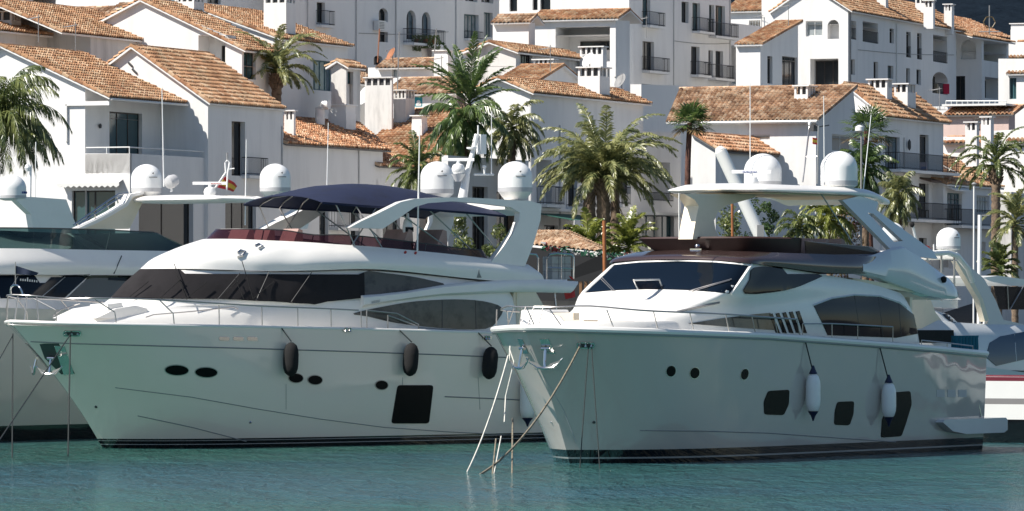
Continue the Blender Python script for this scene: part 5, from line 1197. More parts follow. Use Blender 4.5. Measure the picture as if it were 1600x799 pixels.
a.prism([(X0, -.05, z0), (X1, -.05, z0), (X1, -2.2, z1), (X0, -2.2, z1)], (0, 0, -.04), mat('green_awning', (.02, .10, .075), .8, var=.2, vscale=2)); a.prism([(X0, -2.2, z1), (X1, -2.2, z1), (X1, -2.2, z1-.3), (X0, -2.2, z1-.3)], (0, -.04, 0), FRW); a.build('awning', Q.root, smooth=0)
Q.done()
D3 = House(700, 265, 'plain blue-shaded low house with dark doorway, behind the left yacht radar arch')
D3.wall('R', [(700, None), (700, 243), (Vector((D3.X_(826), 0, D3.R(700, 243).z)), 0), (826, None)], [(738, 292, 762, 400), (776, 300, 800, 400), (806, 262, 818, 300)])
D3.window('R', (738, 292, 762, 400), 'd', 'd', mull=1, name='door'); D3.window('R', (776, 300, 800, 400), 'd', 'd', mull=1, name='door'); D3.window('R', (806, 262, 818, 300), 'd', 'd', mull=0)
D3.wall('L', [(690, None), (690, 243), (700, 243), (700, None)]); D3.body(D3.X_(826), D3.Y_(690), D3.R(700, 243).z); D3.done()
# --- J: upper white house with deep terrace
J = House(962, 318, 'bright white house with deep roofed terrace and corner post, above the middle palms', sh=27)
J.wall('L', [(785, None), (785, 34), (962, 32), (962, None)], [((868, 42, 953, 97), 2.5)]); J.window('L', (886, 62, 947, 76), 'd', 'd', mull=2, depth=2.4)
J.wall('R', [(962, None), (962, 32), (984, 33), (984, None)]); yroof_px(J, 900, 31, 18, -.3, J.Y_(828), m=T_OR, pitch=.3); J.body(J.X_(984), J.Y_(785), J.L(962, 32).z); J.chimney(906, 942, 948, 72, 100, 312, slots=4); J.done()
J2 = House(983, 330, 'upper white storey with tall dark openings, above the terrace roof', sh=30); J2.wall('L', [(780, None), (780, -60), (983, -60), (983, None)], [(783, 55, 795, 100), (832, -20, 840, 16), (844, -20, 860, 16), (796, -20, 808, 18)]);
for q in ((783, 55, 795, 100), (832, -20, 840, 16), (844, -20, 860, 16), (796, -20, 808, 18)): J2.window('L', q, 'd', 'd', mull=0)
J2.wall('R', [(983, None), (983, -60), (990, -60), (990, None)]); J2.body(J2.X_(990), J2.Y_(780), J2.L(983, -59).z); J2.done()
J3 = House(826, 308, 'small white annex with short tile roof, left of the deep terrace', sh=32); J3.wall('L', [(770, None), (770, 38), (826, 36), (826, None)]); yroof_px(J3, 800, 36, 26, -.25, J3.Y_(770), m=T_BR); J3.wall('R', [(826, None), (826, 36), (836, 36), (836, None)]); J3.body(J3.X_(836), J3.Y_(770), J3.L(826, 37).z); J3.done()
J4 = House(806, 300, 'low white house with barred window and sloping tile eave, behind the green fronds', m=STUCCOG, sh=30)
zE = J4.R(806, 80).z; J4.wall('R', [(806, None), (806, 80), (Vector((J4.X_(918), 0, zE)), 0), (918, None)], [(813, 85, 832, 100)]); J4.window('R', (813, 85, 832, 100), 'd', 'd', mull=4); J4.body(J4.X_(918), 4, zE); roofX(J4, -.3, zE-.1, 1.7, J4.Z_(66, 0, 1.7), -.3, J4.X_(920), m=T_OR, gable=True)
J4.dish(921, 95, 298, .5); J4.dish(971, 128, 300, .5, m=MGREY)
J4.chimney(833, 864, 870, 92, 106, 300, slots=4); J4.done()
# --- K: tall grey apartment block
K = House(982, 326, 'tall grey-shaded apartment block with iron balconies, top centre right of the terrace house', cat='apartment building', name='apartment_building', al=66, sh=39)
KW = [(1004, -5, 1016, 41), (1065, 3, 1076, 36), (1082, 5, 1094, 50), (1108, 8, 1116, 56), (1118, 9, 1133, 57), (1004, 65, 1022, 110), (1080, 73, 1093, 117), (1107, 79, 1114, 122), (1118, 80, 1130, 122), (1003, 132, 1025, 158)]
K.wall('R', [(982, None), (982, -60), (1142, -50), (1142, None)], [k for k in KW])
for k in KW: K.window('R', k, 's' if k[1] == 132 else 't' if k[0] in (1004, 1082, 1108, 1118) and k[1] < 60 else 'd', 'd', mull=0 if k[1] == 132 else 1 if k[2]-k[0] > 12 else 0, depth=.25)
for q in ((1003, 1028, 41), (1081, 1105, 50), (1107, 1143, 58), (1003, 1035, 112), (1079, 1100, 118), (1106, 1136, 123)): K.railing('R', q, proj=.55)
K.body(K.X_(1142), 6, K.R(982, -59).z); K.done()
K2 = House(1142, 345, 'shaded link block with parapet terrace and glass balustrade, between the two tall blocks', m=STUCCO, sh=40)
K2.wall('R', [(1142, None), (1142, 36), (1192, 42), (1192, None)], [((1142.5, 73, 1178, 130), 2.5)]); K2.body(K2.X_(1192), 5, K2.R(1142, 36).z)
g_ = MB(); p = K2.R(1143, 131); q2 = K2.R(1190, 132); g_.box((p.x, -.5, p.z), (q2.x, -.47, p.z+.95), tint_mat('teal_glass', (.05, .12, .11), (.45, .6, .58))); g_.build('glass_balustrade', K2.root, smooth=0)
g_ = MB(); g_.box((p.x, -.55, p.z-.15), (q2.x, -.003, p.z), STUCCO); g_.build('balcony_slab', K2.root, smooth=0); K2.done()
K3 = House(1215, 368, 'bright white terrace house with thin orange tile strips, top edge between the blocks', sh=40); K3.wall('L', [(1130, None), (1130, 19), (1215, 17), (1215, None)], [(1170, 32, 1188, 46)]); K3.window('L', (1170, 32, 1188, 46), 's', 'w', mull=3); K3.wall('R', [(1215, None), (1215, 17), (1230, 18), (1230, None)])
yroof_px(K3, 1170, 18, 2, -.3, K3.Y_(1130), m=T_OR, pitch=.3); K3.body(K3.X_(1230), K3.Y_(1130), K3.L(1215, 17).z); K3.done()
# --- P1: wall with rising tile edge in front of the big right-hand block
P1 = House(1188, 334, 'light grey gable end with rising tile edge and two dark tall windows', sh=24)
P1.wall('R', [(1188, None), (1188, 68), (1247, 36), (1247, None)], [(1199, 88, 1207, 131), (1222, 89, 1246, 135)]); P1.window('R', (1199, 88, 1207, 131), 'd', mull=0); P1.window('R', (1222, 89, 1246, 135), 'd', mull=2)
P1.wall('L', [(1150, None), (1150, 66), (1188, 68), (1188, None)]); P1.body(P1.X_(1247), P1.Y_(1150), P1.R(1188, 68).z); roofY(P1, -.3, P1.R(1188, 68).z-.1, P1.X_(1249), P1.R(1247, 36).z+.1, -.25, P1.Y_(1150), back=False); P1.done()
# --- M: big right-hand block
M_ = House(1325, 350, 'large white block, sunlit left face with arch and dark opening, long shaded side, upper right', cat='apartment building', name='apartment_building', al=70, sh=20)
M_.wall('L', [(1190, None), (1190, -30), (1265, -45), (1325, 17), (1325, None)] if False else [(1190, None), (1190, -70), (1268, -18), (1325, 17), (1325, None)], [(1259, 33, 1285, 57), ((1293, 31, 1311, 61, 'a'), .9), ((1266, 92, 1310, 136), 1.1)])
M_.window('L', (1259, 33, 1285, 57), 'c', 'w', mull=1); M_.window('L', (1268, 94, 1309, 136), 'd', 'd', mull=2, depth=1.0)
MW = [((1330, 33, 1338, 62), .8), ((1348, 35, 1372, 67), 1.2), (1390, 45, 1397, 68), (1416, 50, 1423, 90), (1433, 52, 1440, 93), ((1458, 56, 1480, 98), 1.2), (1329, 93, 1336, 117), (1365, 97, 1372, 123), (1387, 103, 1396, 123), (1416, 107, 1422, 130), (1432, 109, 1439, 133), ((1457, 113, 1481, 147, 'a'), 1.0)]
zM = M_.L(325+1000, 17).z; M_.wall('R', [(1325, None), (1325, 17), (Vector((M_.X_(1494), 0, zM)), 0), (1494, None)], MW)
for k in MW:
    if isinstance(k[0], tuple): k2 = k[0][:4]; M_.window('R', (k2[0]+1, k2[1]+2, k2[2]-2, k2[3]), 'd', 'd', mull=1, depth=k[1]-.1, name='loggia_door')
    else: M_.window('R', k, 'd' if k[0] != 1387 else 't', 'd', mull=0)
for q in ((1330, 1337, 62), (1349, 1372, 67), (1416, 1423, 90), (1433, 1440, 93), (1458, 1480, 98), (1457, 1480, 147)): M_.railing('R', q, proj=-.08, slab=False, h_=.8)
M_.body(M_.X_(1494), M_.Y_(1190), zM)
ye = -.4; zEe = M_.L(1333, 18).z; yr = M_.Y_(1268); zr = M_.L(1268, -18).z; roofX(M_, ye, zEe, yr, zr+.3, -.25, M_.X_(1502), m=T_OR)
for a_, b_, c_, t_, u_, dd in ((1370, 1384, 1388, -20, 12, 362), (1430, 1446, 1452, -6, 26, 372), (1443, 1458, 1461, 0, 28, 366), (1475, 1487, 1491, 6, 37, 374)): M_.chimney(a_, b_, c_, t_, u_, dd, slots=2)
dp = MB(); p = M_.R(1400, 37); dp.tube([(p.x, -.06, p.z), (p.x, -.06, M_.zb)], .05, FRW, 6); p2 = M_.R(1326, 20); dp.tube([(.4, -.06, p2.z), (.4, -.06, M_.zb)], .06, MGREY, 6); dp.build('downpipe', M_.root); M_.done()
M2 = House(1534, 378, 'white corner house with arched recess, right of the large block', sh=22)
M2.wall('L', [(1480, None), (1480, 48), (1534, 60), (1534, None)], [((1501, 63, 1525, 93, 'a'), 1.0), (1491, 119, 1508, 157)]); M2.window('L', (1491, 119, 1508, 157), 'd', mull=1)
M2.wall('R', [(1534, None), (1534, 60), (1576, 66), (1576, None)], [((1537, 66.5, 1573, 97), 2.0), ((1539, 122, 1570, 155), 1.5)]); M2.window('R', (1541, 124, 1568, 155), 't', 'd', mull=2, depth=1.4)
M2.body(M2.X_(1576), M2.Y_(1480), M2.R(1534, 61).z); zE = M2.R(1534, 61).z; roofX(M2, -.35, zE, 3.2, M2.Z_(44, 0, 3.2), -3.5, M2.X_(1580), m=T_OR); M2.done()
M3 = House(1640, 392, 'white house with orange tile slopes, right edge below the hillside', sh=23); M3.wall('L', [(1570, None), (1570, 66), (1640, 66), (1640, None)]); M3.chimney(1579, 1612, 1620, 36, 72, 400, slots=0); yroof_px(M3, 1590, 92, 66, -.6, M3.Y_(1572), m=T_OR); M3.body(5, M3.Y_(1570), M3.L(1640, 66).z); M3.done()
M4 = House(1516, 430, 'distant orange tile roof under the hillside, beside the tall chimneys', sh=20); zE = M4.R(1516, 52).z; M4.wall('R', [(1516, None), (Vector((0, 0, zE)), 0), (Vector((M4.X_(1582), 0, zE)), 0), (1582, None)]); roofX(M4, -.3, zE, 4, M4.Z_(38, 0, 4)+1, -3, M4.X_(1580), m=T_RD, gable=True); M4.body(M4.X_(1582), 7, zE); M4.done()
M5 = House(1640, 365, 'pale house with green-shuttered window and tile canopy, far right edge', sh=20); M5.wall('L', [(1560, None), (1560, 92), (1640, 92), (1640, None)], [(1577, 122, 1588, 155)]); M5.window('L', (1577, 122, 1588, 155), 't', 'b', mull=1)
yroof_px(M5, 1595, 116, 104, -.9, M5.Y_(1574), m=T_OR, pitch=.3, back=False); M5.body(5, M5.Y_(1560), M5.L(1640, 92).z); M5.done()
# --- N: front right house with broad brown roof
N_ = House(1275, 290, 'white house with very broad brown tile roof, behind the right hardtop')
zE = N_.L(1275, 187).z; za = N_.R(1333, 138)
N_.wall('L', [(1078, None), (1078, 190), (1275, 187), (1275, None)], [(1165, 211, 1203, 219)]); N_.window('L', (1165, 211, 1203, 219), 's', 'w', mull=0, depth=.1)
N_.wall('R', [(1275, None), (1275, 187), (1333, 139), (1337, 176), (1382, 180), (1382, None)], [(1300, 211, 1331, 238)]); N_.window('R', (1300, 211, 1331, 238), 's', 'w', mull=1, depth=.12)
roofY(N_, -.35, zE-.05, za.x, za.z+.08, -.25, N_.Y_(1044), m=T_BR, y1r=N_.Y_(1062, za.x), back=False); N_.chimney(1241, 1262, 1274, 133, 178, 294, slots=2); N_.body(N_.X_(1382), N_.Y_(1078), zE)
gu = MB(); gu.tube([(-.42, -.2, zE-.12), (-.42, N_.Y_(1100), zE-.12)], .1, FRW, 6); gu.build('gutter', N_.root); N_.done()
N2 = House(1118, 282, 'white wing with orange tile roof and blue-shaded side, below the broad brown roof')
zE = N2.R(1118, 233).z; N2.wall('L', [(1082, None), (1082, 212), (1118, 233), (1118, None)]); N2.wall('R', [(1118, None), (1118, 233), (Vector((N2.X_(1233), 0, zE)), 0), (1233, None)]); N2.body(N2.X_(1233), N2.Y_(1082), zE)
yr = N2.Y_(1082); roofX(N2, -.3, zE-.1, yr, N2.L(1082, 212).z+.12, -.2, N2.X_(1235), m=T_RD, back=False)
l = MB(); p = N2.R(1237, 243); l.tube([(p.x, 0, p.z), (p.x, -.4, p.z), (p.x, -.5, p.z-.3)], .05, DGREY, 6); l.lathe([(.05, -.15), (.16, 0), (.06, .12)], MGREY, (p.x, -.5, p.z-.3), 8); l.build('wall_lamp', N2.root); N2.done()
# --- O: right house with furnished balconies
O_ = House(1378, 286, 'white house with two furnished iron balconies and orange roof, behind the right yacht stern', sh=14.5)
zE = O_.R(1378, 182).z; yr = O_.Y_(1322); zr = O_.L(1322, 134).z
O_.wall('L', [(1250, None), (1250, 170), (1322, 136), (1378, 180), (1378, None)]); OW = [(1383, 214, 1406, 267), (1437, 211, 1451, 266), (1436, 287, 1451, 341), (1390, 372, 1404, 395), (1436, 372, 1448, 395)]
O_.wall('R', [(1378, None), (1378, 181), (Vector((O_.X_(1474), 0, zE)), 0), (1474, None)], OW)
for k in OW: O_.window('R', k, 'b' if k[0] == 1383 else 'd', 'd', mull=1 if k[0] != 1437 else 0, name='balcony_door' if k[1] < 300 else 'window')
O_.railing('R', (1380, 1473, 268), proj=1.0); O_.railing('R', (1392, 1474, 344), proj=1.1); O_.body(O_.X_(1474), 8, zE)
roofX(O_, -.35, zE-.05, yr, zr+.1, -.25, O_.X_(1477), m=T_OR); O_.chimney(1356, 1386, 1394, 123, 168, 290, slots=3); O_.chimney(1397, 1418, 1431, 130, 180, 292, slots=2, cap=None)
for (x0, x1_, y) in ((1378, 1421, 289), (1437, 1458, 281)):
    a = MB(); p = O_.R(x0, y); q2 = O_.R(x1_, y); a.prism([(p.x, 0, p.z+.15), (q2.x, 0, p.z+.15), (q2.x, -.7, p.z-.05), (p.x, -.7, p.z-.05)], (0, 0, -.1), mat('brown_awning', (.12, .08, .06), .8)); a.build('awning', O_.root, smooth=0)
p = O_.R(1417, 226); l = MB(); l.lathe([(.02, -.35), (.1, -.2), (.1, .15), (.02, .3)], DGREY, (p.x, -.15, p.z), 8); l.build('wall_lamp', O_.root); O_.done()
O2 = House(1474, 281, 'low white house with glazed door, balcony and short tile roof, beside the right tall palm', sh=28)
zE = O2.R(1474, 286).z; O2.wall('R', [(1474, None), (1474, 286), (Vector((O2.X_(1560), 0, zE)), 0), (1560, None)], [(1480, 302, 1503, 354), (1526, 306, 1546, 334), (1470+4, 375, 1488, 420), (1528, 378, 1540, 420)])
O2.window('R', (1480, 302, 1503, 354), 'b', 'b', mull=3, name='balcony_door'); O2.window('R', (1526, 306, 1546, 334), 'c', 'w', mull=4); O2.window('R', (1474, 375, 1488, 420), 's', 'w', mull=0, name='door'); O2.window('R', (1528, 378, 1540, 420), 's', 'w', mull=0, name='door')
O2.railing('R', (1476, 1556, 354), proj=1.0); O2.body(O2.X_(1560), 5, zE); O2.wall('L', [(1465, None), (1465, 286), (1474, 286), (1474, None)]); roofX(O2, -.3, zE-.1, 3, O2.Z_(262, 0, 3), -.2, O2.X_(1562), m=T_OR, gable=True)
a = MB(); p = O2.R(1478, 296); q2 = O2.R(1507, 297); a.prism([(p.x, 0, p.z+.2), (q2.x, 0, p.z+.2), (q2.x, -.6, p.z), (p.x, -.6, p.z)], (0, 0, -.1), FRW); a.build('awning', O2.root, smooth=0); O2.done()
# --- right-hand terraces
T1 = House(1576, 318, 'pinkish terrace house with white railing and stepped white parapets, behind the right date palm', m=STUCCOP, sh=17)
T1.wall('L', [(1470, None), (1470, 180), (1576, 178), (1576, None)], [(1521, 176+8, 1532, 205)]); T1.window('L', (1521, 184, 1532, 205), 's', 'w', mull=0)
zt = yroof_px(T1, 1520, 180, 168, -.4, T1.Y_(1476), m=T_RD, pitch=.25, back=False); T1.wall('R', [(1576, None), (1576, 170), (1586, 170), (1586, None)])
for k in range(1): T1.slab((-.6, T1.Y_(1576), T1.L(1520, 166).z), (3, T1.Y_(1476), T1.L(1520, 163).z), FRW)
r_ = MB(); a0 = T1.L(1478, 158); b0 = T1.L(1572, 158); r_.tube([a0, b0], .04, FRW, 5)
for k in range(12): c = a0.lerp(b0, k/11); r_.tube([c, c-Vector((0, 0, .35))], .025, FRW, 4)
r_.build('terrace_railing', T1.root); T1.body(T1.X_(1586), T1.Y_(1470), T1.L(1576, 178).z); T1.done()
T2 = House(1545, 306, 'white parapet wall with red tile coping and two square chimneys, behind the right date palm', sh=16)
T2.wall('L', [(1470, None), (1470, 214), (1545, 214), (1545, None)]); yroof_px(T2, 1500, 224, 216, -.4, T2.Y_(1474), m=T_RD, pitch=.3, back=False); T2.chimney(1508, 1526, 1530, 190, 240, 303, slots=2); T2.chimney(1533, 1548, 1553, 182, 240, 305, slots=2)
T2.wall('R', [(1545, None), (1545, 214), (1560, 214), (1560, None)]); T2.body(T2.X_(1560), T2.Y_(1470), T2.L(1545, 214).z); T2.done()
T3 = House(1515, 291, 'white house with orange roof slope running down to right, left of the right date palm', sh=27)
zE = T3.R(1515, 281).z; T3.wall('R', [(1515, None), (1515, 281), (Vector((T3.X_(1552), 0, zE)), 0), (1552, None)]); T3.wall('L', [(1460, None), (1460, 250), (1515, 281), (1515, None)]); T3.body(T3.X_(1552), 3, zE); roofX(T3, -.3, zE, 3.0, T3.Z_(240, 0, 3.0), -.2, T3.X_(1556), m=T_OR); T3.done()
T4 = House(1640, 296, 'big sunlit white wall rising behind the right date palm trunk, right edge', sh=29); T4.wall('L', [(1546, None), (1546, 205), (1640, 200), (1640, None)], [(1594, 395, 1606, 420)]); yroof_px(T4, 1590, 222, 208, -.3, T4.Y_(1574), m=T_OR, pitch=.3, back=False); T4.body(5, T4.Y_(1546), T4.L(1640, 200).z); T4.done()
T5 = House(1580, 285, 'grey shaded wall with small blue windows under the right palms', m=STUCCOG, sh=15); T5.wall('L', [(1550, None), (1550, 300), (1580, 300), (1580, None)]); T5.wall('R', [(1580, None), (1580, 300), (1640, 306), (1640, None)], [(1586, 360, 1592, 382)]); T5.window('R', (1586, 360, 1592, 382), 't', 'b', mull=0); T5.body(6, T5.Y_(1550), T5.L(1580, 300).z); T5.done()
# small wall behind, filling between roofs along the upper middle
for i, (px, l_, r_x, yt, dd, lab) in enumerate(((1002, 985, 1120, 132, 345, 'plain grey house wall between the palms and the broad brown roof'), (1480, 1400, 1560, 172, 350, 'scalloped white parapet wall below the large block'), (560, 540, 800, 100, 372, 'pale house wall behind the low roofs in the middle'))):
    Z = House(px, dd, lab); Z.wall('L', [(l_, None), (l_, yt), (px, yt), (px, None)]); Z.wall('R', [(px, None), (px, yt), (r_x, yt+4), (r_x, None)]); Z.body(Z.X_(r_x), Z.Y_(l_), Z.L(px, yt).z)
    if i == 1:
        c = MB()
        for k in range(14): y = Z.Y_(1432)+(Z.Y_(1478)-Z.Y_(1432))*k/13; t = Z.L(1450, 172).z; c.prism([(-.02, y-.16, t), (-.02, y+.16, t), (-.02, y+.08, t+.22), (-.02, y-.08, t+.22)], (.25, 0, 0), STUCCO)
        c.build('coping', Z.root)
    Z.done()
# low restaurant roof, black marquee and garland
RS = House(935, 250, 'low restaurant pavilion with dull tan tile roof and black awning front', cat='pavilion', name='restaurant_pavilion', m=STUCCOG)
A1 = [RS.L(935, 398), RS.L(800, 384)]; e0 = P(800, 384, 252)-Vector((RS.X, RS.Y, 0))
def loc(h, px, py, d): w = P(px, py, d)-Vector((h.X, h.Y, 0)); return Vector((w.x*h.c+w.y*h.s, -w.x*h.s+w.y*h.c, w.z))
t = TileMB(); slope(t, loc(RS, 800, 380, 250), loc(RS, 936, 394, 247), loc(RS, 800, 364, 256), loc(RS, 884, 364, 255), T_BR); slope(t, loc(RS, 936, 394, 247), loc(RS, 945, 392, 252), loc(RS, 884, 364, 255), loc(RS, 886, 364, 256), T_BR)
ridge(t, loc(RS, 884, 363, 255), loc(RS, 936, 392, 247), T_BR, .12); ridge(t, loc(RS, 884, 363, 255), loc(RS, 800, 363, 256), T_BR, .12); t.build('roof', RS.root)
m_ = MB(); q = [loc(RS, 790, 384, 248), loc(RS, 940, 397, 246.5), loc(RS, 1010, 399, 246), loc(RS, 1010, 470, 246), loc(RS, 790, 470, 248)]; m_.prism(q, (1.2, 0, 0), mat('black_marquee', (.006, .007, .009), .7)); m_.build('awning', RS.root, smooth=0)
w = MB(); q = [loc(RS, 780, 430, 249.5), loc(RS, 1010, 440, 249.5), loc(RS, 1010, 560, 249.5), loc(RS, 780, 560, 249.5)]; w.prism(q, (.3, 0, 0), STUCCOG)
for k in range(8): w.prism([loc(RS, 905+k*8, 440, 246), loc(RS, 909+k*8, 440, 246), loc(RS, 909+k*8, 520, 246), loc(RS, 905+k*8, 520, 246)], (.1, 0, 0), TEAK)
w.build('wall', RS.root, smooth=0)
GARL = [(mat('garland_green', (.01, .08, .04), .8)), (mat('garland_white', (.45, .45, .43), .8)), (mat('garland_red', (.18, .02, .02), .8))]
ga = MB(); rnd = random.Random(5)
for k in range(170):
    u = k/170; px = lerp(848, 992, u); py = lerp(386, 399, min(1, u*1.6))+rnd.uniform(-4, 4); c = P(px, py, 245.6+rnd.uniform(-.2, .2)); r = rnd.uniform(.05, .12)
    mm = GARL[2] if (u < .2 or u > .9) and rnd.random() < .6 else GARL[1] if rnd.random() < .35 else GARL[0]
    a = [c+Vector((rnd.uniform(-r, r), rnd.uniform(-r, r), rnd.uniform(-r, r)))*1.5 for _ in range(4)]; ga.add(a, [(0, 1, 2), (0, 2, 3), (0, 3, 1), (1, 3, 2)], mm)
ga.tube([P(848, 386, 245.8), P(938, 398, 245.8), P(992, 399, 245.8)], .04, GARL[0], 5)
tag(ga.build('flower_garland', smooth=0), 'garland of green leaves with white and red flowers along the black awning', 'garland')
po = MB(); a = P(944, 345, 240); b = P(946, 560, 240); po.tube([b, a.lerp(b, .3), a], .09, mat('varnished_wood', (.33, .12, .04), .5, var=.3, vscale=2), 10, r2=.09); tag(po.build('wooden_post'), 'varnished reddish wooden post in front of the middle palm trunk', 'post')
po = MB(); a = P(1144, 305, 240); b = P(1146, 560, 240); po.tube([b, a], .07, MATS['varnished_wood'], 10, r2=.06); tag(po.build('wooden_post'), 'slim reddish wooden post seen under the front of the right hardtop', 'post')
# lamp posts and poles
for (px, yt, d, lab) in ((1529, 283, 232, 'tall thin white pole with cap left of the right date palm'), (1530, 374, 225, 'short stout white pole behind the right yacht stern')):
    pass
po = MB(); po.tube([P(1521, 560, 230), P(1522, 290, 230)], .045, FRW, 6); po.lathe([(.08, 0), (.12, .06), (.04, .14)], MGREY, P(1522, 290, 230), 10); tag(po.build('flag_pole'), 'tall thin grey-white pole left of the right date palm', 'pole')
po = MB(); po.tube([P(1529, 560, 222), P(1531, 336, 222)], .085, WHITEP, 8); po.tube([P(1531, 337, 222), P(1546, 337, 222)], .03, MGREY, 6); tag(po.build('flag_pole'), 'stout white pole with short arm behind the right yacht stern', 'pole')
po = MB(); po.tube([P(1345, 560, 262), P(1346, 206, 262)], .05, MGREY, 8); po.lathe([(.05, -.2), (.22, -.08), (.2, .12), (.05, .2)], WHITEP, P(1343, 202, 262), 12); tag(po.build('street_lamp'), 'street lamp with white globe head beside the fan palm at right', 'street lamp')
# pipes, cables and aerials on the walls and roofs
for h_, pxs in ((H_, (480, 556, 618, 712)), (K, (1052, 1140)), (Q, (874,)), (C_, (440,)), (D, (560,)), (O_, (1412,))):
    for px in pxs:
        m_ = MB(); a = h_.R(px, -40 if h_ in (H_, K) else 165 if h_ is not D else 232); zt = a.z if h_ in (H_, K) else min(a.z, 14)
        m_.tube([(a.x, -.05, zt), (a.x, -.05, h_.zb)], .045, STUCCOG, 6); m_.build('downpipe', h_.root)
for h_, px0, px1, y0, y1 in ((H_, 560, 700, 52, 50), (K, 1052, 1140, 64, 68), (M_, 1340, 1490, 78, 86)):
    a = h_.R(px0, y0); c = h_.R(px1, y1); m_ = MB(); m_.tube([(lerp(a.x, c.x, u/10), -.04, lerp(a.z, c.z, u/10)-.12*sin(pi*u/10)) for u in range(11)], .02, MGREY, 4); m_.build('cable', h_.root)
for i, (px, y, d, lab) in enumerate(((60, 66, 286, 'on the top-left ragged eave'), (118, 80, 276, 'near the ridge of the leftmost gabled house'), (860, 112, 300, 'above the blue-shaded gable'), (1010, 60, 352, 'beside the tall grey block balcony'), (1190, 55, 372, 'on the link block parapet'), (1468, 172, 340, 'behind the scalloped parapet'), (1232, 40, 362, 'on the rising tile edge'), (690, 124, 335, 'behind the tall upright palm'))):
    m_ = MB(); a = P(px, y, d); m_.tube([a, a+Vector((0, 0, 1.5))], .025, MGREY, 5)
    for k in range(5): m_.tube([a+Vector((-.1-.12*k, .1*k, 1.35-.02*k)), a+Vector((.14-.12*k, -.3+.1*k, 1.35-.02*k))], .012, MGREY, 4)
    m_.tube([a+Vector((.1, 0, 1.38)), a+Vector((-.7, .5, 1.28))], .015, MGREY, 4); tag(m_.build('roof_aerial'), 'thin comb-like television aerial '+lab, 'aerial')
# balcony furniture
def chair(px, py, d, lab, grp):
    c = P(px, py, d); r = empty('balcony_chair', lab, 'chair', (c.x, c.y, c.z), radians(65), grp); mm = mat('dark_wicker', (.03, .025, .022), .8)
    s = MB(); s.box((-.25, -.25, .40), (.25, .25, .46), mm); s.build('seat', r, smooth=0); s = MB(); s.box((-.25, .2, .46), (.25, .26, 1.0), mm); s.build('backrest', r, smooth=0)
    for x in (-.22, .22):
        for y in (-.22, .22): s = MB(); s.box((x-.02, y-.02, 0), (x+.02, y+.02, .40), mm); s.build('leg', r, smooth=0)
chair(1391, 267, 303, 'dark wicker chair, left one on the upper right balcony', 'chairs on the upper balcony'); chair(1419, 267, 306, 'dark wicker chair, right one on the upper right balcony', 'chairs on the upper balcony')
chair(1443, 341, 306, 'dark wicker chair on the lower right balcony', 'chairs on the lower balcony')
s = MB(); c = P(1443, 262, 305); s.box((c.x-.2, c.y-.03, c.z-.2), (c.x+.2, c.y, c.z+.3), mat('small_notice', (.5, .45, .5), .7)); s.box((c.x-.14, c.y-.045, c.z-.12), (c.x+.14, c.y-.031, c.z+.05), mat('notice_print', (.2, .25, .45), .7)); tag(s.build('notice_board', smooth=0), 'small pale notice with blue print hung on the upper balcony rail', 'notice')
cl = MB(); c = P(1474, 147, M_.dep(M_.X_(1474), .9)); cl.box((c.x-.05, c.y, c.z), (c.x+.45, c.y+.04, c.z+.75), mat('red_towel', (.45, .02, .06), .9)); tag(cl.build('towel', smooth=0), 'crimson towel hanging in the arched loggia', 'towel')
cl = MB(); c = P(1464, 147, M_.dep(M_.X_(1464), .9)); cl.box((c.x-.2, c.y, c.z), (c.x+.1, c.y+.04, c.z+.75), mat('beige_towel', (.5, .42, .3), .9)); tag(cl.build('towel', smooth=0), 'beige towel left of the crimson one in the arched loggia', 'towel')
# ---------------------------------------------------------------- palms
def leaf_mat(name, c1, c2, tr=0.42):
    m = bpy.data.materials.new(name); m.use_nodes = True; nt = m.node_tree
    for n in list(nt.nodes):
        if n.type == 'BSDF_PRINCIPLED': nt.nodes.remove(n)
    tc = nd(nt, 'ShaderNodeTexCoord'); nz = nd(nt, 'ShaderNodeTexNoise'); nz.inputs['Scale'].default_value = 2.2; nz.inputs['Detail'].default_value = 5
    rp = nd(nt, 'ShaderNodeValToRGB'); rp.color_ramp.elements[0].color = (*c1, 1); rp.color_ramp.elements[1].color = (*c2, 1); rp.color_ramp.elements[0].position = .38; rp.color_ramp.elements[1].position = .62
    df = nd(nt, 'ShaderNodeBsdfDiffuse'); tl = nd(nt, 'ShaderNodeBsdfTranslucent'); gl = nd(nt, 'ShaderNodeBsdfGlossy'); gl.inputs['Roughness'].default_value = .35
    m1 = nd(nt, 'ShaderNodeMixShader'); m1.inputs[0].default_value = tr; m2 = nd(nt, 'ShaderNodeMixShader'); m2.inputs[0].default_value = .06
    k = nt.links.new; k(tc.outputs['Object'], nz.inputs[0]); k(nz.outputs[0], rp.inputs[0]); k(rp.outputs[0], df.inputs[0]); k(rp.outputs[0], tl.inputs[0])
    k(df.outputs[0], m1.inputs[1]); k(tl.outputs[0], m1.inputs[2]); k(m1.outputs[0], m2.inputs[1]); k(gl.outputs[0], m2.inputs[2]); k(m2.outputs[0], nt.nodes['Material Output'].inputs[0]); return m
LEAFG = leaf_mat('date_palm_leaf', (0.12, 0.15, 0.06), (0.38, 0.38, 0.16)); LEAFD = leaf_mat('dark_palm_leaf', (0.07, 0.11, 0.04), (0.24, 0.27, 0.09)); LEAFY = leaf_mat('yellow_green_leaf', (0.12, 0.16, 0.03), (0.36, 0.38, 0.09)); LEAFF = leaf_mat('fan_palm_leaf', (0.05, 0.10, 0.035), (0.17, 0.24, 0.07)); LEAFX = leaf_mat('dry_palm_leaf', (0.10, 0.07, 0.03), (0.22, 0.16, 0.08), .2)
BARK = mat('palm_bark', (0.20, 0.145, 0.10), 0.95, col2=(0.055, 0.035, 0.025), vscale=4, bump=.03, bscale=8); BARKR = mat('fan_palm_bark', (0.13, 0.06, 0.045), 0.95, col2=(0.04, 0.02, 0.018), vscale=3, bump=.02, bscale=9)
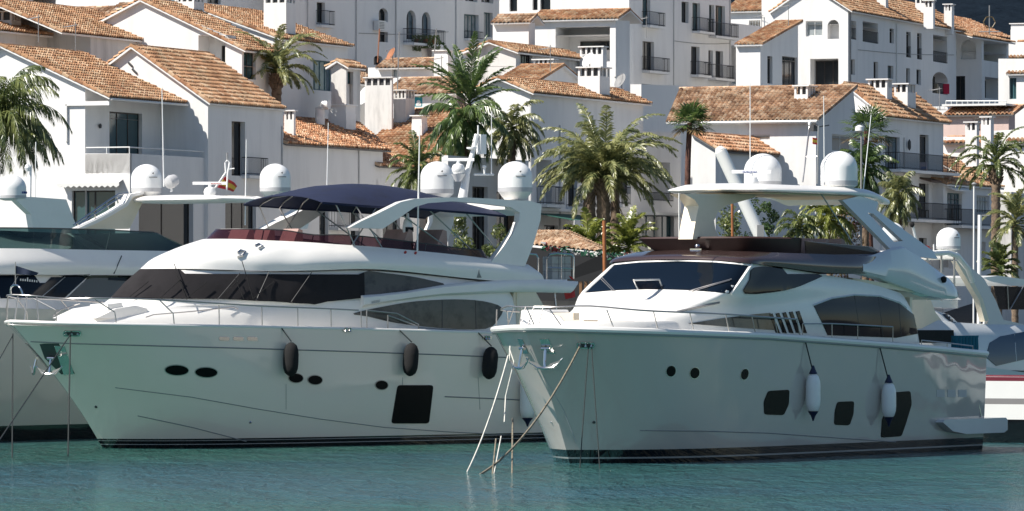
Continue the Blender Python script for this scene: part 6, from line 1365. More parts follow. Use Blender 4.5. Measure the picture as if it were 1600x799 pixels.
def frond(mb, o, az, el, ln, droop, rnd, m, lw=0.05, ll=0.5, n=34, hang=0.35, stem=None):
    """feather frond: arched rachis with leaflets in pairs"""
    d = Vector((cos(az)*cos(el), sin(az)*cos(el), sin(el))); p = Vector(o); pts = [p.copy()]; N = 14; sp = ln/N
    side = rnd.uniform(-.25, .25)
    for i in range(N):
        d = (d+Vector((-sin(az)*side*.06, cos(az)*side*.06, -droop/N*(0.4+1.5*i/N)))).normalized(); p = p+d*sp; pts.append(p.copy())
    mb.tube(pts, 0.03, stem or m, 4, r2=0.006)
    for k in range(n):
        u = 0.12+0.88*(k+rnd.random()*.6)/n; f = min(N-1e-3, u*N); i = int(f); q = pts[i].lerp(pts[i+1], f-i); t = (pts[i+1]-pts[i]).normalized()
        sd = t.cross(Vector((0, 0, 1)))
        if sd.length < .05: sd = Vector((-sin(az), cos(az), 0))
        sd.normalize(); up = sd.cross(t).normalized(); L_ = ll*(sin(pi*min(1, .12+.86*u))**.6)*rnd.uniform(.8, 1.1)
        for s in (-1, 1):
            dr = (t*rnd.uniform(.75, 1.0)+sd*s*rnd.uniform(.5, .75)+up*rnd.uniform(.1, .35)-Vector((0, 0, hang*rnd.uniform(.5, 1.5)))).normalized()
            e = q+dr*L_; mid = q+dr*L_*.5+Vector((0, 0, .03)); e.z -= L_*hang*.4; w = t*lw*.85+up*lw*rnd.uniform(-.4, .4)
            mb.add([q-w*.6, q+w*.6, mid+w, mid-w, e], [(0, 1, 2, 3), (3, 2, 4)], m)
def palm(px, py, d, reach, label, n=36, els=(75, -25), seed=1, m=None, lf=.5, lw=.05, droop=1.3, hang=.3, trunk=.34, tb=None, base_y=None, dead=0, group=None, nl=34, name='palm_tree', gz=None, azr=None):
    """feather palm: crown centre at the pixel, reach in metres"""
    rnd = random.Random(seed); m = m or LEAFG; c = P(px, py, d); gz = gz if gz is not None else tab([(226, 1.36), (262, 1.4), (300, 3), (340, 7)], d)
    bx = P(tb, py, d).x if tb is not None else c.x
    r = empty(name, label, 'palm tree', (bx, d, gz), 0, group); o = c-Vector((bx, d, gz)); mb = MB()
    for i in range(n):
        u = (i+.5)/n; az = i*2.39996+rnd.uniform(-.2, .2); el = radians(lerp(els[0], els[1], u**.85))+rnd.uniform(-.16, .16)
        L_ = reach*rnd.uniform(.85, 1.1)*(1 if u < .7 else .9)
        frond(mb, o+Vector((0, 0, .35-.5*u)), az, el, L_, droop*rnd.uniform(.7, 1.2), rnd, m, lw, lf*rnd.uniform(.85, 1.1), nl, hang)
    for i in range(dead):
        az = i*2.39996*1.3; frond(mb, o+Vector((0, 0, -.3)), az, radians(-50)+rnd.uniform(-.2, .1), reach*.5, .9, rnd, LEAFX, lw, lf*.7, 16, .5)
    mb.build('crown', r, smooth=0)
    t = MB(); H = max(.5, o.z-.1); k = max(6, int(H/.16)); prof = []
    tr = MB(); rings = []
    for i in range(k+1):
        u = i/k; x = o.x*(u**1.5); rr = trunk*(1.12-.22*u+(.18*max(0, (u-.9)/.1) if trunk > .2 else 0))*(1+.06*((i % 2)*2-1)+rnd.uniform(-.02, .02)); rings.append((x, H*u, rr))
    vs = []; S_ = 14
    for x, z, rr in rings:
        for j in range(S_): a = 2*pi*j/S_; q = rr*(1+.05*sin(j*3+z*9)); vs.append((x+q*cos(a), q*sin(a), z))
    tr.add(vs, [(i*S_+j, i*S_+(j+1) % S_, (i+1)*S_+(j+1) % S_, (i+1)*S_+j) for i in range(k) for j in range(S_)], BARK)
    if trunk > .2:      # cut leaf bases under the crown
        for i in range(46):
            az = i*2.39996; z = H-.05-.7*i/46; a = Vector((o.x+cos(az)*trunk*.95, sin(az)*trunk*.95, z-.1)); tr.tube([a, a+Vector((cos(az)*.16, sin(az)*.16, .2))], .075, BARK, 5, r2=.03)
    tr.build('trunk', r, smooth=50); return r
def fan_palm(px, py, d, reach, label, tb, seed=1, n=26, trunk=.17):
    rnd = random.Random(seed); c = P(px, py, d); gz = tab([(226, 1.36), (262, 1.4), (300, 3)], d); bx = P(tb, py, d).x
    r = empty('fan_palm', label, 'palm tree', (bx, d, gz)); o = c-Vector((bx, d, gz)); mb = MB()
    for i in range(n):
        u = (i+.5)/n; az = i*2.39996; el = radians(lerp(80, -35, u)); dr = Vector((cos(az)*cos(el), sin(az)*cos(el), sin(el))); pl_ = reach*.5*rnd.uniform(.8, 1.15); h_ = o+dr*pl_-Vector((0, 0, .05*pl_)); mb.tube([o, h_], .018, LEAFF, 4)
        sd = dr.cross(Vector((0, 0, 1))).normalized() if abs(dr.z) < .98 else Vector((1, 0, 0)); up = sd.cross(dr).normalized(); F_ = reach*.62
        for k in range(22):
            a = radians(-115+230*k/21)+rnd.uniform(-.03, .03); v = (dr*cos(a)+sd*sin(a)).normalized()+up*.12*rnd.uniform(-1, 1); L_ = F_*(1-.25*abs(a)/2)*rnd.uniform(.85, 1.1); w = v.cross(up).normalized()*.04
            mid = h_+v*L_*.6; e = h_+v*L_-Vector((0, 0, .18*L_*(1-u*.3))); mb.add([h_, mid+w, e, mid-w], [(0, 1, 2, 3)], LEAFF if u < .85 else LEAFX)
    mb.build('crown', r, smooth=0)
    t = MB(); t.tube([(o.x*(u**1.4)+.1*sin(u*5), 0, o.z*u) for u in [i/16 for i in range(17)]], trunk*1.15, BARKR, 10, r2=trunk*.8); t.build('trunk', r, smooth=50)
palm(-6, 198, 255, 4.2, 'green palm with long drooping feathery fronds at the left edge', n=66, els=(75, -5), seed=3, m=LEAFD, lf=.8, lw=.05, droop=2.5, hang=.9, trunk=.16, nl=48)
palm(432, 112, 297, 3.3, 'small date palm with upright grey-green fronds between the roofs at left', n=40, els=(70, 10), seed=4, droop=1.7, lf=.5, trunk=.3, nl=46)
palm(733, 160, 272, 3.4, 'tall palm with stiff upright fronds and hanging skirt, left of the radar mast', n=26, els=(74, 30), seed=6, m=LEAFF, droop=.9, lf=.5, trunk=.3, nl=48)
palm(725, 190, 268, 2.6, 'dense bright green palm hanging in front of the tall upright one', n=44, els=(60, -75), seed=9, m=LEAFF, droop=1.8, lf=.7, lw=.06, hang=.9, trunk=.18, nl=40)
palm(800, 205, 271, 2.1, 'bushy palm with arching fronds behind the near left radar dome', n=44, els=(70, -45), seed=11, m=LEAFG, droop=2.0, lf=.5, hang=.6, trunk=.2, nl=36)
palm(652, 268, 262, 1.75, 'small round-headed palm behind the left middle radar dome', n=40, els=(80, -40), seed=13, m=LEAFD, droop=1.6, lf=.45, hang=.4, trunk=.2, nl=30, tb=712)
palm(943, 276, 262, 4.4, 'large date palm with wide arching crown and thick ringed trunk, centre', n=64, els=(66, 12), seed=21, droop=1.7, lf=.62, lw=.055, hang=.4, trunk=.36, nl=60, dead=5)
palm(921, 262, 268, 2.6, 'second date palm trunk close behind the large central one, on its left', n=26, els=(70, -10), seed=23, droop=1.5, lf=.5, trunk=.33)
palm(961, 268, 271, 2.3, 'third date palm trunk close behind the large central one, on its right', n=22, els=(70, -10), seed=25, droop=1.5, lf=.5, trunk=.25)
palm(918, 392, 257, 1.7, 'low bright yellow-green palm at the left foot of the central date palm', n=34, els=(85, 5), seed=31, m=LEAFY, droop=1.6, lf=.45, hang=.4, trunk=.1, nl=30)
palm(982, 388, 258, 1.7, 'low bright yellow-green palm at the right foot of the central date palm', n=34, els=(85, 5), seed=33, m=LEAFY, droop=1.6, lf=.45, hang=.4, trunk=.1, nl=30)
fan_palm(1081, 192, 262, 1.25, 'slender fan palm with small green head and thin curved reddish trunk', 1066, seed=2)
fan_palm(1357, 205, 268, 1.6, 'fan palm with ragged head beside the street lamp at right', 1358, seed=5, n=20)
palm(1352, 268, 266, 1.7, 'bushy green palm just behind the near right radar dome', n=40, els=(80, -60), seed=41, m=LEAFF, droop=1.6, lf=.5, hang=.6, trunk=.2)
palm(1556, 258, 264, 2.9, 'date palm with arched dark fronds and dark slim trunk, far right', n=30, els=(68, 0), seed=43, m=LEAFD, droop=1.9, lf=.42, trunk=.24, hang=.3, nl=42)
palm(1586, 350, 250, 1.9, 'short green palm with pale trunk at the right edge', n=26, els=(84, -10), seed=47, m=LEAFG, droop=1.6, lf=.45, trunk=.16)
palm(1562, 425, 247, 1.2, 'small bushy palm below the far right date palm', n=26, els=(85, 0), seed=49, m=LEAFD, droop=1.5, lf=.45, trunk=.12)
palm(1404, 312, 261, 1.5, 'small drooping palm behind the right hardtop leg', n=34, els=(75, -50), seed=53, m=LEAFG, droop=2.0, lf=.5, hang=.7, trunk=.16)
palm(1296, 345, 262, 1.9, 'yellowish drooping palm seen under the right hardtop', n=36, els=(80, -25), seed=57, m=LEAFY, droop=2.2, lf=.5, hang=.5, trunk=.16)
palm(1250, 362, 259, 1.6, 'low arching palm seen under the right hardtop, left of the yellowish one', n=22, els=(70, 0), seed=59, m=LEAFD, droop=2.2, lf=.45, hang=.5, trunk=.12)
def shrub(px0, px1, yt, yb, d, label, m, seed=1, nleaf=2600, name='shrub', flowers=None):
    rnd = random.Random(seed); a = P(px0, yb, d); b = P(px1, yt, d); gz = 1.4; r = empty(name, label, 'shrub', ((a.x+b.x)/2, d, gz)); mb = MB(); blobs = []
    w = (b.x-a.x)/2; zc = b.z-gz
    for k in range(26): blobs.append((Vector((rnd.uniform(-w, w)*.85, rnd.uniform(-.8, .8), rnd.uniform(.25, .97)*zc)), rnd.uniform(.3, .6)))
    for k in range(nleaf):
        c, rr = rnd.choice(blobs); v = Vector((rnd.gauss(0, 1), rnd.gauss(0, 1), rnd.gauss(0, 1))).normalized()*rr*rnd.random()**.35; p = c+v; s = rnd.uniform(.05, .12); u = Vector((rnd.uniform(-1, 1), rnd.uniform(-1, 1), rnd.uniform(-1, 1))).normalized(); q = u.cross(Vector((rnd.uniform(-1, 1), rnd.uniform(-1, 1), .3))).normalized()
        mm = flowers if flowers and rnd.random() < .05 else m; mb.add([p-u*s, p+q*s*.5, p+u*s, p-q*s*.5], [(0, 1, 2, 3)], mm)
    mb.build('foliage', r, smooth=0); s = MB()
    for k in range(4): s.tube([(0, 0, -.1), (rnd.uniform(-w, w)*.5, rnd.uniform(-.4, .4), zc*.6)], .07, BARK, 6, r2=.03)
    s.build('stem', r)
shrub(1128, 1152, 318, 470, 256, 'dense dark green bush left of the reddish post under the hardtop', LEAFD, 3)
shrub(1158, 1215, 312, 470, 263, 'tall mid-green bush seen under the right hardtop', LEAFF, 5, 4200)
shrub(1300, 1345, 318, 470, 264, 'brownish bush with pink blossom seen under the right hardtop', LEAFX, 7, 2600, flowers=mat('pink_blossom', (.45, .15, .25), .8))
shrub(706, 836, 318, 470, 261, 'dark hedge in shade behind the left radar arch', LEAFD, 9, 5200)
shrub(632, 680, 62, 78, 318, 'balcony plants spilling over the railing of the arched windows', LEAFD, 12, 700) if False else None
pl_ = empty('balcony_plants', 'green potted plants on the balcony of the two arched windows', 'plants', tuple(H_.root.matrix_basis @ Vector((H_.X_(655), -.5, H_.R(655, 69).z))))
mb = MB(); rnd = random.Random(2)
for k in range(500):
    p = Vector((rnd.uniform(-.9, 1.0), rnd.uniform(-.7, -.1), rnd.uniform(-.5, .55))); u = Vector((rnd.uniform(-1, 1), rnd.uniform(-1, 1), rnd.uniform(-1, 1))).normalized(); q = u.cross(Vector((0, 1, .4))).normalized(); s = .1; mb.add([p-u*s, p+q*s*.5, p+u*s, p-q*s*.5], [(0, 1, 2, 3)], LEAFD)
mb.build('foliage', pl_, smooth=0); mb = MB()
for x in (-.6, 0, .6): mb.lathe([(.12, -.05), (.17, .3)], TERRA, (x, -.35, 0), 10)
mb.build('pot', pl_)
po = empty('potted_plant', 'large pale pot with plant on the roof pillar below the planted balcony', 'potted plant', P(667, 92, 343)); t = MB(); t.lathe([(.2, 0), (.32, .1), (.35, .55), (.4, .65)], CONC, n=14); t.build('pot', po)
# sun-bleached aerials and thin masts standing on the roofs
for px, y0, y1, d, lab in ((590, 98, 45, 325, 'thin pole on the roofs left of the arched balcony'), (621, 140, 50, 328, 'tall dark aerial mast above the weathered chimneys'), (679, 80, 45, 335, 'short thin mast above the white pillar')):
    m_ = MB(); m_.tube([P(px, y0, d), P(px+3, y1, d)], .04, MGREY if px != 590 else TERRA, 5); tag(m_.build('aerial_mast'), lab, 'aerial')
m_ = MB(); c = P(1546, 35, 440)
for k in range(6): a = k*pi/3; m_.tube([c+Vector((cos(a)*.5, 0, sin(a)*.5)), c+Vector((cos(a+1)*.5, 0, sin(a+1)*.5))], .05, LEAFX, 5)
m_.tube([c-Vector((0, 0, 1.6)), c+Vector((0, 0, 1.4))], .05, MGREY, 5); m_.tube([c+Vector((-.9, 0, -.8)), c+Vector((.9, 0, -.8))], .05, MGREY, 5); tag(m_.build('weather_vane'), 'rusty weather vane against the dark hillside', 'weather vane')
# ---------------------------------------------------------------- the other boats
B3 = Boat('motor_yacht', 'cream-hulled motor yacht with green-tinted flybridge screen, behind the left yacht at the left edge', 'yacht', -23.4, 168.8, 50)
HULL3 = hull_mat('hull_paint_cream', [(0.5, (0.60, 0.57, 0.50))], (0.60, 0.57, 0.50))
B3.hull(18.5, 2.8, 3.2, 0.55, 0.9, [(-500, 470), (0, 481), (100, 484), (400, 486)], HULL3, zd=4.2)
b3 = B3.loft('superstructure', [
  [(1.0, 0, 4.2), (1.6, 1.2, 4.2), (3.5, 2.0, 4.2), (7, 2.35, 4.2), (12, 2.4, 4.1), (17, 2.4, 3.9), (17.2, 1.6, 3.9), (17.2, 0, 3.9)],
  [(2.0, 0, 4.6), (2.6, 1.1, 4.6), (4.4, 1.9, 4.6), (7.5, 2.28, 4.62), (12, 2.36, 4.65), (17, 2.36, 4.6), (17.2, 1.6, 4.6), (17.2, 0, 4.6)],
  [(4.0, 0, 5.46), (4.6, 1.0, 5.46), (6.0, 1.7, 5.46), (8.5, 2.1, 5.45), (12, 2.25, 5.42), (16.5, 2.25, 5.4), (16.7, 1.6, 5.4), (16.7, 0, 5.4)]], GEL, nv=3)
f3 = B3.loft('flybridge_body', [
  [(3.9, 0, 5.47), (4.5, 1.1, 5.47), (6.0, 1.85, 5.47), (8.5, 2.3, 5.46), (12, 2.45, 5.44), (17.5, 2.45, 5.42), (17.7, 1.6, 5.42), (17.7, 0, 5.42)],
  [(4.6, 0, 5.85), (5.2, 1.1, 5.85), (6.6, 1.85, 5.84), (8.8, 2.35, 5.82), (12, 2.5, 5.78), (17.5, 2.45, 5.72), (17.7, 1.6, 5.7), (17.7, 0, 5.7)],
  [(5.6, 0, 6.32), (6.2, 1.0, 6.32), (7.4, 1.7, 6.32), (9.2, 2.1, 6.32), (12, 2.25, 6.30), (17, 2.2, 6.28), (17.2, 1.6, 6.28), (17.2, 0, 6.28)]], GEL, nv=4)
T3_ = B3.bvh([b3, f3])
wv = B3.decal('windscreen', T3_, [(-60, 467), (-60, 431), (100, 430), (140, 429), (100, 466)], NAVYG, off=.01, thick=.014, step=9)
m = MB()
for a, c in (((0, 466), (-10, 434)), ((18, 448), (28, 432)), ((64, 465), (104, 431))): B3.line(T3_, [a, c], LGREY, mb=m, r=.014, off=.04)
m.build('mullion', wv)
l_ = MB()
for k in range(8):
    p, n = B3.hit(T3_, 31+k*3.6, 438+k*.35); hh = .11 if k == 3 else .05; l_.box((p.x-.025, p.y-.045, p.z-.02), (p.x+.025, p.y-.035, p.z+hh), WHITEP)
l_.build('lettering', wv)
B3.decal('saloon_window', T3_, [(142, 430), (230, 430), (230, 466), (104, 466)], mat('grey_beige_glass', (.10, .095, .085), .12), off=.01, thick=.014, step=9)
B3.decal('dark_panel', T3_, [(166, 431), (205, 431), (205, 440), (168, 438)], DARKG, off=.03, thick=.014, step=6)
m = MB(); B3.line(T3_, [(196, 386), (178, 428)], DGREY, mb=m, r=.02, off=.02); m.build('stay', B3.root)
gs = B3.loft('flybridge_screen', [[(5.7, 0, 6.32), (6.3, .95, 6.32), (7.5, 1.65, 6.32), (9.3, 2.05, 6.32), (12, 2.2, 6.30), (16.8, 2.15, 6.28), (17.0, 1.5, 6.28), (17, 0, 6.28)],
  [(6.3, 0, 7.0), (6.9, .9, 7.0), (8.0, 1.55, 7.0), (9.6, 1.98, 7.0), (12, 2.15, 6.98), (15.0, 2.1, 6.92), (15.2, 1.5, 6.9), (15.2, 0, 6.9)]], GREENT, nv=1, top=False)
m = MB(); m.tube(crv([(6.3, 0, 7.0), (6.9, -.9, 7.0), (8.0, -1.55, 7.0), (9.6, -1.98, 7.0), (12, -2.15, 6.98), (15.0, -2.1, 6.92)], 4), .025, DGREY, 6); m.tube([(12.6, -2.2, 6.3), (12.9, -2.14, 6.97)], .02, DGREY); m.build('screen_frame', gs)
# swept arch with crossing wing
def fin(b, pts, t, th, mt, name='arch_leg'):
    m = MB(); m.prism([b.at(x, y, t) for x, y in pts], (0, -th, 0), mt); return m.build(name, b.root, smooth=25)
fin(B3, [(118, 358), (140, 348), (165, 335), (188, 322), (196, 306), (215, 302), (214, 318), (203, 340), (194, 358)], -2.0, .25, CREAM)
fin(B3, [(112, 357), (140, 344), (165, 331), (186, 318), (194, 304), (215, 300), (215, 304), (198, 308), (190, 322), (165, 337), (140, 350), (120, 358)], -1.95, .3, GEL, 'arch_rim')
m = MB(); a = B3.at(152, 350, -1.8)
m.tube([B3.at(115, 352, -1.8), B3.at(172, 312, -1.8), B3.at(185, 304, -1.8), B3.at(200, 302, -1.8)], .03, CHROME); m.tube([B3.at(122, 352, -1.8), B3.at(176, 316, -1.8), B3.at(190, 308, -1.8)], .03, CHROME)
for x, y in ((146, 332), (166, 318), (182, 308)): m.tube([B3.at(x, y, -1.8), B3.at(x+3, y+10, -1.8)], .03, CHROME)
m.build('handrail', B3.root)
sa = B3.at(205, 300, -2.2); sb = B3.at(440, 303, 2.3)
B3.loft('hardtop', [[(sa.x-.4, 0, 8.02), (sa.x-.3, 1.6, 8.02), (sa.x, 2.3, 8.02), (sa.x+1.9, 2.3, 8.0), (sa.x+2.1, 1.6, 8.0), (sa.x+2.1, 0, 8.0)], [(sa.x-.5, 0, 8.12), (sa.x-.4, 1.6, 8.12), (sa.x-.1, 2.36, 8.12), (sa.x+2.0, 2.36, 8.1), (sa.x+2.2, 1.6, 8.1), (sa.x+2.2, 0, 8.1)], [(sa.x-.1, 0, 8.26), (sa.x, 1.5, 8.24), (sa.x+.2, 2.2, 8.2), (sa.x+1.8, 2.2, 8.2), (sa.x+1.9, 1.5, 8.24), (sa.x+1.9, 0, 8.26)]], GEL, nv=3, bot=True)
fin(B3, [(402, 358), (425, 345), (452, 330), (466, 305), (484, 305), (480, 330), (472, 358)], 2.0, .25, GEL)
for px, t, py in ((229, -2.0, 298), (430, 1.95, 298)):
    p = B3.at(px, py, t); dome(B3, (p.x, -t, 8.15), .54, 1.22, skirt=.24)
p = B3.at(328, 300, .1); rd = radar(B3, (p.x, p.y, 8.22), 1.2, (cos(radians(50)), -sin(radians(50)), 0))
m = MB()
for k in range(7): q = Vector((p.x, p.y, 8.22))+Vector((cos(radians(50)), -sin(radians(50)), 0))*(.05+k*.055)+Vector((-sin(radians(50)), -cos(radians(50)), 0))*.075; m.box((q.x-.018, q.y-.006, q.z+.44), (q.x+.018, q.y+.006, q.z+.47), REDI)
m.build('lettering', rd, smooth=0)
m = MB(); q = B3.at(334, 297, .1); u = Vector((cos(radians(50)), -sin(radians(50)), 0))
for o in (0, .45): m.tube([q+u*o, q+u*(.42+o*.15)+Vector((0, 0, .62))], .03, WHITEP, 6)
m.tube([q+u*.42+Vector((0, 0, .6)), q+u*.40+Vector((0, 0, .95)), q+u*.47+Vector((0, 0, 1.05)), q+u*.55+Vector((0, 0, .95)), q+u*.49+Vector((0, 0, .6))], .03, WHITEP, 6); m.tube([q+u*.47+Vector((0, 0, 1.05)), q+u*.47+Vector((0, 0, 1.3))], .03, MGREY, 6); m.tube([q+u*.5+Vector((0, 0, .72)), q+u*.72+Vector((0, 0, .75))], .02, WHITEP, 5)
mm = m.build('light_mast', B3.root)
flag(B3, 'flag', [B3.at(352, 276, .1), B3.at(372, 291, .1), B3.at(366, 300, .1), B3.at(340, 293, .1)], [(.27, REDC), (.46, YELC), (.27, REDC)], mm)
m = MB(); q = B3.at(268, 284, -.6); m.lathe([(.05, -.25), (.2, -.18), (.24, 0), (.2, .18), (.05, .22)], LGREY, n=18, M=Matrix.Translation(q) @ Matrix.Rotation(radians(70), 4, 'Y')); m.tube([q-Vector((0, 0, .35)), q], .04, WHITEP); m.build('searchlight', B3.root)
for x, y0, x1, y1, t in ((256, 292, 253, 135, -1.2), (383, 352, 385, 218, 2.2)): m = MB(); m.tube([B3.at(x, y0, t), B3.at(x1, y1, t)], .025, WHITEP, 6, r2=.015); m.build('whip_antenna', B3.root)
# boat further left, only its arch and dome in view
B5 = Boat('motor_yacht', 'white motor yacht mostly out of frame at the left edge, only arch and dome visible', 'yacht', -34.5, 186.0, 50)
B5.hull(17, 2.6, 3, .55, .9, [(-900, 470), (0, 478), (400, 480)], HULL3, zd=4.0, nu=30, nv=8)
b5 = B5.loft('superstructure', [[(2, 0, 4.0), (3, 1.4, 4.0), (6, 2.1, 4.0), (15, 2.2, 4.0), (15.2, 0, 4.0)], [(4, 0, 5.6), (5, 1.2, 5.6), (8, 1.9, 5.6), (15, 2.0, 5.6), (15.2, 0, 5.6)], [(6, 0, 6.4), (7, 1.2, 6.4), (9, 1.8, 6.4), (15, 1.9, 6.4), (15.2, 0, 6.4)]], GEL, nv=2)
fin(B5, [(46, 372), (40, 335), (22, 318), (16, 312), (40, 308), (95, 312), (118, 372)], .9, .3, GEL, 'arch_leg'); fin(B5, [(66, 372), (50, 330), (52, 329), (88, 372)], .93, .02, MGREY, 'arch_inset')
p = B5.at(18, 313, .7); o5 = dome(B5, (p.x, p.y, p.z-.02), .57, 1.0, skirt=.08, logo=False)
m = MB()
for k in range(5): ang = radians(-88+k*9); m.box((p.x+.575*cos(ang)-.02, p.y+.575*sin(ang)-.02, p.z+.25), (p.x+.575*cos(ang)+.02, p.y+.575*sin(ang)+.02, p.z+.33), BLUEI)
m.build('lettering', o5, smooth=0)
m = MB(); m.tube([B5.at(47, 312, .2), B5.at(48, 258, .2)], .05, WHITEP, 6); m.lathe([(.06, -.15), (.12, 0), (.06, .12)], WHITEP, B5.at(43, 262, .2), 8); m.tube([B5.at(55, 312, .2), B5.at(56, 222, .2)], .02, WHITEP, 5); m.build('light_mast', B5.root)
# boats beyond the right-hand stern
B4 = Boat('motor_yacht', 'grey-shaded sports yacht with swept arch, cream front and blue side glass, beyond the right stern', 'yacht', 10.5, 179.9, 52)
h4 = hull_mat('hull_paint_white', [(0.3, (0.66, 0.67, 0.67))], (0.66, 0.67, 0.67))
B4.hull(17, 2.4, 3.0, .55, .9, [(1200, 548), (1420, 556), (1600, 582), (1750, 590)], h4, zd=2.7, nu=40, nv=10)
b4 = B4.loft('superstructure', [
 [(0.5, 0, 2.4), (1.2, 1.2, 2.4), (3, 1.9, 2.4), (7, 2.2, 2.2), (15, 2.25, 2.0), (15.2, 1.4, 2.0), (15.2, 0, 2.0)],
 [(0.9, 0, 2.9), (1.6, 1.15, 2.9), (3.4, 1.8, 2.9), (7, 2.15, 2.8), (15, 2.2, 2.7), (15.2, 1.4, 2.7), (15.2, 0, 2.7)],
 [(1.6, 0, 3.5), (2.3, 1.0, 3.5), (4, 1.6, 3.5), (7, 2.0, 3.45), (15, 2.1, 3.35), (15.1, 1.4, 3.35), (15.1, 0, 3.35)],
 [(2.6, 0, 3.95), (3.2, .9, 3.95), (4.6, 1.4, 3.95), (7, 1.75, 3.8), (15, 1.9, 3.62), (15, 1.2, 3.62), (15, 0, 3.62)]], GELG, nv=3)
hump = B4.loft('wheelhouse', [[(3.0, 0, 3.9), (3.4, .9, 3.9), (4.4, 1.35, 3.9), (6.2, 1.6, 3.75), (6.6, .9, 3.75), (6.7, 0, 3.75)], [(3.8, 0, 4.3), (4.1, .8, 4.3), (4.8, 1.2, 4.28), (6.0, 1.3, 4.1), (6.2, .8, 4.1), (6.3, 0, 4.1)], [(4.2, 0, 4.42), (4.4, .6, 4.42), (4.9, .9, 4.4), (5.6, 1.0, 4.25), (5.8, .6, 4.25), (5.9, 0, 4.25)]], GELG, nv=3)
T4_ = B4.bvh([b4, B4.hullo, hump])
gl4 = B4.decal('side_glass', T4_, [(1540, 558), (1546, 536), (1562, 526), (1600, 519), (1660, 514), (1660, 548), (1600, 562), (1556, 572)], mat('blue_side_glass', (.015, .045, .085), .08), off=.01, thick=.014, step=7)
m = MB(); B4.line(T4_, [(1585, 522), (1588, 564)], GELG, mb=m, r=.02, off=.03); m.build('mullion', gl4)
B4.decal('cabin_window', T4_, smoothpoly([(1470, 487), (1486, 486), (1505, 491), (1518, 499), (1508, 504), (1486, 503)], 3), NAVYG, off=.01, thick=.014, step=4)
def at4(pts, t=1.8): return [B4.at(x, y, t) for x, y in pts]
m = MB(); m.prism(at4([(1500, 410), (1515, 416), (1538, 436), (1556, 470), (1568, 500), (1600, 507), (1600, 520), (1538, 520), (1545, 500), (1536, 468), (1520, 438)]), (0, .2, 0), GELG); m.build('arch_leg', B4.root, smooth=25)
m = MB(); m.prism(at4([(1494, 408), (1501, 410), (1520, 438), (1536, 468), (1545, 500), (1539, 503), (1530, 469), (1513, 440)], 1.84), (0, .22, 0), CREAM); m.build('arch_rim', B4.root, smooth=25)
m = MB(); m.prism(at4([(1424, 466), (1452, 463), (1462, 489), (1480, 512), (1428, 514)], 1.5), (0, 2.6, 0), CREAM); m.build('deck_house', B4.root, smooth=0)
m = MB(); m.prism(at4([(1452, 464), (1497, 466), (1497, 482), (1456, 480)], 1.2), (0, 2.2, 0), GEL); m.build('seat_locker', B4.root, smooth=0)
m = MB(); m.prism(at4([(1536, 434), (1560, 431), (1640, 442), (1640, 447), (1580, 447), (1548, 440)], 1.4), (0, 2.6, 0), GEL); bm_ = m.build('bimini', B4.root, smooth=30)
m = MB(); m.prism(at4([(1553, 447), (1640, 450), (1640, 484), (1560, 484)], 1.5), (0, .02, 0), SMOKE); m.tube(at4([(1600, 446), (1578, 484)], 1.55), .02, RAILM); m.tube(at4([(1574, 446), (1576, 484)], 1.55), .02, RAILM); m.build('window_curtain', bm_, smooth=0)
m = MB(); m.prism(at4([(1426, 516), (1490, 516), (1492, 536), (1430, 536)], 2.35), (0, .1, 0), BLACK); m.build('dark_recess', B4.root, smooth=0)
# red-striped boat at the water on the right edge
B6 = Boat('motorboat', 'low white motorboat with dark red top stripe, right edge beside the swim platform', 'motorboat', 27.0, 168.5, 180-22)
h6 = hull_mat('hull_paint_red_stripe', [(0.75, (0.80, 0.79, 0.77)), (1.25, (0.25, 0.24, 0.24)), (1.42, (0.80, 0.79, 0.77)), (2.0, (0.16, 0.03, 0.045))], (0.16, 0.03, 0.045))
B6.hull(13.2, 2.2, 2.5, .6, 1.0, [(1300, 584), (1540, 586), (1800, 588)], h6, zd=2.1, nu=40, nv=16)
# flybridge boat behind the right stern with a dome and ensign
B7 = Boat('motor_yacht', 'distant white flybridge boat with dome and red-and-white flag, beyond the right stern', 'yacht', 19.0, 190.0, 60)
B7.hull(15, 2.3, 2.6, .55, .9, [(1300, 520), (1500, 524), (1800, 524)], h4, zd=3.2, nu=30, nv=8)
B7.loft('superstructure', [[(2, 0, 3.2), (3, 1.2, 3.2), (6, 1.9, 3.2), (12, 2.0, 3.2), (12.2, 0, 3.2)], [(4, 0, 4.3), (5, 1.1, 4.3), (7, 1.8, 4.3), (12, 1.9, 4.3), (12.2, 0, 4.3)], [(4.5, 0, 4.9), (5.5, 1.1, 4.9), (7.5, 1.8, 4.9), (12, 1.9, 4.9), (12.2, 0, 4.9)]], CREAM, nv=2)
q0 = B7.at(1424, 396, 0); m = MB(); pts = [B7.at(x, y, 1.2) for x, y in ((1424, 398), (1445, 397), (1480, 395), (1496, 400), (1512, 420), (1520, 440))]; m.tube(pts, .10, GEL, 8); m.tube([p+Vector((0, 2.0, 0)) for p in pts], .10, GEL, 8); m.tube([pts[1], pts[1]+Vector((0, 2, 0))], .1, GEL, 8); m.tube([pts[3], pts[3]+Vector((0, 2, 0))], .14, GEL, 8); m.build('radar_arch', B7.root)
m = MB()
for x in (1449, 1471, 1491): m.tube([B7.at(x, 396, 1.2), B7.at(x, 470, 1.2)], .04, RAILM)
m.build('strut', B7.root)
p = B7.at(1482, 394, .8); dome(B7, (p.x, p.y, p.z), .42, .84, skirt=.1)
m = MB(); m.tube([B7.at(1436, 398, .8), B7.at(1426, 352, .8)], .05, WHITEP, 6); m.lathe([(.05, -.1), (.09, 0), (.05, .1)], BLACK, B7.at(1425, 351, .8), 8); m.tube([B7.at(1459, 396, .8), B7.at(1459, 382, .8)], .03, WHITEP); mm = m.build('light_mast', B7.root)
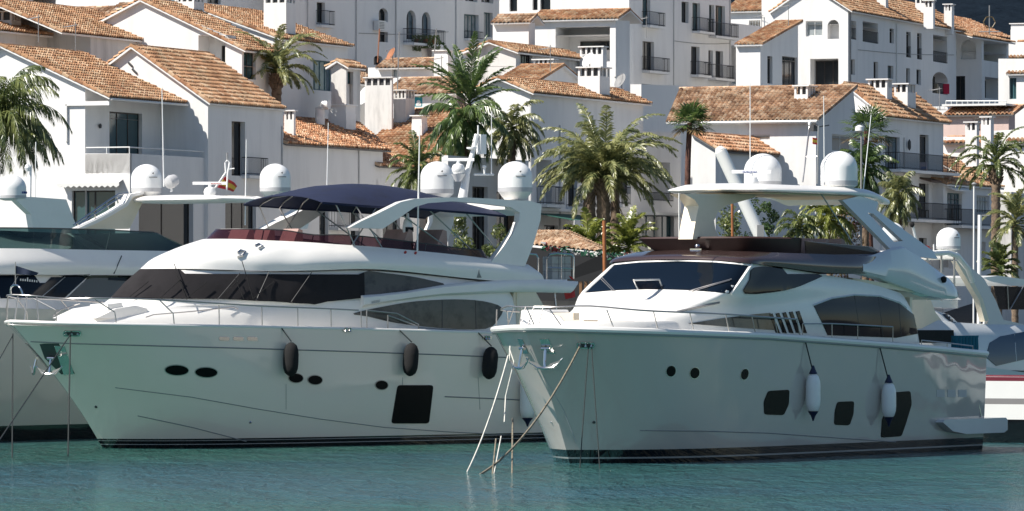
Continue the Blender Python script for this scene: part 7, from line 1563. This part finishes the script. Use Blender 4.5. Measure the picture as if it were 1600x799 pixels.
flag(B7, 'flag', [B7.at(1428, 378, .7), B7.at(1458, 388, .7), B7.at(1456, 402, .7), B7.at(1430, 397, .7)], [(.4, REDC), (.2, mat('white_cloth', (.7, .7, .7), .8)), (.4, REDC)], mm)
p = B7.at(1395, 385, .8); dome(B7, (p.x, p.y, p.z), .38, .8, skirt=.1, logo=False)
m = MB(); m.tube([P(1170, 395, 195), P(1192, 378, 195), P(1126, 237, 195)][1:], .24, GEL, 10); m.lathe([(.05, -.1), (.2, 0), (.2, .2), (.05, .3)], GEL, P(1126, 241, 195), 10); m.box(tuple(P(1183, 372, 194.7)), tuple(P(1193, 352, 195.0)), MGREY); m.tube([P(1192, 378, 195), P(1198, 620, 195)], .2, GEL, 8)
tag(m.build('davit_crane'), 'white slanting crane boom standing behind the right hardtop', 'crane')
# ---------------------------------------------------------------- fenders and mooring lines
NAVYR = mat('navy_rubber', (.01, .015, .05), .5)
def fender(b, tree, px, y0, y1, w, top, label, m, tilt=0, cap=None, grp=None):
    """fender hanging on the hull: body rows y0..y1, width w px, its line going up to the point top"""
    p, n = b.hit(tree, px, (y0+y1)/2); Wd = b.M @ p; nn = (b.M.to_3x3() @ n); nn.z = 0; nn.normalize(); k = F/Wd.y
    r = w/k/2; L_ = (y1-y0)/k; c = Wd+nn*(r+.04); e = empty('fender', label, 'fender', (c.x, c.y, c.z+L_/2), 0, grp)
    mb = MB(); M = Matrix.Rotation(radians(tilt), 4, Vector((nn.x, nn.y, 0))); prof = [(.03, -L_), (r*.35, -L_+.02), (r*.75, -L_+.10), (r*.95, -L_+.24), (r, -L_+.38), (r, -.38), (r*.95, -.24), (r*.72, -.09), (r*.3, -.01), (.03, 0)]
    mb.lathe(prof, m, n=18, M=M); mb.build('body', e, smooth=60)
    if cap:
        mb = MB(); mb.lathe([(.02, -.05), (r*.6, -.02), (r*.3, .12), (.03, .22)], cap, n=12, M=M); mb.build('eye', e); mb = MB(); mb.lathe([(.02, -L_-.22), (r*.3, -L_-.08), (r*.75, -L_+.06), (.02, -L_+.08)], cap, n=12, M=M); mb.build('eye', e)
    t = b.M @ top-e.location; mb = MB(); a = M @ Vector((0, 0, .02)); mb.tube([a, a.lerp(t, .5), t], .02, ROPEB, 5); mb.build('rope', e)
    return e
G1 = 'black fenders along the left yacht'
fender(L, TL, 447, 535, 588, 24, L.edge_at(440, 513, .0), 'black cloth-covered fender nearest the bow of the left yacht', BLACK, -2, grp=G1)
fender(L, TL, 635, 536, 588, 24, L.edge_at(624, 516, .0), 'black cloth-covered fender in the middle, left of the square hull window top', BLACK, -5, grp=G1)
fender(L, TL, 759, 542, 593, 24, L.edge_at(747, 520, .0), 'black cloth-covered fender closest to the right yacht bow', BLACK, -7, grp=G1)
fender(L, TL, 815, 590, 656, 24, L.edge_at(812, 524, .0), 'white fender with blue end half hidden by the right yacht bow', WHITEP, 0, NAVYR)
G2 = 'white fenders along the right yacht'
fender(R, TR, 1259, 583, 646, 23, R.edge_at(1257, 528, .0), 'white fender with navy ends between the first and second dark hull windows', WHITEP, 0, NAVYR, G2)
fender(R, TR, 1377, 597, 655, 23, R.edge_at(1373, 536, .0), 'white fender with navy ends beside the tall dark hull window', WHITEP, 0, NAVYR, G2)
def rope(pts, r, m, label, sag=0.0, name='mooring_line'):
    mb = MB(); out = []
    for a, c in zip(pts, pts[1:]):
        for k in range(12): u = k/12; q = Vector(a).lerp(Vector(c), u); q.z -= sag*4*u*(1-u); out.append(q)
    out.append(Vector(pts[-1])); o = out[0].copy(); mb.tube([q-o for q in out], r, m, 6); ob = mb.build(name); ob.location = o; tag(ob, label, 'rope'); return ob
def sea(px, py): return P(px, py, EYE*F/(py-HOR))-Vector((0, 0, .25))
fr = R.M @ R.hit(TR, 903, 541)[0]; n_ = Vector((.5, -.8, 0))*.12
rope([fr+n_, sea(714, 744)], .032, ROPED, 'thick weathered line from the right yacht fairlead down to the left', .7)
fl_ = R.M @ R.hit(TR, 797, 541)[0] if R.hit(TR, 797, 541)[0].x < 3 else P(797, 541, 147)
rope([P(797, 541, 147.6), P(794, 556, 147), sea(722, 738)], .024, ROPEW, 'bright white line from the right yacht bow down to the left', .3)
rope([P(796, 545, 147.3), P(803, 566, 147), P(790, 620, 146.6), P(788, 660, 145)], .018, ROPEW, 'thin pale line hanging from the right yacht bow', 0)
rope([P(775, 686, 142), sea(768, 741)], .022, ROPED, 'thin line entering the water left of the right bow')
rope([P(783, 682, 143), sea(769, 741)], .018, ROPEW, 'thin pale line beside the one left of the right bow')
rope([P(801, 655, 146), sea(800, 741)], .025, ROPED, 'vertical tan line under the bow of the right yacht')
a = R.M @ R.hit(TR, 916, 542)[0]; rope([a+n_, sea(905, 732)], .014, ROPEB, 'thin dark line hanging from the right fairlead, left of a pair')
a = R.M @ R.hit(TR, 921, 542)[0]; rope([a+n_, sea(938, 733)], .014, ROPEB, 'thin dark line hanging from the right fairlead, right of a pair')
a = L.M @ L.hit(TL, 108, 523)[0]; nL_ = Vector((.4, -.9, 0))*.12
rope([a+nL_, sea(-60, 760)], .02, ROPEB, 'dark line slanting from the left yacht fairlead to the left edge')
rope([a+nL_, sea(106, 714)], .022, ROPEB, 'vertical dark line from the left yacht fairlead into the water')
b_ = L.M @ Vector((-2.6, .9, 3.4)); rope([P(20, 522, 163), sea(19, 716)], .02, ROPEB, 'vertical dark line from the left yacht bow tip into the water'); rope([P(20, 524, 163), sea(-120, 760)], .018, ROPEB, 'dark line slanting from the left yacht bow tip out of frame')
